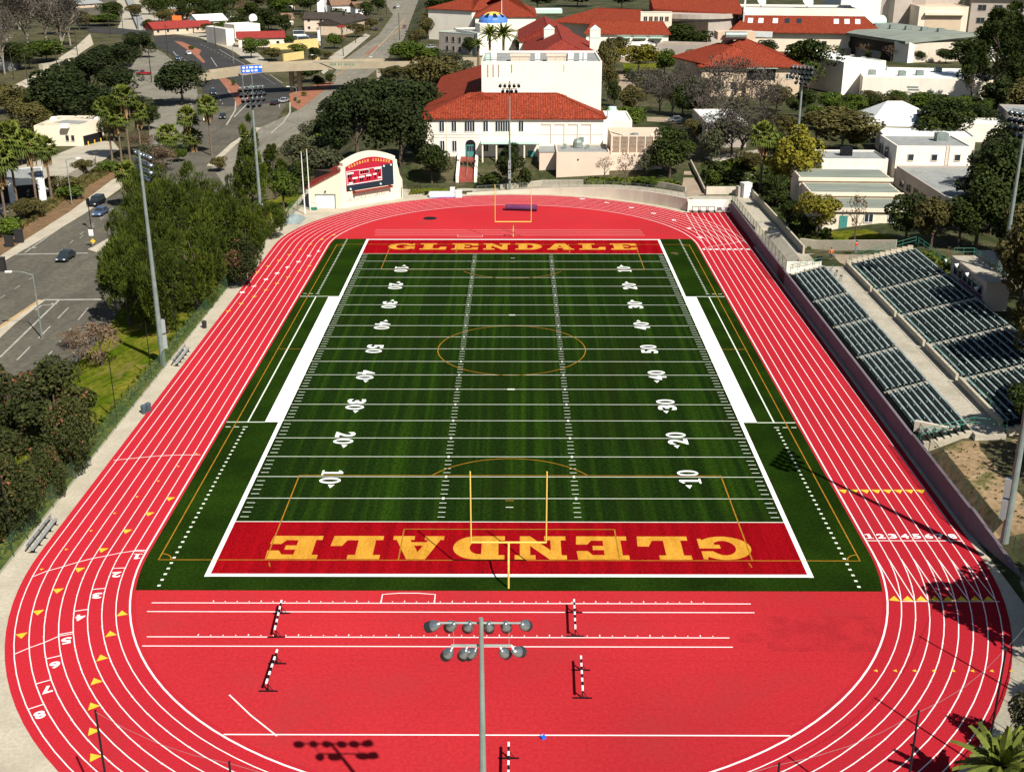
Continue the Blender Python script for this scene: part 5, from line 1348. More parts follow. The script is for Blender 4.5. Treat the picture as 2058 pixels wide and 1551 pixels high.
for zz in (8, 13.5):
    for k in range(8): win(t, f, 3 + 6.8 * k, zz, 3.4, 2.4, 'glass', 'mauve', 1)
# low walls and paths of the terrace
b = MB(); b.wallrun([(-2.71, 93.74, 0.25)[:2], (5.71, 96.08, 0.77)[:2], (13.73, 93.83, 1.33)[:2]], .3, .2, lambda x, y: ht(x, y) + 1.0); solo(b, 'planter_wall', M['conc2'], 'low concrete wall in front of the annex below the covered walk', 'wall')
b = MB(); b.wallrun([(25.94, 90.38, 1.95)[:2], (29.45, 87.33, 2)[:2], (32.61, 83.68, 2)[:2]], .3, .4, lambda x, y: ht(x, y) + 1.0); solo(b, 'planter_wall', M['conc2'], 'low concrete wall beside the dark path below the round tree', 'wall')
b = MB(); b.wallrun([(36.37, 104.86, 3.31)[:2], (36.76, 96.98, 2)[:2], (36.02, 81.9, 2)[:2]], .25, .4, lambda x, y: ht(x, y) + .9); solo(b, 'path_wall', M['conc2'], 'stepped wall along the right side of the dark path', 'wall')
b = MB(); b.wallrun([(36.14, 81.46, 2)[:2], (42.12, 81.47, 2)[:2]], .35, .8, lambda x, y: ht(x, y) + 1.5); solo(b, 'planter_wall', M['concw'], 'cream wall holding the small lawn beside the white kiosk', 'wall')
X0, Y0 = (43.12, 79.29, 2)[:2]
t = thing('kiosk', 'white upright storage kiosk at the corner of the terrace', 'kiosk', (X0, Y0, 2))
b = MB(); b.box((X0, Y0, ht(X0, Y0) + 1.3), (1.7, 1.5, 2.6), .35); b.build('wall', M['roofwhite'], t)
b = MB(); b.box((X0, Y0, ht(X0, Y0) + 2.66), (1.8, 1.6, .1), .35); b.build('roof', M['roofwhite'], t)
b = MB(); b.box((X0 - 1.3, Y0 + .2, ht(X0, Y0) + 1.0), (.7, 1.0, 2.0), .35); b.build('cupboard', M['mauve'], t)
b = MB(); b.wallrun([(44.6, 38), (44.6, 58), (44.4, 80)], .3, 1.0, lambda x, y: ht(x, y) + 1.3); solo(b, 'path_wall', M['conc'], 'low wall right of the walkway above the purple grey wall', 'wall')
b = MB(); b.wallrun([(44.92, 42.06, 2)[:2], (47.16, 40.69, 2.04)[:2], (57.32, 33.97, 3.81)[:2]], .4, 1.4, lambda x, y: ht(x, y) + 1.5); solo(b, 'retaining_wall', M['conc'], 'pale retaining wall below the grass behind the bleachers', 'wall')
b = MB(); b.wallrun([(40.77, -28.67, 0.75)[:2], (43.33, -30.27, 2)[:2], (45.9, -30.02, 2)[:2]], .35, 1.4, 2.6); solo(b, 'low_wall', M['concw'], 'low pale wall on the dirt at the near end of the bleachers', 'wall')
def sheet(name, pts, m, dz=.05, n=5):
    heightfield([q[:2] for q in pts], 3, ht, 3, name, m, None, dz)
W0 = capsule_arc(41.35, 39, 101, 20); W1 = capsule_arc(45.2, 39, 101, 20)
sheet('walkway', W0 + W1[::-1], M['conc2'], .06)
sheet('walkway', [(40.2, 29.9), (48.2, 29.9), (48.2, 38), (44.3, 38), (44.3, 80), (33, 80), (33, 76.3), (40.2, 76.3)], M['conc2'], .07)
sheet('lawn', [(13.7, 93.35, 1.33), (14.73, 97.79, 1.43), (23.68, 97.51, 1.89), (30.85, 94.98, 2), (32.76, 89.2, 2), (25.94, 90.38, 1.95)], M['grass'], .08)
sheet('lawn', [(-20.65, 90.21, 0), (-20.38, 98.76, 0.2), (-12.83, 98.77, 0.2), (-13.08, 93.96, 0)], M['grass'], .07)
sheet('lawn', [(-7.5, 95.57, 0.06), (-7.54, 99.94, 0.58), (1.75, 99.11, 0.75), (1.73, 94.46, 0.5)], M['grass'], .07)
sheet('path', [(32.09, 85.49, 2), (34.6, 101.16, 2.48), (35.91, 101.17, 2.48), (35.79, 81.01, 2), (32.2, 79.26, 2)], M['path'], .09)
sheet('path', [(-11.84, 93.02, 0), (-10.38, 100.4, 0.68), (-8.05, 100.34, 0.7), (-7.93, 93.72, 0.05)], M['conc2'], .09)
sheet('lawn', [(36.43, 82.79, 2), (38.3, 92.07, 2), (43.82, 90.17, 2), (42.18, 82.36, 2)], M['grass'], .1)
sheet('lawn', [(47.36, 41.55, 2.05), (49.79, 50.28, 2.36), (56.43, 46.95, 3.68), (59.08, 39.96, 3.98), (57.47, 34.48, 3.83)], M['grass'], .1)
sheet('path', [(29.22, 214.15, 4), (33.12, 256.36, 4), (36.92, 259.15, 4), (36.61, 232.89, 4), (36.41, 207.59, 4), (31.58, 201.25, 4)], M['path'], .12)
sheet('path', [(36.84, 292.46, 4), (39.41, 312.99, 4), (45.4, 299.11, 4), (40.07, 289.22, 4)], M['path'], .12)
sheet('lawn', [(36.03, 256.36, 4), (37.45, 289.21, 4), (51.41, 289.23, 4), (40.8, 236.62, 4), (35.85, 232.89, 4)], M['grass'], .11)
sheet('path', [(32.64, 156.74, 4), (33.39, 164.06, 4), (45.7, 162.43, 4), (44.34, 152.83, 4)], M['path'], .12)
sheet('path', [(39.61, 108.3, 3.91), (49.68, 115.38, 4), (54.53, 118.42, 4), (53.7, 114.2, 4), (41.77, 105.37, 3.42)], M['conc2'], .12)
sheet('path', [(43.98, 99.83, 2.24), (47.23, 101.18, 2.49), (49.03, 97.31, 2.24), (46.63, 94.96, 2.01)], M['conc2'], .12)
sheet('lawn', [(41.69, 104.86, 3.31), (52.08, 111.26, 4), (50.26, 101.18, 2.49), (42.89, 99.24, 2.16)], M['grass'], .1)
sheet('car_park', [(-31.61, 302.42, 4), (-36.15, 339.38, 4), (-31.35, 355.9, 4), (-25.18, 316.53, 4), (-15.91, 316.54, 4), (-13.46, 270.61, 4), (-21.88, 256.28, 4)], M['asph'], .12)
sheet('dirt_patch', [(40.2, -32.2), (48, -33), (58, -31), (60, -40), (56, -49), (46, -51), (40.4, -49.5)], M['dirt2'], .05)
sheet('dirt_patch', [(43.31, 35.51, 2), (47.35, 38.25, 2.05), (53.58, 33.65, 3.12), (48.81, 29.2, 2.21), (45.57, 27.79, 2), (42.07, 29.92, 2)], M['path'], .05)

# ================================================================ ROADS ON THE LEFT
def rp(name, pts, m, dz): return road(name, [q[:2] for q in pts], m, dz)
rp('street', [(-86.9, 33.47, -3), (-87.76, 45.97, -3), (-84.66, 66.48, -3), (-83.61, 88.05, -3), (-82.77, 113.14, -3), (-84.18, 145.84, -3), (-91.65, 193.48, -3), (-105.12, 261.24, -3), (-75.08, 261.3, -3), (-70.9, 231.29, -3), (-67.2, 190.93, -3), (-64.36, 132.15, -3), (-60.1, 91.16, -3), (-58.51, 53.73, -3), (-56.57, 21.35, -3), (-53.47, -17.98, -3), (-59.5, -35.19, -3)], M['asph'], .02)
rp('street', [(-70.9, 136.98, -3), (-70.63, 190.92, -3), (-65.82, 224.97, -3), (-65.18, 261.31, -3), (-71.45, 367.13, -3), (-70.25, 492.59, -3), (-77.42, 638.97, -3), (-96.75, 769.33, -3), (-119.14, 933.57, -3), (-80.53, 933.48, -3), (-57.48, 676.49, -3), (-51.61, 537.3, -3), (-55.86, 442.92, -3), (-53.32, 355.72, -3), (-56.13, 267.64, -3), (-58.05, 197.98, -3), (-57.55, 138.25, -3), (-57.23, 100.3, -3)], M['asph_l'], .024)
rp('freeway_ramp', [(-188.19, 498.59, -3), (-173.58, 486.63, -3), (-154.49, 463.98, -3), (-130.72, 413.74, -3), (-107.5, 351.95, -3), (-84.43, 293.4, -3), (-73.43, 261.3, -3), (-74.81, 242.3, -3), (-85.77, 233.42, -3), (-97.45, 234.48, -3), (-106.65, 274.06, -3), (-123.85, 325.77, -3), (-150.65, 393.66, -3), (-168.35, 432.81, -3)], M['asph_d'], .03)
rp('gore_island', [(-165.76, 455.88, -3), (-160.26, 450.6, -3), (-140.82, 409.15, -3), (-137.52, 391.53, -3), (-126.79, 359.39, -3), (-127.34, 357.5, -3), (-143.21, 400.2, -3)], M['reddirt'], .06)
rp('gore_island', [(-113.35, 319.25, -3), (-111.47, 317.65, -3), (-97.92, 287.69, -3), (-86.08, 253.95, -3), (-85.69, 232.33, -3), (-91.6, 253.94, -3), (-99.26, 276.73, -3)], M['reddirt'], .06)
rp('gore_island', [(-75.14, 262.54, -3), (-71.65, 279.46, -3), (-68.44, 293.43, -3), (-64.36, 293.43, -3), (-65.51, 224.97, -3), (-69.29, 233.45, -3)], M['reddirt'], .06)
rp('median', [(8.37, 794.1, -3), (-65.1, 404.71, -3), (-64.91, 432.88, -3), (-63.44, 427.99, -3), (-63.79, 391.6, -3), (-65.04, 389.48, -3)][1:], M['reddirt'], .06)
rp('car_park', [(-133.82, 249.11, -3), (-171.15, 432.81, -3), (-153.86, 395.82, -3), (-116.52, 302.17, -3), (-103.58, 255.12, -3), (-90.51, 189.16, -3), (-87.6, 158.08, -3), (-91.33, 158.07, -3), (-102.9, 197.89, -3), (-112.98, 249.15, -3)], M['asph_l'], .015)
rp('flood_channel', [(-350.31, 934.09, -3), (-316.75, 934.01, -3), (-180.3, 504.74, -3), (-203.78, 504.73, -3), (-213.27, 517.38, -3), (-235.36, 596.58, -3)], M['conc2'], .012)
b = MB(); b.wallrun([(-327.29, 901.39, -3)[:2], (-201.37, 523.89, -3)[:2]], 5, -3, -1.2); struct(b, 'channel_wall', M['roofgrey'])
rp('path', [(-221.03, 498.58, -3), (-198.87, 437.76, -3), (-191.25, 397.96, -3), (-176.67, 337.57, -3), (-168.14, 294.72, -3), (-156.36, 258.68, -3), (-173.17, 284.78, -3), (-163.54, 243.28, -3), (-171.59, 255, -3), (-181.34, 324.04, -3), (-190.33, 363.13, -3), (-204.26, 430.33, -3)], M['conc'], .02)
rp('overpass_street', [(-251.94, 565.72, -3), (-213.09, 530.52, -3), (-193.86, 511, -3), (-181.71, 486.63, -3), (-201.31, 492.55, -3), (-222.84, 504.72, -3)], M['asph_d'], .035)
rp('forecourt', [(-111.97, 149.75, -3), (-110.63, 165.27, -3), (-104.92, 171.32, -3), (-98.8, 158.06, -3), (-97.36, 135.08, -3), (-97.89, 114.15, -3), (-97.42, 91.06, -3), (-101.67, 82.54, -3), (-115.8, 132.02, -3)], M['conc2'], .02)
rp('verge', [(-91.07, 53.63, -3), (-93.09, 70.84, -3), (-91.84, 100.2, -3), (-93.11, 129.12, -3), (-90.25, 134.49, -3), (-87.34, 125.1, -3), (-86.37, 87.62, -3), (-86.32, 54.29, -3), (-85.89, 41.63, -3)], M['dirt'], .03)
rp('pavement', [(-85.89, 41.63, -3), (-86.72, 55.25, -3), (-86.67, 88.48, -3), (-88.34, 119.53, -3), (-87.13, 126.25, -3), (-83.63, 117.37, -3), (-83.17, 86.77, -3), (-83.99, 64.71, -3), (-84.78, 50.52, -3), (-84.09, 37.48, -3)], M['conc'], .05)
rp('median_island', [(-69.59, 1.01, -3), (-71.47, 17.94, -3), (-70.68, 30.19, -3), (-69.6, 29.69, -3), (-69.65, 18.61, -3), (-69.29, 12.6, -3), (-66.92, -5.05, -3)], M['conc'], .08)
rp('median_island', [(-73.36, 59.58, -3), (-72.96, 61.96, -3), (-71.88, 70.9, -3), (-69.59, 60.94, -3), (-71.07, 57.58, -3)], M['conc'], .08)
b = MB()
def mark(p0, p1, w=.16):
    b.ribbon([p0[:2], p1[:2]], w, -2.965)
def dashes(p0, p1, n, w=.14, duty=.35):
    A, B = Vector(p0[:2]), Vector(p1[:2])
    for i in range(n): mark(A.lerp(B, i / n), A.lerp(B, (i + duty) / n), w)
mark((-66.22, 5.08, -3), (-67.62, 29.95, -3), .3); mark((-83.4, 57.55, -3), (-84.01, 90.66, -3), .25)
mark((-70.09, 30.19, -3), (-61.26, 30.47, -3), .55); mark((-85.76, 56.23, -3), (-72.58, 57.25, -3), .5); mark((-63.9, -5.04, -3), (-64.42, 0.67, -3), .2)
dashes((-63.59, 3.96, -3), (-65.1, 29.96, -3), 3, .2, .6); dashes((-59.88, 1.95, -3), (-62.28, 29.96, -3), 3, .2, .6)
dashes((-77.62, 57.56, -3), (-79.68, 95.59, -3), 6); dashes((-77.38, 67.22, -3), (-79.47, 96.51, -3), 4)
dashes((-76.78, 30.93, -3), (-76.09, 46.01, -3), 3)
for q in ((-68.94, 26.73, -3), (-84.35, 59.54, -3), (-85.29, 91.53, -3)): b.ribbon([(q[0] - .3, q[1] - 1.6), (q[0] - .3, q[1] + .6), (q[0] + 1.0, q[1] + 1.2)], .3, -2.96); b.poly([(q[0] + .9, q[1] + .7, -2.96), (q[0] + 1.9, q[1] + 1.3, -2.96), (q[0] + .8, q[1] + 1.9, -2.96)])
dashes((-116.15, 317.64, -3), (-149.06, 395.82, -3), 8, .25); dashes((-91.41, 237.79, -3), (-106.37, 284.88, -3), 6, .25); mark((-133.59, 351.92, -3), (-152.33, 404.63, -3), .35)
dashes((-116.9, 367.08, -3), (-150.41, 442.86, -3), 10, .25); dashes((-84.76, 287.71, -3), (-97.15, 320.89, -3), 8, .25); mark((-109.1, 351.95, -3), (-134.09, 413.74, -3), .25)
mark((-92.37, 317.68, -3), (-82.48, 290.54, -3), .3); mark((-118.62, 344.69, -3), (-129.3, 379.03, -3), .3)
b.ribbon([(-65.56, 182.52, -3)[:2], (-65.73, 201.59, -3)[:2], (-67.34, 220.86, -3)[:2], (-71.19, 242.31, -3)[:2]], .45, -2.955)
b.ribbon([(-80.76, 196.15, -3)[:2], (-84.66, 224.93, -3)[:2], (-89.89, 249.19, -3)[:2], (-97.54, 271.45, -3)[:2]], .45, -2.955)
mark((-81.98, 210.94, -3), (-84.43, 244.57, -3), .4); mark((-72.43, 231.28, -3), (-76.11, 249.22, -3), .3)
dashes((-61.14, 305.26, -3), (-61.53, 517.41, -3), 14, .2); dashes((-62.16, 367.14, -3), (-66.74, 596.53, -3), 10, .3, 1.0); dashes((-68.92, 158.13, -3), (-68.19, 207.16, -3), 6, .2)
struct(b, 'road_marking', M['roadpaint'])
b = MB()
b.ribbon([(-67.32, 297.79, -3)[:2], (-64.07, 395.9, -3)[:2], (-62.86, 517.41, -3)[:2], (-67.67, 617.17, -3)[:2]], .28, -2.958)
b.ribbon([(-71.34, 14.27, -3)[:2], (-70.44, 29.94, -3)[:2]], .25, -2.9)
struct(b, 'yellow_marking', M['gold'])

# ---- overpass
t = thing('overpass', 'beige concrete overpass crossing the freeway and the street', 'bridge', (-60, 262, -3))
LNB = [(-97.43, 233.87, 5.2)[:2], (-95, 237.71, 5.2)[:2], (-82.08, 258.16, 5.2)[:2], (-55.82, 268.46, 5.2)[:2], (-22.78, 273.06, 5.2)[:2], (2.46, 274.64, 5.2)[:2]]
back = [(x, y + 10) for x, y in LNB]
b = MB(); b.prism(LNB + back[::-1], 4.5, 6.0); b.build('deck', M['bridge'], t)
for P in (LNB, back):
    b = MB(); b.wallrun([(x, y + (-.15 if P is LNB else .15)) for x, y in P], .35, 4.45, 6.65); b.build('parapet', M['bridge'], t)
for u in (566, 580, 724):
    q = (-75.44, 253.46, 4); x = q[0] + (u - 566) * .187
    b = MB(); b.box((x, q[1] + 17, .5), (1.3, 2.2, 7.2)); b.build('pier', M['conc2'], t)
t = thing('overhead_sign', 'blue overhead sign with white lettering beside the overpass', 'sign', (-92.77, 284.91, -3))
q0 = (-86.8, 246, 6.7); q1 = (-80.8, 249, 6.7)
f = Fr(q0[:2], q1[:2]); zc = q0[2]
b = MB(); f.box(b, 0, f.L, 0, .15, zc - 1.2, zc + 1.1); p_ = b.build('panel', M['blue'], t)
b = MB()
for r_, (zz, lens) in enumerate(((zc + .2, (.8, .5, 1.3, .9, 1.0)), (zc - .8, (.6, 1.2, .7, .9)))):
    a = .5
    for k, l in enumerate(lens): f.box(b, a, a + l, .15, .18, zz, zz + .55); a += l + .45
b.build('lettering', M['pure'], p_)
b = MB()
for a in (.4, f.L * .5): b.tube(f.q(a, -.2, -3), f.q(a, -.2, zc), .12, n=6)
b.build('post', M['steel'], t)
t = thing('overhead_sign', 'thin green lettered sign strip on the overpass above the street', 'sign', (-56.8, 264, 6.3))
f = Fr((-61.1, 264.2, 6)[:2], (-52.9, 264.2, 6.1)[:2]); zc = (-56.8, 264, 6.3)[2]
b = MB(); a = 0; r2 = random.Random(5)
for k in range(16):
    w_ = r2.uniform(.12, .3)
    if k not in (4, 8): f.box(b, a, a + w_, 0, .1, zc - .35, zc + .35)
    a += f.L / 16
b.build('lettering', M['greens'], t)
b = MB(); b.tube(f.q(-6, -.15, zc + .75), f.q(f.L + 3, -.15, zc + .75), .12, n=6); b.build('beam', M['steel'], t)

# ---- vehicles
def car_proto(name, kind):
    """car along +x, wheels on z = 0"""
    t = thing(name, 'x', 'car')
    if kind == 'suv': Lc, Wc, zb, zr, ca = 4.8, 1.9, .95, 1.75, (-2.2, 1.0, -2.0, .35)
    elif kind == 'pickup': Lc, Wc, zb, zr, ca = 5.6, 1.95, 1.0, 1.8, (-.7, 1.3, -.5, .8)
    elif kind == 'van': Lc, Wc, zb, zr, ca = 6.6, 2.2, 1.2, 2.9, (-3.2, 2.6, -3.2, 2.0)
    else: Lc, Wc, zb, zr, ca = 4.6, 1.8, .85, 1.42, (-1.7, 1.0, -1.0, .35)
    h = Lc / 2; w = Wc / 2
    b = MB()
    prof = [(-h, .35), (-h, zb * .93), (-h * .97, zb), (h * .45, zb), (h * .93, zb * .84), (h, zb * .62), (h, .35)]
    n = len(prof)
    vs = [(x, -w * (.96 if i in (0, 6) else 1), z) for i, (x, z) in enumerate(prof)] + [(x, w * (.96 if i in (0, 6) else 1), z) for i, (x, z) in enumerate(prof)]
    b.add(vs, [tuple(range(n - 1, -1, -1))[::-1], tuple(range(2 * n - 1, n - 1, -1))] + [(i, n + i, n + (i + 1) % n, (i + 1) % n) for i in range(n)])
    body = b.build('body', M['alu'], t, local=True)
    x0, x1, x2, x3 = ca
    b = MB(); wi = w * .94; wt = w * .80
    vs = [(x0, -wi, zb), (x1, -wi, zb), (x1, wi, zb), (x0, wi, zb), (x2, -wt, zr), (x3, -wt, zr), (x3, wt, zr), (x2, wt, zr)]
    b.add(vs, [(0, 1, 5, 4), (1, 2, 6, 5), (2, 3, 7, 6), (3, 0, 4, 7)]); b.build('window', M['glass'], t, local=True)
    b = MB(); b.box(((x2 + x3) / 2, 0, zr + .02), (x3 - x2 + .1, wt * 2 + .06, .06))
    for sx, ex in ((x0, x2), (x1, x3)):
        for s in (-1, 1): b.tube((sx, s * wi, zb), (ex, s * wt, zr), .05, n=4)
    b.build('roof', M['alu'], t, local=True)
    for sx in (-h * .62, h * .62):
        for s in (-1, 1):
            b = MB(); b.tube((sx, s * (w - .2), .33), (sx, s * (w + .01), .33), .33, n=12); wl = b.build('wheel', M['tyre'], t, local=True)
            b = MB(); b.tube((sx, s * (w + .012), .33), (sx, s * (w + .03), .33), .19, n=8); b.build('rim', M['chrome'], wl, local=True)
    for s in (-1, 1):
        b = MB(); b.box((h - .04, s * w * .68, zb * .70), (.12, .34, .16)); b.build('headlight', M['hl'], t, local=True)
        b = MB(); b.box((-h + .03, s * w * .75, zb * .75), (.1, .26, .18)); b.build('tail_light', M['tl'], t, local=True)
    return t
PROTO = {k: car_proto({'sedan': 'sedan_car', 'suv': 'suv_car', 'pickup': 'pickup_truck', 'van': 'camper_van'}[k], k) for k in ('sedan', 'suv', 'pickup', 'van')}
PAINT = {}
def paint(c):
    if c not in PAINT: PAINT[c] = mat('car_paint', c, rough=.22, spec=.5)
    return PAINT[c]
CU = {}
def car(kind, col, loc, head, label, cat='car', group='cars on the streets'):
    p = PROTO[kind]; z = loc[2] + .06
    if kind not in CU: c = p; CU[kind] = 1
    else: c = copy_tree(p)
    c.location = (loc[0], loc[1], z); c.rotation_euler = (0, 0, R(head)); c['label'] = label; c['category'] = cat; c['group'] = group
    for o in bpy.data.objects:
        if o.parent is c and o.name.split('.')[0] in ('body', 'roof'):
            me = o.data.copy(); me.materials[0] = paint(col); o.data = me
DK = (.012, .014, .018); BL = (.06, .09, .17); WH = (.75, .76, .76); RD = (.28, .01, .02); SV = (.35, .37, .38)
CARS = [
 ('suv', DK, (-83.38, 94.67, -3), -95, 'black suv driving down the wide street beside the dirt verge'),
 ('sedan', BL, (-79.71, 85.93, -3), -92, 'blue silver sedan just nearer than the black suv'),
 ('sedan', (.02, .03, .035), (-74.73, 53.05, -3), -92, 'dark sedan with bright hood crossing the white stop line'),
 ('sedan', DK, (-84.73, 209.02, -3), -78, 'dark sedan driving below the overpass near the tall palms'),
 ('suv', (.02, .025, .03), (-100, 261.25, -3), -74, 'dark suv on the dark asphalt ramp below the overpass'),
 ('sedan', DK, (-74.84, 236.72, -3), 80, 'dark car waiting left of the other at the red gravel island'),
 ('sedan', SV, (-72.92, 242.31, -3), 80, 'grey car waiting right of the other at the red gravel island'),
 ('sedan', WH, (-88.06, 204.31, -3), -82, 'pale car half hidden by the tall palm crown'),
 ('sedan', WH, (-142.27, 391.53, -3), 120, 'white car on the dark freeway ramp at the red island'),
 ('sedan', BL, (-141.31, 370.98, -3), -70, 'blue car beside the white lane line on the freeway ramp'),
 ('pickup', RD, (-139.27, 316.02, -3), 185, 'red pickup truck on the pale parking lot'),
 ('pickup', (.02, .03, .045), (-154.14, 341.1, -3), 185, 'dark pickup in the tree shade at the edge of the parking lot'),
 ('sedan', (.01, .03, .035), (-74.54, 517.41, -3), 86, 'dark car driving up the far street past the grass'),
 ('sedan', (.20, .05, .05), (-60.87, 533.9, -3), -88, 'reddish car coming down the far street by the bushes'),
 ('sedan', (.10, .10, .12), (-56.45, 498.63, -3), -88, 'dark grey car nearer than the reddish one by the bushes'),
 ('van', WH, (-109.17, 480.84, -3), 20, 'white camper van parked by the pale motel, upper one'),
 ('van', WH, (-101.15, 448.03, -3), 15, 'white camper van parked nearest the yellow wall'),
 ('sedan', (.02, .03, .04), (-79.53, 588.59, -3), 84, 'dark parked car at the kerb of the far street'),
 ('sedan', DK, (-82.06, 696.64, -3), 95, 'dark car at the top of the far street'),
 ('suv', WH, (-81.19, 712.38, -3), 95, 'white van at the top of the far street'),
 ('sedan', DK, (-183.15, 643.53, -3), 10, 'dark car parked between houses in the trees'),
 ('sedan', WH, (-171.9, 612.99, -3), 15, 'white car parked near the white round sign'),
 ('sedan', SV, (40.14, 155.96, 4), 0, 'silver car parked behind the bare trees, left one'),
 ('sedan', (.03, .04, .05), (42.17, 152.83, 4), 0, 'dark car parked next to the white roofed shed'),
 ('sedan', SV, (-33.32, 343.41, 4), 60, 'grey car parked at the corner of the campus lot'),
]
for a in CARS: car(*a)

# ---- street furniture
def lamp(u0, loc, h, arm, label):
    t = thing('street_lamp', label, 'street lamp', loc, 0, 'street lamps'); x, y, z = loc
    b = MB(); b.tube((x, y, z), (x, y, z + h), .11, .07, 8); b.build('pole', M['steel'], t)
    b = MB(); b.path([(x, y, z + h - .1), (x + arm * .5, y, z + h + .35), (x + arm, y, z + h + .4)], .05, 6); b.build('arm', M['steel'], t)
    b = MB(); b.box((x + arm * 1.12, y, z + h + .36), (.9, .35, .18)); b.build('lamp_head', M['white'], t)
lamp(0, (-63.5, 12.5, -3), 9.0, -2.8, 'street lamp rising behind the red leaved bushes over the street')
lamp(0, (-88.36, 94.66, -3), 9, 2.2, 'street lamp on the dirt verge beside the black suv')
lamp(0, (-60.86, 197.97, -3), 10, -2.0, 'grey street lamp beside the red gravel island, nearer one')
lamp(0, (-69.91, 294.87, -3), 9, -2.0, 'grey street lamp at the far tip of the red island')
lamp(0, (-91.51, 151.15, -3), 10, -2.0, 'street lamp among the palms beside the low building')
lamp(0, (-114.35, 355.65, -3), 9, 2, 'street lamp beyond the blue sign on the freeway ramp')
lamp(0, (-52.67, 287.76, -3), 9, 2, 'pale street lamp at the right end of the overpass')
def pole(loc, h, label, cross=True):
    t = thing('utility_pole', label, 'utility pole', loc, 0, 'wooden utility poles'); x, y, z = loc
    b = MB(); b.tube((x, y, z), (x, y, z + h), .2, .13, 7); b.build('mast', M['wood'], t)
    if cross:
        b = MB(); b.box((x, y, z + h - .8), (2.6, .14, .14)); b.build('crossarm', M['wood'], t)
pole((-129.74, 293.33, -3), 13, 'wooden pole standing over the red pickup truck')
pole((-149.18, 385.19, -3), 13, 'wooden pole at the bend of the freeway ramp')
pole((-73.94, 385.27, -3), 12, 'wooden pole at the street corner beside the red sign')
pole((-76.27, 445.47, -3), 13, 'tall wooden pole left of the far street')
pole((-76.94, 501.68, -3), 13, 'wooden pole beside the dark car on the far street')
pole((-56.61, 458.61, -3), 13, 'wooden pole standing right of the far street', False)
pole((-89.57, 425.56, -3), 12, 'wooden pole beside the yellow wall and white sign')
pole((-80.13, 625.75, -3), 13, 'wooden pole at the kerb far up the street', False)
pole((-201.57, 517.38, -3), 13, 'wooden pole by the dark wall of the flood channel')
pole((-206.58, 507.85, -3), 12, 'wooden pole on the overpass street behind the hedge')
pole((-203.79, 477.93, -3), 12, 'wooden pole above the dark underpass opening')
pole((-223.88, 504.72, -3), 12, 'wooden pole at the end of the canal path')
pole((-188.84, 387.25, -3), 11, 'slim pole on the bend of the canal path')
pole((-176.31, 329.03, -3), 12, 'pole beside the concrete weir on the canal path')
pole((-189.01, 334.1, -3), 13, 'rust brown pole among the bare sycamores')
pole((-170.55, 284.78, -3), 11, 'pole with crossarm by the canal path at the left edge')
pole((-182.48, 302.07, -3), 10, 'pale leaning pole at the far left by the green shed', False)
pole((-172.01, 676.58, -3), 12, 'thin pole carrying the white round sign', False)
pole((-138.24, 425.52, -3), 11, 'slim pole left of the restaurant forecourt', False)
for loc, h, lab in (((-86.92, 64.35, -3), 2.3, 'dark green utility box on the left pavement, farther one'), ((-87.57, 61.57, -3), 1.8, 'lower utility box on the left pavement'), ((-82.61, 45.99, -3), 2.2, 'dark box at the left edge of the street')):
    b = MB(); b.box((loc[0], loc[1], loc[2] + h / 2), (1.3, .8, h)); b.box((loc[0], loc[1], loc[2] + h + .05), (1.4, .9, .1)); solo(b, 'utility_box', M['binb'], lab, 'utility box', 'utility boxes on the pavement')
t = thing('traffic_sign', 'white and orange signs on the tip of the median island', 'sign', (-72.87, 60.93, -3))
X, Y, Z = (-72.87, 60.93, -3)
b = MB(); b.tube((X, Y, Z), (X, Y, Z + 3.2), .06, n=6); b.build('post', M['steel'], t)
b = MB(); b.box((X, Y - .08, Z + 2.7), (.8, .05, 1.1)); b.build('white_panel', M['white'], t)
b = MB(); b.box((X + .15, Y - .08, Z + 1.2), (.65, .05, .65), 0, (0, R(45))); b.build('orange_panel', M['yellow'], t)
b = MB(); X, Y, Z = (-77.49, 73.89, -3); b.box((X, Y, Z + 5.2), (.5, .5, 1.2)); b.tube((X, Y, Z), (X, Y, Z + 5.9), .09, n=6); solo(b, 'traffic_signal', M['dark'], 'dark traffic signal over the street near the median sign', 'traffic light')

# ---- buildings on the left
t, f = flat('low cream building with a grey roof and small dark windows beside the palms', 'building', (-121.23, 162.41, 1.6)[:2], (-109.55, 162.44, 1.6)[:2], 17, -3, 1.6, 'cream', 'roofgrey', .5)
win(t, f, f.L * .66, -1.7, .8, 1.4, 'glass', 'cream', 0); win(t, f, f.L * .78, -1.7, .8, 1.4, 'glass', 'cream', 0)
t, f = flat('angled cream porch end of the low building with a dark opening', 'building', (-109.49, 162.44, 1.6)[:2], (-106.93, 170.54, 1.6)[:2], 11, -3, 1.9, 'cream', 'roofgrey', .5)
b = MB(); f.box(b, .6, f.L - .1, 0, .05, -3, -.6); b.build('opening', M['dark'], t)
for k in range(4):
    b = MB(); f.box(b, .8 + 2.6 * k, 1.0 + 2.6 * k, 1.0, 1.2, -3, -1.9); b.build('bollard', M['yellow'], t)
for k, (u, v) in enumerate(((107, 237), (184, 237), (70, 247), (155, 247))):
    X, Y = (-120.43, 173.76, 2)[:2]
    unit(['pale roof dome at the back left of the low building', 'pale roof dome at the back right of the low building', 'pale roof box at the front left of the low building', 'pale roof box at the front corner of the low building'][k], X + (u - 107) * .155, Y - (0 if k < 2 else 12), 1.7, 1.8, 1.8, .9, 'white')
t, f = flat('white carport with open bays half hidden by the left palms', 'building', (-112, 92), (-95, 99), 12, -3, 1.6, 'roofwhite', 'roofgrey', .1)
for k in range(3):
    b = MB(); f.box(b, 1.5 + k * 5.6, 5.8 + k * 5.6, 0, .06, -3, .4); b.build('bay', M['dark'], t)
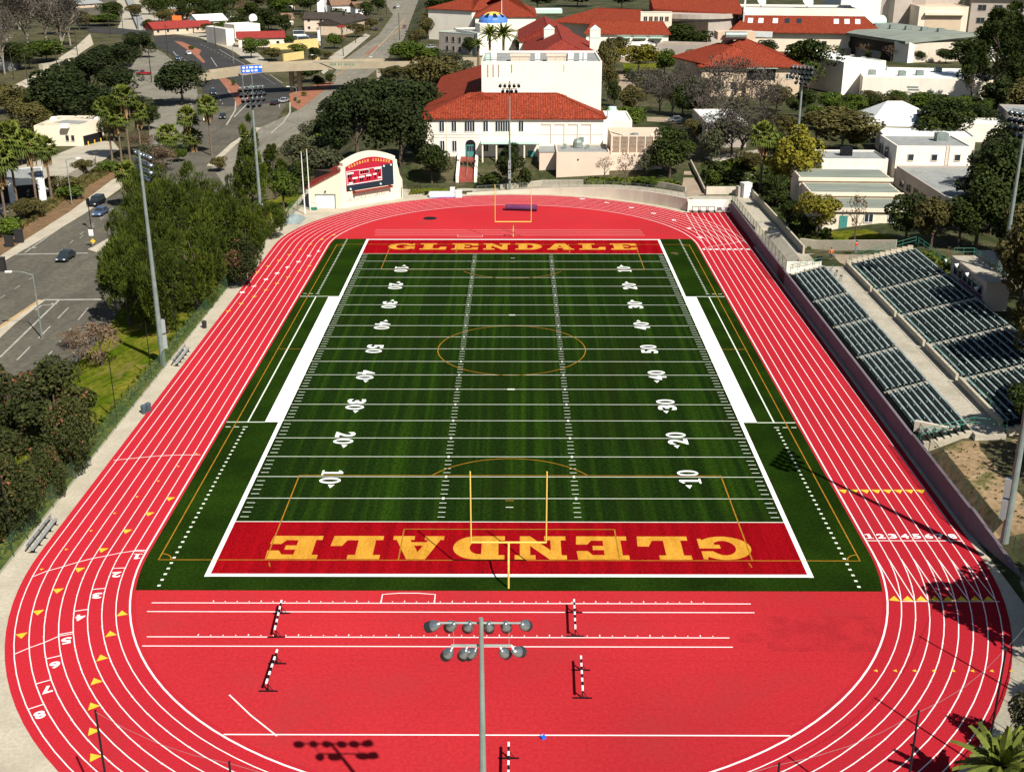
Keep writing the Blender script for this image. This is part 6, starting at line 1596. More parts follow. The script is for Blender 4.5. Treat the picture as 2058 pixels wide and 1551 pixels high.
b = MB(); b.wallrun([(-97.04, 114.15, -3)[:2], (-97.36, 135.08, -3)[:2], (-98.57, 139.4, -3)[:2]], .4, -3, -1.2); solo(b, 'garden_wall', M['conc2'], 'rough pale wall below the forecourt by the palms', 'wall')
DS = [
 ('restaurant with dark red roof and a red orange sign by the freeway ramp', (-184.24, 486.63, -3)[:2], (-168.29, 501.65, -3)[:2], 9, -3, .2, 3.2, 'cream2', 'roofred', False),
 ('red roofed porch end of the restaurant beside the white gabled shop', (-168.56, 504.74, -3)[:2], (-160.94, 511.01, -3)[:2], 8, -3, 0, 2.6, 'cream2', 'roofred', False),
 ('white gabled shop roof right of the red roofed restaurant', (-173.27, 533.89, -3)[:2], (-160.38, 544.18, -3)[:2], 12, -3, .6, 3.6, 'concw', 'roofwhite', False),
 ('white corner building with a narrow blank white wall by the ramp', (-134.87, 432.83, -3)[:2], (-131.7, 435.31, -3)[:2], 22, -3, 4.0, 0, 'stucco', 'roofwhite', True),
 ('white rear wing of the corner building over the dark red roof', (-139.07, 469.5, -3)[:2], (-128.19, 477.96, -3)[:2], 12, -3, 3.2, 0, 'stucco', 'roofwhite', True),
 ('cream building with a dark red roof beside the white corner building', (-127.15, 423.14, -3)[:2], (-107, 427.96, -3)[:2], 9, -3, 1.2, 3.6, 'cream', 'roofred', False),
 ('pale motel with rows of small windows and a dark roof', (-111.72, 511.02, -3)[:2], (-92.77, 511.02, -3)[:2], 16, -3, 3.6, 6.2, 'pink', 'roofdark', False),
 ('dark roofed front wing of the motel facing the street', (-88.87, 486.66, -3)[:2], (-79.79, 530.54, -3)[:2], 12, -3, 2.6, 5.0, 'cream2', 'roofdark', False),
 ('house with an orange brown roof behind the motel', (-116.97, 648.06, -3)[:2], (-105.53, 652.66, -3)[:2], 12, -3, 2.0, 6.5, 'white', 'roofbrown', False),
 ('white tall narrow house left of the orange brown roof', (-127.94, 657.34, -3)[:2], (-123.45, 657.34, -3)[:2], 12, -3, 4.5, 0, 'white', 'roofgrey', True),
 ('low house with a brown roof among trees behind the restaurant', (-201.13, 588.61, -3)[:2], (-185.65, 604.69, -3)[:2], 12, -3, -.2, 3.0, 'cream2', 'roofbrown', False),
 ('house with a tan and white roof at the top behind the restaurant', (-235.04, 696.77, -3)[:2], (-223.62, 712.51, -3)[:2], 14, -3, .6, 4.6, 'white', 'roofbrown', False),
 ('small pale house between the dark trees at the top', (-156.57, 676.57, -3)[:2], (-146.94, 681.5, -3)[:2], 10, -3, 1, 4.0, 'cream', 'roofgrey', False),
 ('low cream house left of the motel among trees', (-134.09, 551.22, -3)[:2], (-125.23, 554.79, -3)[:2], 9, -3, .4, 3.2, 'cream', 'roofbrown', False),
 ('reddish roofed house right of the orange brown roof', (-100.92, 638.98, -3)[:2], (-92.04, 643.48, -3)[:2], 10, -3, 1.5, 4.4, 'white', 'roofbrown', False),
 ('dark roofed house at the top left behind the sycamores', (-298.34, 696.82, -3)[:2], (-286.75, 717.96, -3)[:2], 16, -3, -.4, 2.6, 'cream2', 'roofgrey', False),
 ('white flat roof at the top left beside the grey lot', (-321.29, 740.21, -3)[:2], (-317.64, 745.94, -3)[:2], 10, -3, .5, 0, 'roofwhite', 'roofwhite', True),
 ('pale house at the top right of the far street', (-60.35, 717.74, -3)[:2], (-46.14, 728.68, -3)[:2], 14, -3, 3, 7, 'white', 'roofbrown', False),
 ('low white house with grey roof behind the red roofed hall', (-30, 500), (-8, 498), 14, 3, 10, 13, 'white', 'roofgrey', False),
]
for lab, FL, FR_, dep, z0, z1, zr, w_, r_, fl_ in DS:
    if fl_: flat(lab, 'building', FL, FR_, dep, z0, z1, w_, r_, .4, 'street_building')
    else:
        t, f = house(lab, 'house', FL, FR_, dep, z0, z1, zr, w_, r_, 'street_building', hl=False, hr=False, ov=.7)
        n_ = max(2, int(f.L / 5))
        for k in range(n_):
            for zz in ((z0 + 1.3,) if z1 - z0 < 6 else (z0 + 1.3, z0 + 5)):
                win(t, f, f.L * (k + .3) / n_, zz, 1.4, 1.3, 'glass', 'white', 0)
b = MB(); X, Y, Z = (-188.15, 530.52, -3)
b.box((X + 4.5, Y - 1, 2.6), (5.0, .5, 2.4)); b.tube((X + 4.5, Y - .6, -3), (X + 4.5, Y - .6, 2.4), .2, n=6); solo(b, 'shop_sign', M['vest'], 'red orange sign board on the restaurant roof', 'sign')
X, Y, Z = (-134.47, 492.57, -3)
b = MB(); b.tube((X, Y, Z), (X, Y, Z + 7), .15, n=6); b.lathe([(2.0, -.2), (2.2, 0), (2.0, .2)], (X, Y, Z + 8), (0, 1, 0), 14); solo(b, 'shop_sign', M['white'], 'white rounded sign on a pole above the corner building', 'sign')
X, Y, Z = (-82.91, 445.46, -3)
t = thing('shop_sign', 'red pole sign beside the street corner below the motel', 'sign', (X, Y, Z))
b = MB(); b.tube((X, Y, Z), (X, Y, Z + 9), .15, n=6); b.build('post', M['wood'], t)
b = MB(); b.box((X, Y - .2, Z + 7.6), (3.6, .4, 1.2)); b.build('panel', M['roofred'], t)
b = MB(); b.box((X + 1, Y - .2, Z + 3.0), (1.6, .4, .7)); b.build('panel', M['roofred'], t)
X, Y, Z = (-91.39, 432.86, -3)
b = MB(); b.box((X, Y, Z + 4.5), (1.6, .5, 5)); b.tube((X, Y + .1, Z), (X, Y + .1, Z + 2.2), .2, n=6); solo(b, 'shop_sign', M['white'], 'upright white sign at the right end of the yellow walls', 'sign')
YW = mat('yellow_wall', (.66, .48, .20), (.60, .43, .17), .5)
for lab, a, c, h in (('long yellow wall below the camper vans', (-110.47, 411.46, -3), (-90.2, 420.79, -3), 2.6), ('yellow front wall with rounded corner beside the overpass', (-95.53, 363.24, -3), (-89.31, 375.02, -3), 3.0), ('short orange yellow wall at the street corner', (-83.64, 367.12, -3), (-81.98, 371.04, -3), 2.2), ('upper yellow wall beside the cream house', (-103.71, 432.86, -3), (-93.67, 442.89, -3), 2.4)):
    b = MB(); b.wallrun([a[:2], ((a[0] + c[0]) / 2, (a[1] + c[1]) / 2), c[:2]], .6, -3, -3 + h); solo(b, 'boundary_wall', YW, lab, 'wall', 'yellow walls by the overpass')
rp('car_park', [(-107.09, 413.76, -3), (-116.4, 504.76, -3), (-98.9, 492.58, -3), (-89.43, 423.16, -3)], M['asph_d'], .02)
rp('car_park', [(-294.77, 686.62, -3), (-332.77, 870.65, -3), (-302.65, 800.99, -3), (-239.52, 596.58, -3), (-250.81, 573.2, -3)], M['asph'], .02)
rp('pavement', [(-76.62, 334.25, -3), (-79.56, 391.59, -3), (-77.87, 498.62, -3), (-73.91, 486.67, -3), (-72.54, 375.04, -3), (-72.16, 317.71, -3)], M['conc2'], .03)
rp('roadside', [(-134.57, 425.53, -3), (-158.51, 475.1, -3), (-184.21, 504.74, -3), (-159.24, 498.6, -3), (-124.63, 432.84, -3), (-98.47, 351.96, -3), (-107.27, 355.65, -3), (-125.31, 404.65, -3)], M['conc2'], .028)
b = MB(); b.wallrun([(-184.55, 334.11, -3)[:2], (-181.85, 341.06, -3)[:2], (-182.38, 351.86, -3)[:2]], 2.0, -3, -1); solo(b, 'weir', M['conc2'], 'white concrete weir across the canal path at the far left', 'weir')
b = MB(); X, Y, Z = (-199.68, 334.09, -3); b.box((X, Y, -1), (12, 9, 4)); b.box((X, Y, 1.1), (13, 10, .3)); solo(b, 'shed', M['roofgrey'], 'grey green shed at the far left edge', 'shed')

b = MB(); b.wallrun([(-70.6, 135.76, -3)[:2], (-71.78, 165.36, -3)[:2], (-70.63, 190.92, -3)[:2]], 1.6, -3, -2.8); b2 = solo(b, 'median_kerb', M['conc'], 'pale kerbed median between the wide street and its side road', 'kerb')

# ================================================================ PLANTS
def crown_mesh(name, seed, lobes, n, leaf, m, zsq=1.0, tall=0.0, needle=False, spread=.62, lr=(.30, .48), hollow=.72):
    """foliage in a unit ball: clumps of small leaf faces gathered on the shells of many lobes"""
    r = random.Random(seed); b = MB(); b.tint = []
    LB_ = []
    for k in range(lobes):
        while True:
            p = Vector((r.uniform(-1, 1), r.uniform(-1, 1), r.uniform(-1, 1)))
            if p.length < 1: break
        p = p.normalized() * (spread * r.uniform(.55, 1.05))
        rad = r.uniform(*lr)
        if tall:                       # conical outline
            q = (p.z + 1) / 2; k_ = 1 - tall * q; p.x *= k_; p.y *= k_; rad *= max(.35, k_)
            p.z *= 1.25
        LB_.append((p, rad, r.uniform(.1, .9)))
    for _ in range(n):
        c, rad, tn = r.choice(LB_)
        d = Vector((r.gauss(0, 1), r.gauss(0, 1), r.gauss(.25, 1))).normalized()
        p = c + d * rad * (hollow + (1.06 - hollow) * math.sqrt(r.random()))
        p.z *= zsq
        nrm = (d * .7 + Vector((r.gauss(0, .6), r.gauss(0, .6), r.gauss(.3, .6)))).normalized()
        a = nrm.orthogonal().normalized()
        a = (Matrix.Rotation(r.uniform(0, 6.28), 3, nrm) @ a); e = nrm.cross(a)
        s = leaf * r.uniform(.6, 1.35)
        if needle:
            up_ = (d * .8 + Vector((r.gauss(0, .35), r.gauss(0, .35), .55))).normalized(); sd = up_.orthogonal().normalized()
            sd = Matrix.Rotation(r.uniform(0, 6.28), 3, up_) @ sd
            b.add([p - sd * s * .28, p + sd * s * .28, p + sd * s * .12 + up_ * s * 1.5, p - sd * s * .12 + up_ * s * 1.5], [(0, 1, 2, 3)])
        else:
            b.add([p - a * s * .5 - e * s * .3, p + a * s * .15 - e * s * .5, p + a * s * .55 + e * s * .25, p - a * s * .2 + e * s * .5], [(0, 1, 2, 3)])
        b.tint.append(max(0, min(1, tn + r.gauss(0, .16))))
    me = bpy.data.meshes.new(name); me.from_pydata(b.v, [], b.f); me.materials.append(M[m])
    at = me.attributes.new('tint', 'FLOAT', 'FACE'); at.data.foreach_set('value', b.tint)
    return me
def limb(b, r, p, d, L, rad, depth, kink=.35):
    e = p + d * L
    b.tube(p, e, rad, rad * .68, 5 if depth > 1 else 3, cap=False)
    if depth <= 0: return
    for k in range(r.choice((2, 3)) if depth > 1 else 3):
        nd = (d + Vector((r.gauss(0, kink), r.gauss(0, kink), r.gauss(.1, kink * .7)))).normalized()
        limb(b, r, p + d * L * r.uniform(.6, 1.0), nd, L * r.uniform(.6, .85), rad * .62, depth - 1, kink)
def trunk_mesh(name, seed, m, bare=False):
    """unit height trunk with limbs; bare trees carry all their twigs"""
    r = random.Random(seed); b = MB()
    if bare:
        b.tube((0, 0, 0), (.01, .0, .22), .022, .017, 7)
        for k in range(6):
            a = k * 1.05 + r.uniform(-.3, .3)
            limb(b, r, Vector((.01, 0, .14 + .03 * k)), Vector((math.cos(a) * .55, math.sin(a) * .55, 1)).normalized(), .22, .011, 4, .38)
    else:
        b.tube((0, 0, 0), (.015, 0, .35), .030, .020, 7); b.tube((.015, 0, .35), (0, .01, .62), .020, .010, 6)
        for k in range(5):
            a = k * 1.3 + r.uniform(-.3, .3)
            limb(b, r, Vector((.01, 0, .25 + .06 * k)), Vector((math.cos(a), math.sin(a), .9)).normalized(), .2, .010, 1)
    me = bpy.data.meshes.new(name); me.from_pydata(b.v, [], b.f); me.materials.append(M[m]); return me
CR = {}
def variants(kind, *specs): CR[kind] = [crown_mesh('crown', **s) for s in specs]
def sp(m, lobes, n, leaf, **k): return [dict(seed=hash_(m) + i * 13, lobes=lobes, n=n, leaf=leaf, m=m, **k) for i in range(3)]
def hash_(s): return sum(ord(c) * (i + 3) for i, c in enumerate(s))
variants('pine', *sp('lf_pine', 46, 9000, .045, needle=True, spread=.78, lr=(.13, .25), hollow=.55))
variants('darkpine', *sp('lf_dark', 34, 7000, .05, needle=True, tall=.6, spread=.75, lr=(.18, .30), hollow=.5))
variants('conifer', *sp('lf_pine', 34, 7000, .05, needle=True, tall=.75, spread=.75, lr=(.18, .28), hollow=.5))
variants('oak', *sp('lf_oak', 20, 6000, .070, spread=.66, lr=(.26, .42)))
variants('dark', *sp('lf_dark', 18, 4500, .080, spread=.66, lr=(.26, .42)))
variants('mid', *sp('lf_mid', 17, 3600, .085, spread=.64, lr=(.26, .42)))
variants('yellow', *sp('lf_yel', 18, 3800, .080, spread=.68, lr=(.22, .38)))
variants('olive', *sp('lf_olive', 17, 4000, .080, spread=.66, lr=(.26, .4)))
variants('grey', *sp('lf_grey', 17, 3200, .080, spread=.66, lr=(.24, .4)))
variants('red', *sp('lf_red', 24, 7000, .060, spread=.72, lr=(.22, .36)))
variants('brown', *sp('lf_brown', 20, 2200, .055, spread=.7, lr=(.2, .4), hollow=.2))
variants('sparse', *sp('lf_brown', 14, 420, .075, spread=.7, lr=(.2, .35), hollow=.2))
variants('twigs', *sp('lf_twig', 26, 2000, .055, needle=True, spread=.72, lr=(.2, .38), hollow=.1))
variants('shrub', *sp('lf_mid', 8, 700, .15, spread=.55, lr=(.35, .5)))
variants('darkshrub', *sp('lf_dark', 8, 700, .15, spread=.55, lr=(.35, .5)))
TR = [trunk_mesh('trunk', 40 + i, 'bark') for i in range(3)]
BARE = [trunk_mesh('branches', 50 + i, 'twig', True) for i in range(3)]
BAREP = [trunk_mesh('branches', 60 + i, 'palebark', True) for i in range(3)]
NT = [0]
NAMES = dict(darkpine='conifer_tree', pine='pine_tree', conifer='conifer_tree', oak='oak_tree', dark='evergreen_tree', mid='leafy_tree', yellow='yellow_green_tree', olive='olive_tree', grey='grey_green_tree', red='red_leaved_bush', brown='brown_bush', sparse='sparse_tree', shrub='shrub', darkshrub='dark_shrub', bare='bare_tree', sycamore='bare_sycamore')
def kid(name, me, parent, loc, sc, rz):
    o = bpy.data.objects.new(name, me); COL.objects.link(o); o.parent = parent; o.location = loc; o.scale = sc; o.rotation_euler = (0, 0, rz); return o
def tree(kind, x, y, z, h, w, label, frac=None, group=None, dy=1.0):
    NT[0] += 1; i = NT[0]
    cat = 'shrub' if 'shrub' in kind else ('bush' if kind in ('red', 'brown') else 'tree')
    t = thing(NAMES[kind], label, cat, (x, y, z - .1), 0, group)
    rz = i * 2.399
    if kind in ('bare', 'sycamore'):
        kid('branches', (BARE if kind == 'bare' else BAREP)[i % 3], t, (0, 0, 0), (w / .95, w / .95, h / .98), rz)
        kid('twigs', CR['twigs'][i % 3], t, (0, 0, h * .62), (w / 1.9, w / 1.9, h * .38), rz)
        return t
    fr = frac if frac else {'pine': 1.02, 'conifer': .95, 'darkpine': .95, 'oak': .88, 'dark': .82, 'mid': .8, 'yellow': .78, 'olive': .82, 'grey': .85, 'red': .98, 'brown': .95, 'sparse': .75, 'shrub': 1.0, 'darkshrub': 1.0}[kind]
    ch = h * fr
    kid('crown', CR[kind][i % 3], t, (0, 0, h - ch / 2), (w / 1.9, w / 1.9 * dy, ch / (2.0 if kind not in ('conifer', 'darkpine') else 2.5)), rz if dy == 1 else 0)
    if 'shrub' not in kind: kid('trunk', TR[i % 3], t, (0, 0, 0), (min(h, w * 1.1), min(h, w * 1.1), h * .95), rz)
    return t
def palm_meshes(seed, date=False):
    r = random.Random(seed); out = {}
    b = MB(); b.tint = []
    n = 46 if not date else 40
    for k in range(n):
        a = k * 2.4; el_ = R(85 - 120 * (k / n) ** .9) if not date else R(80 - 95 * (k / n))
        d = Vector((math.cos(a) * math.cos(el_), math.sin(a) * math.cos(el_), math.sin(el_)))
        L = .75 * r.uniform(.8, 1.1); side = d.cross(Vector((0, 0, 1))).normalized(); upv = side.cross(d)
        if not date:                                   # fan leaf: folded segments at the end of a stalk
            o = d * L * .5
            b.add([side * .012, -side * .012, o - side * .012, o + side * .012], [(0, 1, 2, 3)]); b.tint.append(.3)
            for j in range(-4, 5):
                an = j * .28; dd = (d * math.cos(an) + side * math.sin(an)).normalized()
                tip = o + dd * L * .55 - Vector((0, 0, .10 + .05 * abs(j))) * L + upv * r.uniform(-.03, .03)
                w = (dd.cross(upv)).normalized() * .045
                b.add([o, o + dd * L * .3 + w, tip, o + dd * L * .3 - w], [(0, 1, 2, 3)]); b.tint.append(max(0, min(1, .5 + .5 * math.sin(el_) + r.gauss(0, .2))))
        else:                                           # feather frond
            for j in range(7):
                q0 = d * L * (j / 7) * 1.35 - Vector((0, 0, 1)) * (j / 7) ** 2 * .35; q1 = d * L * ((j + 1) / 7) * 1.35 - Vector((0, 0, 1)) * ((j + 1) / 7) ** 2 * .35
                wv = .11 * (1 - abs(j - 2.5) / 6)
                for s in (-1, 1):
                    b.add([q0, q1, q1 + side * s * wv - upv * .05, q0 + side * s * wv - upv * .05], [(0, 1, 2, 3)]); b.tint.append(max(0, min(1, .4 + .4 * math.sin(el_) + r.gauss(0, .15))))
    me = bpy.data.meshes.new('fronds'); me.from_pydata(b.v, [], b.f); me.materials.append(M['lf_palm'])
    at = me.attributes.new('tint', 'FLOAT', 'FACE'); at.data.foreach_set('value', b.tint); out['fronds'] = me
    b = MB()
    for k in range(40):
        a = r.uniform(0, 6.28); rr = r.uniform(.08, .26); z0 = r.uniform(-.35, .05); p = Vector((math.cos(a) * rr, math.sin(a) * rr, z0)); s = Vector((-math.sin(a), math.cos(a), 0)) * .07
        b.add([p - s, p + s, p + s * .5 + Vector((0, 0, -.42)), p - s * .5 + Vector((0, 0, -.42))], [(0, 1, 2, 3)])
    me = bpy.data.meshes.new('dead_fronds'); me.from_pydata(b.v, [], b.f); me.materials.append(M['skirt']); out['skirt'] = me
    b = MB(); b.lathe([(1.5, 0), (1.05, .04), (.9, .3), (.85, .7), (.95, 1.0)], n=9)
    me = bpy.data.meshes.new('trunk'); me.from_pydata(b.v, [], b.f); me.materials.append(M['palmbark']); out['trunk'] = me
    return out
PM = [palm_meshes(5), palm_meshes(9)]; DM = [palm_meshes(15, True)]
def palm(x, y, z, h, w, label, date=False, group='fan palms by the street'):
    NT[0] += 1; p = (DM[0] if date else PM[NT[0] % 2]); rz = NT[0] * 1.7
    t = thing('date_palm' if date else 'fan_palm', label, 'palm', (x, y, z - .1), 0, group)
    w *= 1.0 if date else 1.2; s = w / 1.75; top = h - s * .55
    kid('fronds', p['fronds'], t, (0, 0, top), (s, s, s), rz)
    if not date: kid('dead_fronds', p['skirt'], t, (0, 0, top), (s, s, s * 1.3), rz)
    kid('trunk', p['trunk'], t, (0, 0, 0), (.26 if not date else .4, .26 if not date else .4, top), 0)
    return t
TREES = [
 # conifers on the left bank
 ('pine', -53.02, 17.24, -2.75, 14.09, 8.58, 'bushy conifer at the near end of the left conifer clump above the lawn'),
 ('pine', -45.11, 7.79, -0.5, 15.08, 8.81, 'bushy conifer behind the left light tower pole, lowest in the clump'),
 ('pine', -56.8, 30.99, -3, 15.07, 6.9, 'bushy conifer whose left side overhangs the street below the sedan'),
 ('pine', -55, 36.18, -2.99, 16.77, 10.43, 'broad conifer in the middle left of the clump by the street'),
 ('pine', -42.83, 15.69, -0.08, 14.81, 9.17, 'conifer nearest the fence in the middle of the clump'),
 ('pine', -51.38, 39.56, -2.37, 16.76, 11.34, 'tall conifer right of the floodlight head in the clump'),
 ('pine', -61.2, 60.29, -3, 15.63, 10.84, 'conifer directly behind the left floodlight head'),
 ('pine', -54.24, 60.04, -2.93, 15.61, 9.84, 'round topped conifer at the back of the left clump'),
 ('pine', -42.73, 31.57, -0.06, 13.84, 9.21, 'conifer in the right middle of the left clump'),
 ('red', -39.59, 27.43, 0, 7.79, 6.73, 'dark reddish bush among the left conifers beside the fence'),
 ('pine', -46.21, 51.87, -0.79, 12.8, 8.51, 'conifer at the upper right of the left clump near the street'),
 ('pine', -40.2, 35.44, 0, 11.48, 7.02, 'conifer next to the fence just left of the far light tower'),
 ('pine', -40.66, 55.43, 0, 7.18, 6.88, 'small conifer at the fence right of the far light tower'),
 ('conifer', -47.59, 75.05, -1.21, 20.5, 8.98, 'tall dark pointed conifer behind the far left light tower'),
 ('conifer', -46.54, 90.38, -0.84, 12.56, 8.05, 'shorter dark conifer right of the tall pointed one'),
 ('brown', -51.34, 0.25, -2.36, 6.22, 7.26, 'brown leafless thicket between the conifers and the red bushes'),
 ('brown', -57.78, 8.59, -3, 3.11, 4.21, 'small brown thicket beside the street below the conifers'),
 ('red', -46.73, -26.65, -0.94, 9.59, 10.5, 'big red flecked bush under the street lamp'),
 ('red', -53.94, -20.96, -2.9, 9.09, 8.81, 'red flecked bush at the left edge below the street'),
 ('red', -41.47, -36.89, 0, 8.67, 5.57, 'red flecked bush above the lawn on the right of its row'),
 ('red', -45.62, -39.87, -0.63, 7.06, 8.57, 'red flecked bush at the left edge in the middle of the row'),
 ('red', -41.84, -41.09, -0.01, 5.99, 3.94, 'smaller green brown bush on the bare dirt by the fence'),
 ('red', -42.76, -48.58, -0.07, 7.76, 7.02, 'red flecked bush at the left edge nearest the white bench'),
 # trees behind the scoreboard
 ('grey', -44.26, 114.08, -0.06, 8.76, 11, 'grey green tree left of the flagpoles'),
 ('grey', -37.55, 95.8, 0, 9.38, 9.18, 'grey green tree just behind the flagpoles'),
 ('mid', -42.78, 78.25, -0.07, 8.33, 6.67, 'small green tree by the fence left of the flagpoles'),
 ('mid', -41.18, 120, 0.43, 7.33, 8.97, 'dark green tree between the flagpoles and the big oaks'),
 ('oak', -32.21, 105.94, 3.07, 16.57, 14.79, 'big dark oak behind the arch of the scoreboard'),
 ('oak', -23.39, 105.1, 2.72, 15.07, 13.63, 'big dark oak beside the corner of the red tiled building'),
 ('oak', -44.29, 170.33, 0, 10.07, 15.96, 'dark oak at the street side of the oak grove'),
 ('oak', -33.18, 152.67, 4, 11.79, 17.48, 'dark oak at the top of the grove under the overpass'),
 ('oak', -22.33, 137.92, 4, 13.47, 14.2, 'dark oak at the roof edge of the red tiled building'),
 ('oak', -19.33, 105.95, 3.08, 10.14, 6.3, 'narrow dark oak against the shaded wall of the red tiled building'),
 ('oak', -42.49, 140.16, 0.16, 9.76, 10.84, 'dark oak at the lower left of the grove'),
 ('olive', -21.1, 192.05, 4, 13.21, 15.48, 'olive brown tree behind the left roof slope'),
 ('grey', -14.93, 207.51, 4, 10.36, 11.76, 'grey thin tree left of the white tower'),
 ('mid', -36.37, 278.11, 4, 9.35, 15.94, 'bright green tree beside the far street corner'),
 ('mid', -29.88, 282.77, 4, 6.65, 12.52, 'green tree next to the campus car lot'),
 ('olive', -36.22, 236.59, 3.99, 5.23, 11.19, 'olive tree right of the overpass end'),
 ('dark', -16.55, 98.77, 0.2, 8.39, 9, 'round dark tree in front of the cream building left of the stairs'),
 ('dark', -1.04, 95.24, 0.34, 9.25, 6.63, 'dark upright tree in front of the covered walk'),
 ('darkshrub', 1.73, 94.46, 0.5, 4.74, 4.51, 'dark shrub right of the upright tree below the covered walk'),
 ('darkshrub', -4.73, 96.08, 0.16, 3.29, 6.05, 'low dark shrub between the stairs and the upright tree'),
 ('sparse', 17.93, 94.96, 1.6, 6, 4.02, 'small nearly leafless tree before the cream annex wall, left one'),
 ('sparse', 21.66, 90.16, 1.79, 7.71, 4.74, 'small nearly leafless tree before the cream annex wall, right one'),
 ('mid', 26.47, 139.44, 4, 6.83, 9.52, 'round green tree above the louvred enclosure'),
 ('dark', 31.09, 96.97, 2, 10.13, 10.19, 'round dark green tree right of the louvred enclosure'),
 ('grey', 26.63, 97.13, 1.96, 5.75, 5.09, 'grey twiggy tree left of the round dark green tree'),
 ('shrub', 24.51, 90.58, 1.91, 2.53, 3.76, 'green shrub on the lawn below the annex wall'),
 ('shrub', 26.7, 88.41, 1.96, 2.51, 2.95, 'small shrub right of the green shrub on the lawn'),
 ('olive', 26.38, 213.03, 4, 16.28, 6.88, 'narrow olive tree at the right edge of the white tower'),
 ('olive', 25.61, 192.13, 4, 11.25, 5.63, 'thin olive tree beside the white tower wall'),
 ('yellow', 39.81, 253.62, 4, 11.45, 14.03, 'yellow green tree in the campus courtyard'),
 ('mid', 48.48, 256.38, 4, 8.59, 11.8, 'green tree right of the yellow green courtyard tree'),
 ('dark', 66.85, 339.47, 4, 9.69, 22.44, 'dark shrubby tree below the bow front hall'),
 ('darkshrub', 36.18, 236.61, 4, 4.49, 7.99, 'clipped dark shrub under the yellow green tree'),
 ('darkshrub', 42.34, 236.62, 4, 4.34, 7.04, 'clipped dark shrub right of the yellow green tree'),
 ('bare', 37.29, 170.87, 4, 10.96, 11.93, 'grey bare tree left of the hipped hall'),
 ('dark', 42.53, 164.92, 4, 8.59, 7.82, 'dark tree at the shaded corner of the hipped hall'),
 ('bare', 40.07, 167.44, 4, 9.51, 9.19, 'grey bare tree next to the dark corner tree'),
 ('bare', 52.5, 156.78, 4, 16.25, 16.59, 'large bare tree in front of the hipped red roof'),
 ('bare', 47.26, 107.64, 3.83, 13.16, 16.07, 'large bare tree beside the white roofed shed'),
 ('bare', 43.83, 115.37, 4, 10.44, 9.91, 'bare tree over the white roof of the shed'),
 ('grey', 45.31, 108.31, 3.91, 8.98, 9.66, 'grey green leafy tree under the large bare tree'),
 ('grey', 40.67, 104.86, 3.31, 8.09, 6.34, 'grey green tree in front of the shed wall'),
 ('darkshrub', 40.23, 95, 2, 4.34, 6.1, 'dark shrubs beside the dark path'),
 ('darkshrub', 42.37, 90.17, 2, 3.1, 5.99, 'dark shrub above the small lawn'),
 ('shrub', 38.4, 88.28, 2, 3.94, 3.36, 'small green tree at the edge of the dark path'),
 ('dark', 84.22, 209.84, 4, 16.55, 16.72, 'dark green tree in front of the tall white wall'),
 ('dark', 98.58, 256.45, 4, 6.26, 12.07, 'lower dark green tree next to the tall white wall'),
 ('olive', 69.13, 112.47, 4, 10.13, 16.67, 'broad dark olive tree left of the tent'),
 ('olive', 66.76, 124.71, 4, 8.11, 10.42, 'olive tree behind the light tower right of the palm'),
 ('yellow', 51.82, 76.26, 2.75, 13.25, 10.45, 'large yellow green tree behind the light tower'),
 ('yellow', 50.31, 82.03, 2.45, 8.83, 6.8, 'yellow green tree just right of the fan palm'),
 ('yellow', 48.77, 47.6, 2.2, 7.75, 8.33, 'yellow green tree on the grass at the end of the bleachers'),
 ('sparse', 53.08, 41.23, 3.02, 8.58, 4.54, 'thin brown leaning tree in front of the portable classroom'),
 ('dark', 59.65, 36.81, 4, 8.22, 7.61, 'dark leafy tree in front of the portable classroom'),
 ('olive', 62.45, 33.83, 4, 8.4, 7.14, 'olive dark tree left of the press box shed'),
 ('dark', 66.54, 33.85, 4, 8.11, 8.8, 'dark tree right of the olive one behind the press box'),
 ('dark', 74.8, 43.07, 4, 15.6, 11.86, 'very large dark tree in front of the grey flat roofs'),
 ('dark', 82.68, 53.23, 4, 12.22, 9.88, 'very large dark tree at the right edge above the press box'),
 ('dark', 75.72, 53.21, 4, 9.82, 7.98, 'dark tree over the lower roof wing'),
 ('olive', 62.18, 0.16, 4, 13.04, 7.33, 'olive brown tree behind the press box at the right edge'),
 ('olive', 56.7, -16.65, 3.72, 10.19, 6.56, 'olive tree at the right edge above the bleachers'),
 ('dark', 50.21, -33.9, 2.43, 7.69, 5.78, 'dark tree overhanging the bleachers at the right edge'),
 ('dark', 93.19, 121.6, 4, 11.18, 14.13, 'dark tree right of the tent over the flat roofs'),
 ('dark', 106.78, 138.21, 4, 7.35, 10.1, 'dark green tree behind the pale blank building'),
 ('mid', 80, 167.52, 4, 6.45, 8.07, 'green hedge tree below the long white building, left end'),
 ('mid', 85.45, 164.17, 4, 6.63, 8.02, 'green hedge tree below the long white building, second from left'),
 ('olive', 93.88, 160.89, 4, 6.32, 8, 'brownish hedge tree behind the tent peak'),
 ('mid', 101.85, 162.54, 4, 7.08, 9.45, 'green hedge tree right of the tent peak'),
 ('mid', 109.39, 160.92, 4, 6.56, 9.48, 'green hedge tree below the recessed entrance'),
 ('mid', 115.36, 156.91, 4, 6.01, 8.09, 'green hedge tree at the right end of the long white building'),
 ('darkpine', 132.25, 197.33, 4, 26.1, 21.42, 'tall dark pine below the red roof in the top right corner'),
 ('darkpine', 132.3, 178.16, 4, 25.97, 18.93, 'tall dark pine at the right edge below the red roof'),
 ('dark', 146.22, 256.52, 4, 12.44, 14.26, 'dark tree at the right end of the barrel roof building'),
 ('dark', 150.84, 289.34, 4, 5.06, 9.59, 'small dark tree before the slotted white block'),
 ('sparse', 133.1, 294.21, 4, 6.8, 7.66, 'thin bare tree before the barrel roof building, right one'),
 ('sparse', 126.63, 306.03, 4, 6.28, 7.82, 'thin bare tree before the barrel roof building, left one'),
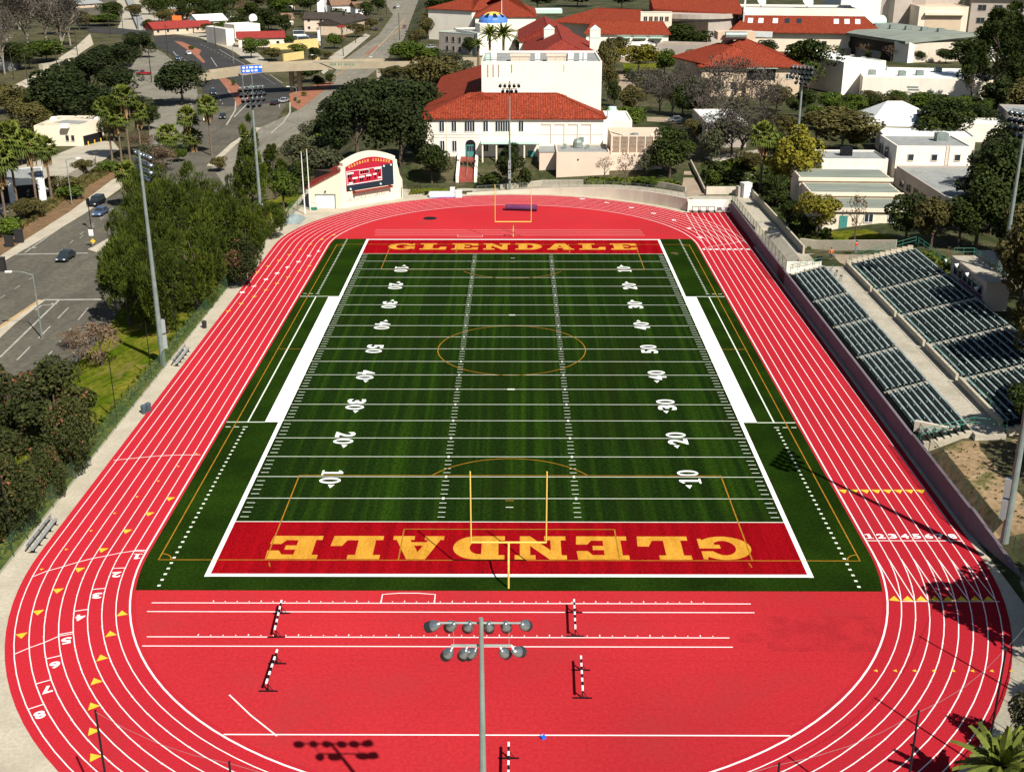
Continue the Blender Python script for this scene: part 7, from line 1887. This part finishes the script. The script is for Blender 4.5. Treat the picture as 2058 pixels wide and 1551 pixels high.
 ('bare', 103.88, 349.68, 4, 4.39, 8.44, 'small bare tree at the wall below the skylight roof'),
 ('dark', 212.81, 480.51, 4, 13.51, 19.33, 'dark tree at the top right between white blocks'),
 ('dark', 36.54, 602.26, 4, 12.41, 28.15, 'dark trees behind the red roofs at the top, right one'),
 ('dark', 12.18, 566.62, 4, 12.64, 23.8, 'dark tree behind the thin white canopy'),
 ('dark', -40.21, 497.47, 4, 14.61, 16.14, 'dark tree left of the red hip roof at the top'),
 ('olive', -37.69, 382.84, 4, 10.11, 8.84, 'olive bush along the far street beside the hall'),
 ('olive', -38.9, 349.61, 4, 7.62, 8.28, 'olive bush at the bend of the far street'),
 # trees on the left plain
 ('oak', -123, 187.39, -3, 18.07, 19.29, 'dark tree over the low cream building, in the row by the parking lot'),
 ('oak', -109.81, 182.42, -3, 13.08, 17.35, 'dark tree behind the palms beside the parking lot'),
 ('oak', -140.28, 261.18, -3, 13.56, 19.77, 'dark tree in the middle of the row by the parking lot'),
 ('oak', -142.19, 243.32, -3, 13.01, 13.84, 'brown green tree at the canal side of the row'),
 ('oak', -149.93, 320.82, -3, 11.98, 18.42, 'dark tree at the upper part of the row by the parking lot'),
 ('oak', -157.91, 374.95, -3, 11.28, 15.91, 'dark tree at the top end of the row beside the ramp'),
 ('oak', -116.65, 226.96, -3, 4.45, 13.05, 'dark tree right of the palms at the parking lot'),
 ('olive', -136.88, 187.36, -3, 11.95, 15.05, 'brown green bush at the left edge below the canal path'),
 ('olive', -125.62, 172.81, -3, 10.85, 10.02, 'brown green tree behind the low cream building'),
 ('oak', -103.3, 235.56, -3, 14.99, 18.47, 'lone dark tree standing beside the freeway ramp'),
 ('mid', -192.29, 361.21, -3, 9.83, 24.92, 'dark evergreen below the bare sycamores'),
 ('dark', -192.89, 334.1, -3, 10.27, 17.29, 'dark evergreen at the far left below the sycamores'),
 ('mid', -230.68, 551.22, -3, 7.2, 27.64, 'clipped green hedge beside the grey lot at the top'),
 ('dark', -233.87, 576.99, -3, 12.38, 19.07, 'dark tree by the flood channel at the top'),
 ('dark', -239.06, 551.21, -3, 5.87, 18.49, 'green tree at the left end of the clipped hedge'),
 ('grey', -234.62, 492.53, -3, 18.26, 19.91, 'olive green leafy tree right of the bare sycamores'),
 ('dark', -207.25, 576.99, -3, 15.11, 15.72, 'dark tree right of the flood channel'),
 ('olive', -198.6, 558.39, -3, 9.41, 12.24, 'olive tree behind the restaurant sign'),
 ('dark', -196.51, 517.38, -3, 6.1, 8.68, 'small dark tree at the corner of the restaurant'),
 ('mid', -111.33, 375, -3, 9.28, 11.56, 'round green tree before the cream building with the dark red roof'),
 ('mid', -107.2, 432.85, -3, 5.36, 10.81, 'round green tree above the yellow wall'),
 ('mid', -82.57, 418.44, -3, 7.4, 10.48, 'flat crowned green tree at the street corner'),
 ('dark', -81.6, 355.68, -3, 7.02, 7.21, 'dark tree beside the overpass piers'),
 ('dark', -72.59, 294.86, -3, 6.39, 11.18, 'dark trees under the overpass left of the street'),
 ('olive', -101.41, 367.1, -3, 5.38, 10.91, 'olive tree at the left end of the yellow walls'),
 ('olive', -80.41, 477.98, -3, 7.19, 13.13, 'green tree beside the motel front'),
 ('brown', -166.75, 617.21, -3, 10.15, 19.6, 'brown leafless tree among the dark ones at the top'),
 ('dark', -170.97, 558.39, -3, 13.41, 15.15, 'tall dark cypress like tree at the top, left one'),
 ('dark', -167.03, 565.71, -3, 15.69, 15.28, 'dark tree at the top above the white gabled shop'),
 ('dark', -199.68, 639.03, -3, 14.87, 20.33, 'dark tree at the top behind the tan roof'),
 ('dark', -131.92, 517.39, -3, 11.91, 19.78, 'dark tree left of the pale motel'),
 ('dark', -118.09, 492.58, -3, 11, 10.85, 'dark tree touching the pale motel wall'),
 ('mid', -144.17, 662.07, -3, 15.29, 30.89, 'green tree at the top above the motel'),
 ('mid', -134.92, 751.53, -3, 12.87, 30.37, 'green tree at the top behind the orange brown roof'),
 ('dark', -89.58, 596.54, -3, 11.29, 12.5, 'dark tree right of the orange brown roof'),
 ('olive', -171.74, 686.52, -3, 12.6, 21.33, 'olive tree at the top in the middle of the housing'),
 ('mid', -113.31, 696.66, -3, 12.11, 21.33, 'bushy green tree at the top of the far street'),
 ('sycamore', -220.19, 391.45, -3, 30.7, 26.7, 'tall bare sycamore at the far left edge'),
 ('sycamore', -215.28, 402.35, -3, 34.34, 29.54, 'tall bare sycamore, second from the left edge'),
 ('sycamore', -216.13, 425.46, -3, 31.46, 28.08, 'tall bare sycamore in the middle of the bare group'),
 ('sycamore', -198.57, 395.78, -3, 28.5, 24.11, 'bare sycamore with a white trunk beside the canal path'),
 ('sycamore', -207.91, 432.78, -3, 24.71, 17.99, 'smaller bare sycamore nearest the canal path'),
 ('sycamore', -267.44, 523.88, -3, 30.39, 33.18, 'bare sycamore at the top left corner'),
 ('sycamore', -192.01, 317.54, -3, 26.73, 14.67, 'bare sycamore at the left edge by the pale leaning pole'),
 ('shrub', -146.47, 413.73, -3, 2.6, 3.87, 'small shrub on the upper red gravel island'),
 ('shrub', -105.25, 305.2, -3, 1.42, 1.93, 'small shrub at the tip of the middle red island'),
 ('shrub', -98.52, 284.9, -3, 2.38, 2.21, 'small shrub in the middle of the middle red island'),
 ('shrub', -92.52, 266.3, -3, 1.63, 1.76, 'small shrub at the near part of the middle red island'),
 ('shrub', -69.14, 256.39, -3, 1.91, 2.38, 'round shrub on the red gravel island by the street'),
 ('shrub', -69.85, 244.59, -3, 1.55, 1.65, 'small shrub left of the two at the red island tip'),
 ('shrub', -68.12, 240.06, -3, 1.53, 1.63, 'small shrub right of the two at the red island tip'),
 ('dark', -67.61, 276.78, -3, 4.66, 5.36, 'small dark tree on the red gravel island'),
 ('brown', -93.2, 158.07, -3, 5.17, 7.97, 'grey brown thicket right of the palm group'),
 ('shrub', -90.54, 69, -3, 4.54, 5.87, 'green hedge at the left edge on the dirt verge'),
 ('shrub', -89.8, 100.21, -3, 3.58, 6.58, 'scrubby bush on the dirt verge below the carport'),
 ('shrub', -92.55, 129.12, -3, 2.6, 7.28, 'green bushes on the verge beside the palms'),
 ('dark', 69.14, 33.85, 4, 11.19, 9.64, 'dark tree in the shade between the press box shed and the grey roofs'),
 ('dark', 72.14, 28.19, 4, 8.75, 8.65, 'dark tree behind the press box light tower'),
 ('olive', 29.32, 160.76, 4, 9.09, 7.68, 'olive tree above the round green tree by the louvred enclosure'),
 ('bare', 35.58, 192.15, 4, 9.94, 11.3, 'grey bare tree beside the courtyard path'),
 ('bare', 46.46, 197.17, 4, 10.07, 10.07, 'grey bare tree against the shaded hall wall'),
 ('dark', 48.55, 182.59, 4, 8.4, 8.28, 'dark tree below the shaded hall wall'),
 ('bare', 45.05, 145.27, 4, 12.65, 11.02, 'bare tree left of the large bare pair'),
 ('bare', 60.08, 152.87, 4, 13.52, 11.4, 'bare tree below the outside stair of the hipped hall'),
 ('olive', 59.73, 127.93, 4, 6.57, 8.15, 'dark olive tree behind the lone fan palm'),
 ('dark', 53.46, 104.88, 3.31, 6.59, 6.4, 'dark tree between the fan palm and the yellow green tree'),
 ('mid', 63.18, 286.04, 4, 5.86, 10.9, 'green tree at the courtyard below the bow front hall'),
 ('olive', 36.75, 302.49, 4, 8.65, 9.36, 'olive tree right of the white chimney'),
 ('dark', 98.08, 434.67, 4, 5.54, 14.73, 'dark bushes at the foot of the white gable wall'),
 ('darkshrub', 23.44, 156.72, 4, 3.62, 5.04, 'dark shrub beside the small store'),
 ('mid', 73.88, 118.46, 4, 4.79, 6.84, 'green tree beside the flat white roof'),
 ('dark', 57.42, 102.17, 3.82, 4.02, 6.35, 'dark tree behind the large yellow green tree'),
 ('grey', -21.07, 256.28, 4, 8.59, 10.05, 'grey green tree below the mint trimmed wing'),
 ('olive', -26.35, 207.49, 4, 9.68, 11.79, 'brown olive tree at the top right of the oak grove'),
 ('grey', -9.87, 182.48, 4, 8.4, 5.46, 'thin grey tree between the roof slope and the white tower'),
 ('mid', -0.16, 323.94, 4, 6.88, 7.82, 'green tree right of the date palms'),
 ('dark', 128.38, 302.59, 4, 3.47, 9.71, 'dark planting in front of the shaded facade of the barrel roof building'),
 ('dark', 141.91, 294.22, 4, 4.26, 7.7, 'dark planting near the rounded white end wall'),
 ('dark', 179.94, 320.39, 4, 16.04, 18.75, 'dark tree in front of the three storey building'),
 ('olive', 122.99, 153, 4, 11.78, 10.75, 'olive tree on the slope at the right edge'),
 ('mid', 101.62, 182.69, 4, 4.8, 8.58, 'green hedge tree behind the tent, middle of the row'),
 ('dark', 98.51, 101.32, 4, 8.95, 8.85, 'dark tree in front of the pale blank building'),
 ('mid', -145.4, 617.2, -3, 14.47, 22.73, 'green tree at the top left of the motel'),
 ('dark', -155.17, 576.98, -3, 11.01, 15.45, 'dark tree behind the white round sign'),
 ('dark', -212.23, 639.04, -3, 14.87, 17.01, 'dark tree at the top beside the tan roof'),
 ('olive', -154.22, 477.95, -3, 7.19, 10.74, 'olive tree behind the white gabled shop'),
 ('dark', -129.12, 638.99, -3, 13.39, 19.96, 'dark tree left of the orange brown roof'),
 ('dark', -103.13, 576.97, -3, 8.27, 12.21, 'dark tree between motel and orange brown roof'),
 ('mid', -94.26, 391.57, -3, 5.21, 9.11, 'green bush between the yellow walls'),
 ('olive', -79.27, 371.05, -3, 4.02, 6.55, 'olive bush at the street corner by the red sign'),
 ('dark', -188.35, 686.54, -3, 12.61, 21.42, 'dark tree at the top left of the round sign pole'),
 ('olive', -235.2, 523.88, -3, 10.24, 17.81, 'olive tree left of the clipped hedge'),
 ('olive', -149.86, 249.09, -3, 7.8, 12.35, 'olive tree beside the canal path'),
 ('olive', -156.01, 294.74, -3, 7.77, 11.71, 'olive tree at the canal bend'),
 ('oak', -137.55, 211.79, -3, 10.64, 11.2, 'dark tree on the canal side behind the low cream building'),
 ('brown', -79.53, 129.16, -3, 6.18, 8.38, 'grey brown scrub between the palms and the conifers'),
 ('mid', -82.39, 117.92, -3, 3.8, 6.93, 'green shrubby tree beside the low fan palm'),
 ('conifer', -51.76, 84.56, -2.47, 12.35, 5.93, 'slender dark conifer left of the tall pointed one'),
 ('pine', -50.47, 14.27, -2.12, 9.78, 4.98, 'low conifer branches spreading over the lawn'),
 ('olive', -90.63, 102.59, -3, 4.63, 5.54, 'olive bush behind the street lamp on the verge'),
 ('olive', -92.18, 82.57, -3, 4.31, 7.23, 'olive bush in front of the carport posts'),
 ('darkpine', 121.51, 182.73, 4, 18.51, 11.66, 'dark pine left of the two tall ones below the red roof'),
 ('dark', -103.54, 169.03, -3, 8.86, 8.31, 'dark tree behind the palm trunks right of the low cream building'),
 ('dark', -99.86, 187.44, -3, 7.61, 7.26, 'dark tree at the near edge of the parking lot by the palms'),
 ('grey', -81.2, 135.12, -3, 5.73, 6.11, 'grey green bush under the short fan palm'),
 ('olive', -67.09, 129.19, -3, 3.72, 4.73, 'olive bush at the tip of the kerbed median'),
 ('grey', -50.1, 129.69, -1.39, 6.16, 8.18, 'grey green tree at the side road beyond the tall conifer'),
 ('grey', -47.94, 144.69, -0.64, 7.61, 7.37, 'grey green tree beside the side road below the oak grove'),
 ('dark', -41.23, 91.08, 0, 6.82, 6.02, 'dark bushy tree right behind the flagpoles'),
 ('oak', -28.33, 152.68, 4, 10.05, 11.22, 'dark oak in the middle of the grove'),
 ('oak', -44.23, 200.61, 0.07, 8.23, 11.64, 'dark oak at the upper street side of the grove'),
 ('olive', -131.85, 523.9, -3, 7.69, 11.41, 'olive tree between the motel and the dark trees'),
 ('dark', -176.61, 558.39, -3, 11.28, 13.36, 'dark tree between the tan roofs at the top'),
 ('dark', -194.37, 588.61, -3, 11.74, 12.71, 'dark tree left of the tan roofed house at the top'),
 ('mid', -151.37, 492.56, -3, 7.35, 9.87, 'green tree beside the white corner building'),
 ('dark', -132.17, 492.57, -3, 7.84, 11.99, 'dark tree behind the corner building'),
 ('olive', -227.64, 596.57, -3, 9.9, 12.99, 'olive tree beyond the flood channel wall'),
 ('mid', -97.62, 492.58, -3, 5.39, 9.71, 'green tree in front of the motel wall'),
 ('olive', -114.51, 540.72, -3, 9.18, 8.73, 'olive tree rising beside the motel roof'),
 ('dark', -86.82, 638.97, -3, 12.5, 11.88, 'dark tree at the top left of the far street'),
 ('olive', -38.6, 434.64, 4, 11.05, 9.7, 'olive tree right of the far street bend'),
 ('dark', -35.74, 534.18, 4, 13.37, 17.06, 'dark tree behind the white walled hall at the top'),
 ('dark', 61.07, 575.18, 4, 12.24, 21.15, 'dark tree behind the red roofed centre'),
 ('dark', 218.57, 575.05, 4, 12.23, 25.18, 'dark tree at the top between the grey walled blocks'),
 ('olive', 67.93, 173.56, 4, 7.56, 8.14, 'dark olive tree right of the outside stair of the hipped hall'),
 ('dark', 71.54, 160.84, 4, 7.29, 9.16, 'dark tree behind the floodlight head of the right pole'),
 ('mid', 71.27, 143.86, 4, 6.57, 7.44, 'green tree left of the broad dark olive tree'),
 ('dark', 58.97, 138.1, 4, 6.23, 6.03, 'dark tree under the bare tree below the stair'),
 ('olive', 47.73, 101.18, 2.49, 4.53, 6.28, 'olive bush behind the trunk of the lone fan palm'),
 ('dark', 46.8, 69.25, 2.02, 6.22, 5.5, 'dark bushy tree on the slope above the walkway'),
 ('dark', 46.27, 54.46, 2, 5.44, 4.29, 'dark tree on the slope left of the yellow green tree'),
 ('olive', 62.79, 249.6, 4, 6.92, 8.33, 'olive tree at the left eave of the hipped hall'),
 ('dark', 26.65, 182.55, 4, 7.12, 4.93, 'dark slender tree at the right foot of the white tower'),
 ('olive', 45.85, 286.02, 4, 5.86, 7.23, 'olive tree behind the yellow green courtyard tree'),
 ('dark', 91.33, 165.01, 4, 5.54, 6.74, 'dark hedge tree directly behind the tent peak'),
 ('dark', 94.15, 320.31, 4, 5.75, 9.9, 'dark bushes below the skylight roof'),
 ('olive', 105.35, 320.32, 4, 4.5, 7.96, 'olive bush right of the dark bushes below the skylight roof'),
 ('dark', 78.31, 43.08, 4, 11.68, 10.23, 'dark tree at the right edge beside the block shed'),
 ('oak', 83.44, 60.58, 4, 13.02, 13.91, 'dark broad tree filling the gap at the right edge above the press box'),
 ('dark', 67.01, 43.05, 4, 5.52, 6.68, 'dark tree in the shade behind the far end of the bleachers'),
 ('olive', 69.13, 17.79, 4, 6.26, 6.69, 'olive tree over the roof of the block shed'),
 ('dark', 121.49, 165.07, 4, 10.41, 11.11, 'dark bushy tree on the slope right of the long white building'),
 ('dark', 139.85, 197.34, 4, 12.05, 10.8, 'dark tree at the right edge behind the olive tree on the slope'),
 ('darkpine', 153.22, 243.16, 4, 25.27, 19.15, 'dark pine in front of the three storey building, between the tall ones'),
 ('mid', 80.45, 156.83, 4, 5.89, 7.03, 'green hedge tree in the row left of the tent, nearer one'),
 ('olive', 94.33, 182.68, 4, 4.8, 7.11, 'olive hedge tree under the long white wall'),
 ('mid', 110.12, 176.31, 4, 4.59, 7.08, 'green hedge tree under the long white wall, right of its middle'),
 ('dark', 117.63, 173.66, 4, 4.43, 7.08, 'dark hedge tree below the right end of the long white wall'),
 ('dark', 33.56, 118.37, 4, 5.31, 6.64, 'dark shrubby tree above the round dark green tree'),
 ('olive', 40.26, 127.88, 4, 5.49, 5.06, 'olive bush at the left wall of the white roofed shed'),
 ('oak', 45.47, 160.79, 4, 7.29, 9.02, 'dark tree behind the white roofed shed'),
 ('dark', 40.69, 207.6, 4, 5.55, 6.51, 'dark shrub at the courtyard path'),
 ('dark', 30.69, 256.36, 4, 9.36, 6.04, 'dark narrow tree left of the courtyard lawn'),
 ('oak', -127.57, 216.72, -3, 10.07, 14.44, 'dark tree in the thick of the row between canal and parking lot'),
 ('oak', -130.38, 261.2, -3, 9.61, 16.06, 'dark tree in the row at the edge of the parking lot'),
 ('oak', -127.08, 187.39, -3, 10.9, 13.41, 'dark tree left of the row behind the low cream building'),
 ('olive', -150.46, 216.68, -3, 9.35, 13.12, 'olive tree at the left edge beside the canal path'),
 ('oak', -164.71, 351.88, -3, 8.13, 15.33, 'dark tree by the upper end of the canal path'),
 ('olive', -126.83, 157.99, -3, 7.98, 9.63, 'olive bush behind the left palms'),
 ('dark', -115.32, 138.11, -3, 6.36, 7.69, 'dark bush between the left palms and the forecourt'),
 ('olive', -96.65, 126.22, -3, 3.58, 5.31, 'olive scrub along the rough garden wall'),
 ('olive', -94.74, 102.58, -3, 4.63, 5.57, 'olive scrub at the foot of the palms right of the carport'),
 ('grey', -87.6, 158.08, -3, 4.68, 5.28, 'grey green bush left of the low palms by the parking lot'),
 ('grey', -85.55, 138.19, -3, 5.21, 6.2, 'grey green scrub below the palm group'),
 ('mid', -79.39, 141.34, -3, 3.52, 4.98, 'green bush at the end of the parking lot by the palms'),
 ('dark', -92.96, 523.91, -3, 5.64, 8.48, 'dark tree right of the motel roof'),
 ('olive', -78.22, 523.91, -3, 6.41, 8.45, 'olive tree beside the wooden pole on the far street'),
 ('dark', -178.31, 576.98, -3, 7.45, 11.21, 'dark tree over the low brown roofed house'),
 ('dark', -152.99, 540.72, -3, 7.09, 11.76, 'dark tree behind the white gabled shop'),
 ('olive', -231.06, 639.05, -3, 10.44, 13.69, 'olive tree right of the flood channel at the top'),
 ('dark', -133.49, 576.98, -3, 7.45, 11.06, 'dark tree beside the low cream house'),
 ('mid', -113.84, 413.76, -3, 5.19, 7.15, 'small green tree before the dark red roofed building'),
 ('dark', -64.94, 287.74, -3, 4.09, 4.39, 'small dark tree at the street end of the red island'),
 ('olive', -76.83, 290.55, -3, 3.43, 4.81, 'olive bush beside the overpass piers'),
 ('grey', -18.37, 192.05, 4, 7.31, 8.44, 'grey thin tree at the upper eave of the red tiled wing'),
 ('dark', -16.97, 320.2, 4, 7.19, 6.99, 'dark bush at the foot of the grey mint trimmed wing'),
]
for k in TREES: tree(*k)
for a in [
 (-95.81, 143.22, -3, 14.76, 6.62, 'tall fan palm at the forecourt corner, leftmost of its group by the parking lot'),
 (-93.15, 141.94, -3, 12.65, 6.32, 'fan palm with a brown skirt, second in the group by the parking lot'),
 (-90.95, 141.31, -3, 17.61, 6.92, 'tallest fan palm in the group by the parking lot'),
 (-89.57, 145.83, -3, 13.27, 6.12, 'fan palm at the right of the group by the parking lot'),
 (-82.63, 145.85, -3, 8.04, 6.59, 'short fan palm right of the floodlight head'),
 (-79.92, 153.91, -3, 10.98, 6.48, 'fan palm left of the pair by the street, upper crown'),
 (-79.18, 153.91, -3, 5.83, 5.96, 'fan palm left of the pair by the street, lower crown'),
 (-73.49, 149.17, -3, 14.21, 6.09, 'tall fan palm of the twin trunks beside the street'),
 (-95.91, 86.74, -3, 17.62, 7.91, 'fan palm behind the carport at the left edge, farther back'),
 (-96.73, 82.55, -3, 14.6, 8.32, 'fan palm cut by the left edge of the picture'),
 (-92.47, 87.6, -3, 15.9, 6.52, 'fan palm with a thick brown skirt in front of the carport'),
 (-93.52, 97.86, -3, 13, 5.68, 'fan palm right of the carport with hanging dead fronds'),
 (-75.61, 91.12, -3, 9.32, 5.83, 'low fan palm at the kerb beside the conifers'),
 (46.72, 84.09, 2.02, 12.78, 6.06, 'lone fan palm on the terrace above the right wall'),
]: palm(*a)
for a in [(-7.08, 207.52, 4, 18.88, 6.76, 'date palm in front of the domed building, left of the pair'), (-3.23, 207.53, 4, 19.15, 7.64, 'date palm in front of the domed building, right of the pair'), (-10.77, 220.89, 4, 14.24, 3.97, 'slim date palm left of the pair before the dome')]: palm(*a, date=True, group='date palms before the dome')
palm(28.9, -82.2, 0, 5.2, 5.6, 'low palm with broad fronds in the lower right corner', True, None)
tree('mid', 26.3, -84.6, 0, 4.5, 3.6, 'green bush beside the low palm in the lower right corner')
tree('grey', 32.6, -77.6, .1, 5.6, 3.6, 'grey green bush outside the fence of the lower right bend')
tree('dark', 33.5, -80.5, .1, 3.0, 4.2, 'dark shrubby tree behind the low palm')
palm(41.9, -79.8, .2, 11.0, 6.8, 'palm beyond the right fence whose shadow falls on the outer lanes', False, None)
tree('dark', 43.6, -68.0, .1, 15.5, 11.0, 'large tree beyond the right fence, shading the outer lanes at the yellow arrows')
tree('dark', 45.5, -63.0, .1, 12.5, 7.5, 'smaller tree beyond the right fence near the end of the purple grey wall')
tree('dark', 29.0, -89.5, .1, 8.0, 4.6, 'tree outside the lower right fence, shading the bottom lanes')
tree('dark', 57, -33, 2, 13, 13, 'large tree over the dirt patch right of the bleachers end')
tree('dark', 54, -44, 2, 13, 10, 'tree behind the dirt patch at the right edge')
tree('dark', 62, -19, 3.5, 14, 11, 'large tree beside the upper bleachers at the right edge')
tree('olive', 64.5, -5, 4.5, 13, 11, 'olive tree behind the top row of the bleachers')
tree('dark', 67, 5, 4.5, 14, 9, 'dark tree right of the press box')
tree('olive', 69, 14, 4.5, 12, 9, 'olive tree behind the block shed')
# ground cover on the slopes
def cover(name, label, pts, n, size, m, seed):
    r = random.Random(seed); b = MB(); b.tint = []
    x0 = min(q[0] for q in pts); x1 = max(q[0] for q in pts); y0 = min(q[1] for q in pts); y1 = max(q[1] for q in pts)
    def ins(x, y):
        c = False
        for i in range(len(pts)):
            (a1, b1), (a2, b2) = pts[i][:2], pts[(i + 1) % len(pts)][:2]
            if (b1 > y) != (b2 > y) and x < (a2 - a1) * (y - b1) / (b2 - b1) + a1: c = not c
        return c
    k = 0
    while k < n:
        x, y = r.uniform(x0, x1), r.uniform(y0, y1)
        if not ins(x, y): continue
        k += 1; z = ht(x, y) + .12; s = size * r.uniform(.6, 1.3); a = r.uniform(0, 6.28); c, q = math.cos(a) * s, math.sin(a) * s
        b.add([(x - c, y - q, z), (x + c, y + q, z), (x + c * .4 - q * .3, y + q * .4 + c * .3, z + s * 1.1), (x - c * .6 - q * .3, y - q * .6 + c * .3, z + s * .9)], [(0, 1, 2, 3)]); b.tint.append(r.random())
    tag(b.build(name, M[m]), label, 'ground cover', None, 'stuff')
cover('ground_cover', 'low green planting on the bank below the annex wall', [(13.73, 93.83, 1.33), (15.26, 98.36, 1.51), (31.1, 93.02, 2), (32.64, 88.26, 2), (25.85, 89.45, 1.95)], 900, .45, 'lf_cover', 1)
cover('ground_cover', 'scrubby growth behind the bleachers and beside the press box', [(59, 17), (64, 20), (62, 31), (59, 31)], 500, .4, 'lf_cover', 2)
cover('ground_cover', 'dark undergrowth on the campus slope above the right wall', [(37.31, 85.5, 2), (38.62, 104.86, 3.31), (52.43, 107.64, 3.83), (56, 70), (50, 42), (45.2, 40), (45.2, 80)], 2200, .5, 'lf_dark', 3)
cover('ground_cover', 'dry weeds and scrub on the sandy ground past the bleachers', [(40.5, -33), (48, -34), (56, -32), (58, -44), (46, -51), (40.8, -49)], 500, .13, 'lf_olive', 6)
cover('ground_cover', 'scrub along the fence on the left bank', [(-42, -60), (-41.8, 70), (-43.2, 70), (-44, -60)], 1200, .28, 'lf_cover', 4)
cover('ground_cover', 'scrub on the dirt verge of the wide street', [(-90.38, 70.84, -3), (-91.44, 120.62, -3), (-91.01, 135.1, -3), (-95.37, 129.12, -3), (-93.79, 86.74, -3)], 700, .6, 'lf_olive', 5)

# ================================================================ LIGHT, SKY, CAMERA
w = bpy.data.worlds.new('World'); S.world = w; w.use_nodes = True
nt = w.node_tree; bg = nt.nodes['Background']
sky = nt.nodes.new('ShaderNodeTexSky'); sky.sky_type = 'NISHITA'; sky.sun_disc = False
SUN = Vector((.535, -.82, 1.0)).normalized()
el = math.asin(SUN.z); az = math.atan2(SUN.x, SUN.y)
sky.sun_elevation = el; sky.sun_rotation = az
nt.links.new(sky.outputs['Color'], bg.inputs['Color']); bg.inputs['Strength'].default_value = .05
sl = bpy.data.lights.new('sun', 'SUN'); sl.energy = 5.0; sl.angle = R(.5); sl.color = (1, .95, .86)
so = bpy.data.objects.new('sun', sl); COL.objects.link(so)
so.rotation_euler = (-SUN).to_track_quat('-Z', 'Y').to_euler(); so.location = (30, -60, 90)
cam = bpy.data.cameras.new('camera'); co = bpy.data.objects.new('camera', cam); COL.objects.link(co)
cam.sensor_fit = 'HORIZONTAL'; cam.sensor_width = 36; cam.lens = 36 * 2375.159 / 2058
cam.clip_start = .5; cam.clip_end = 9000
co.location = (.62518, -138.48894, 48.94155)
yaw, pit, rol = -.00422305, .37084889, -.00033061
fw = Vector((math.sin(yaw) * math.cos(pit), math.cos(yaw) * math.cos(pit), -math.sin(pit)))
rt = Vector((math.cos(yaw), -math.sin(yaw), 0)); up = rt.cross(fw)
r2 = math.cos(rol) * rt + math.sin(rol) * up; u2 = -math.sin(rol) * rt + math.cos(rol) * up
co.rotation_euler = Matrix((r2, u2, -fw)).transposed().to_euler()
S.camera = co
S.view_settings.view_transform = 'Standard'; S.view_settings.look = 'None'
S.view_settings.exposure = .62; S.view_settings.gamma = 1
S.cycles.max_bounces = 5; S.cycles.transparent_max_bounces = 12
S.cycles.use_denoising = True
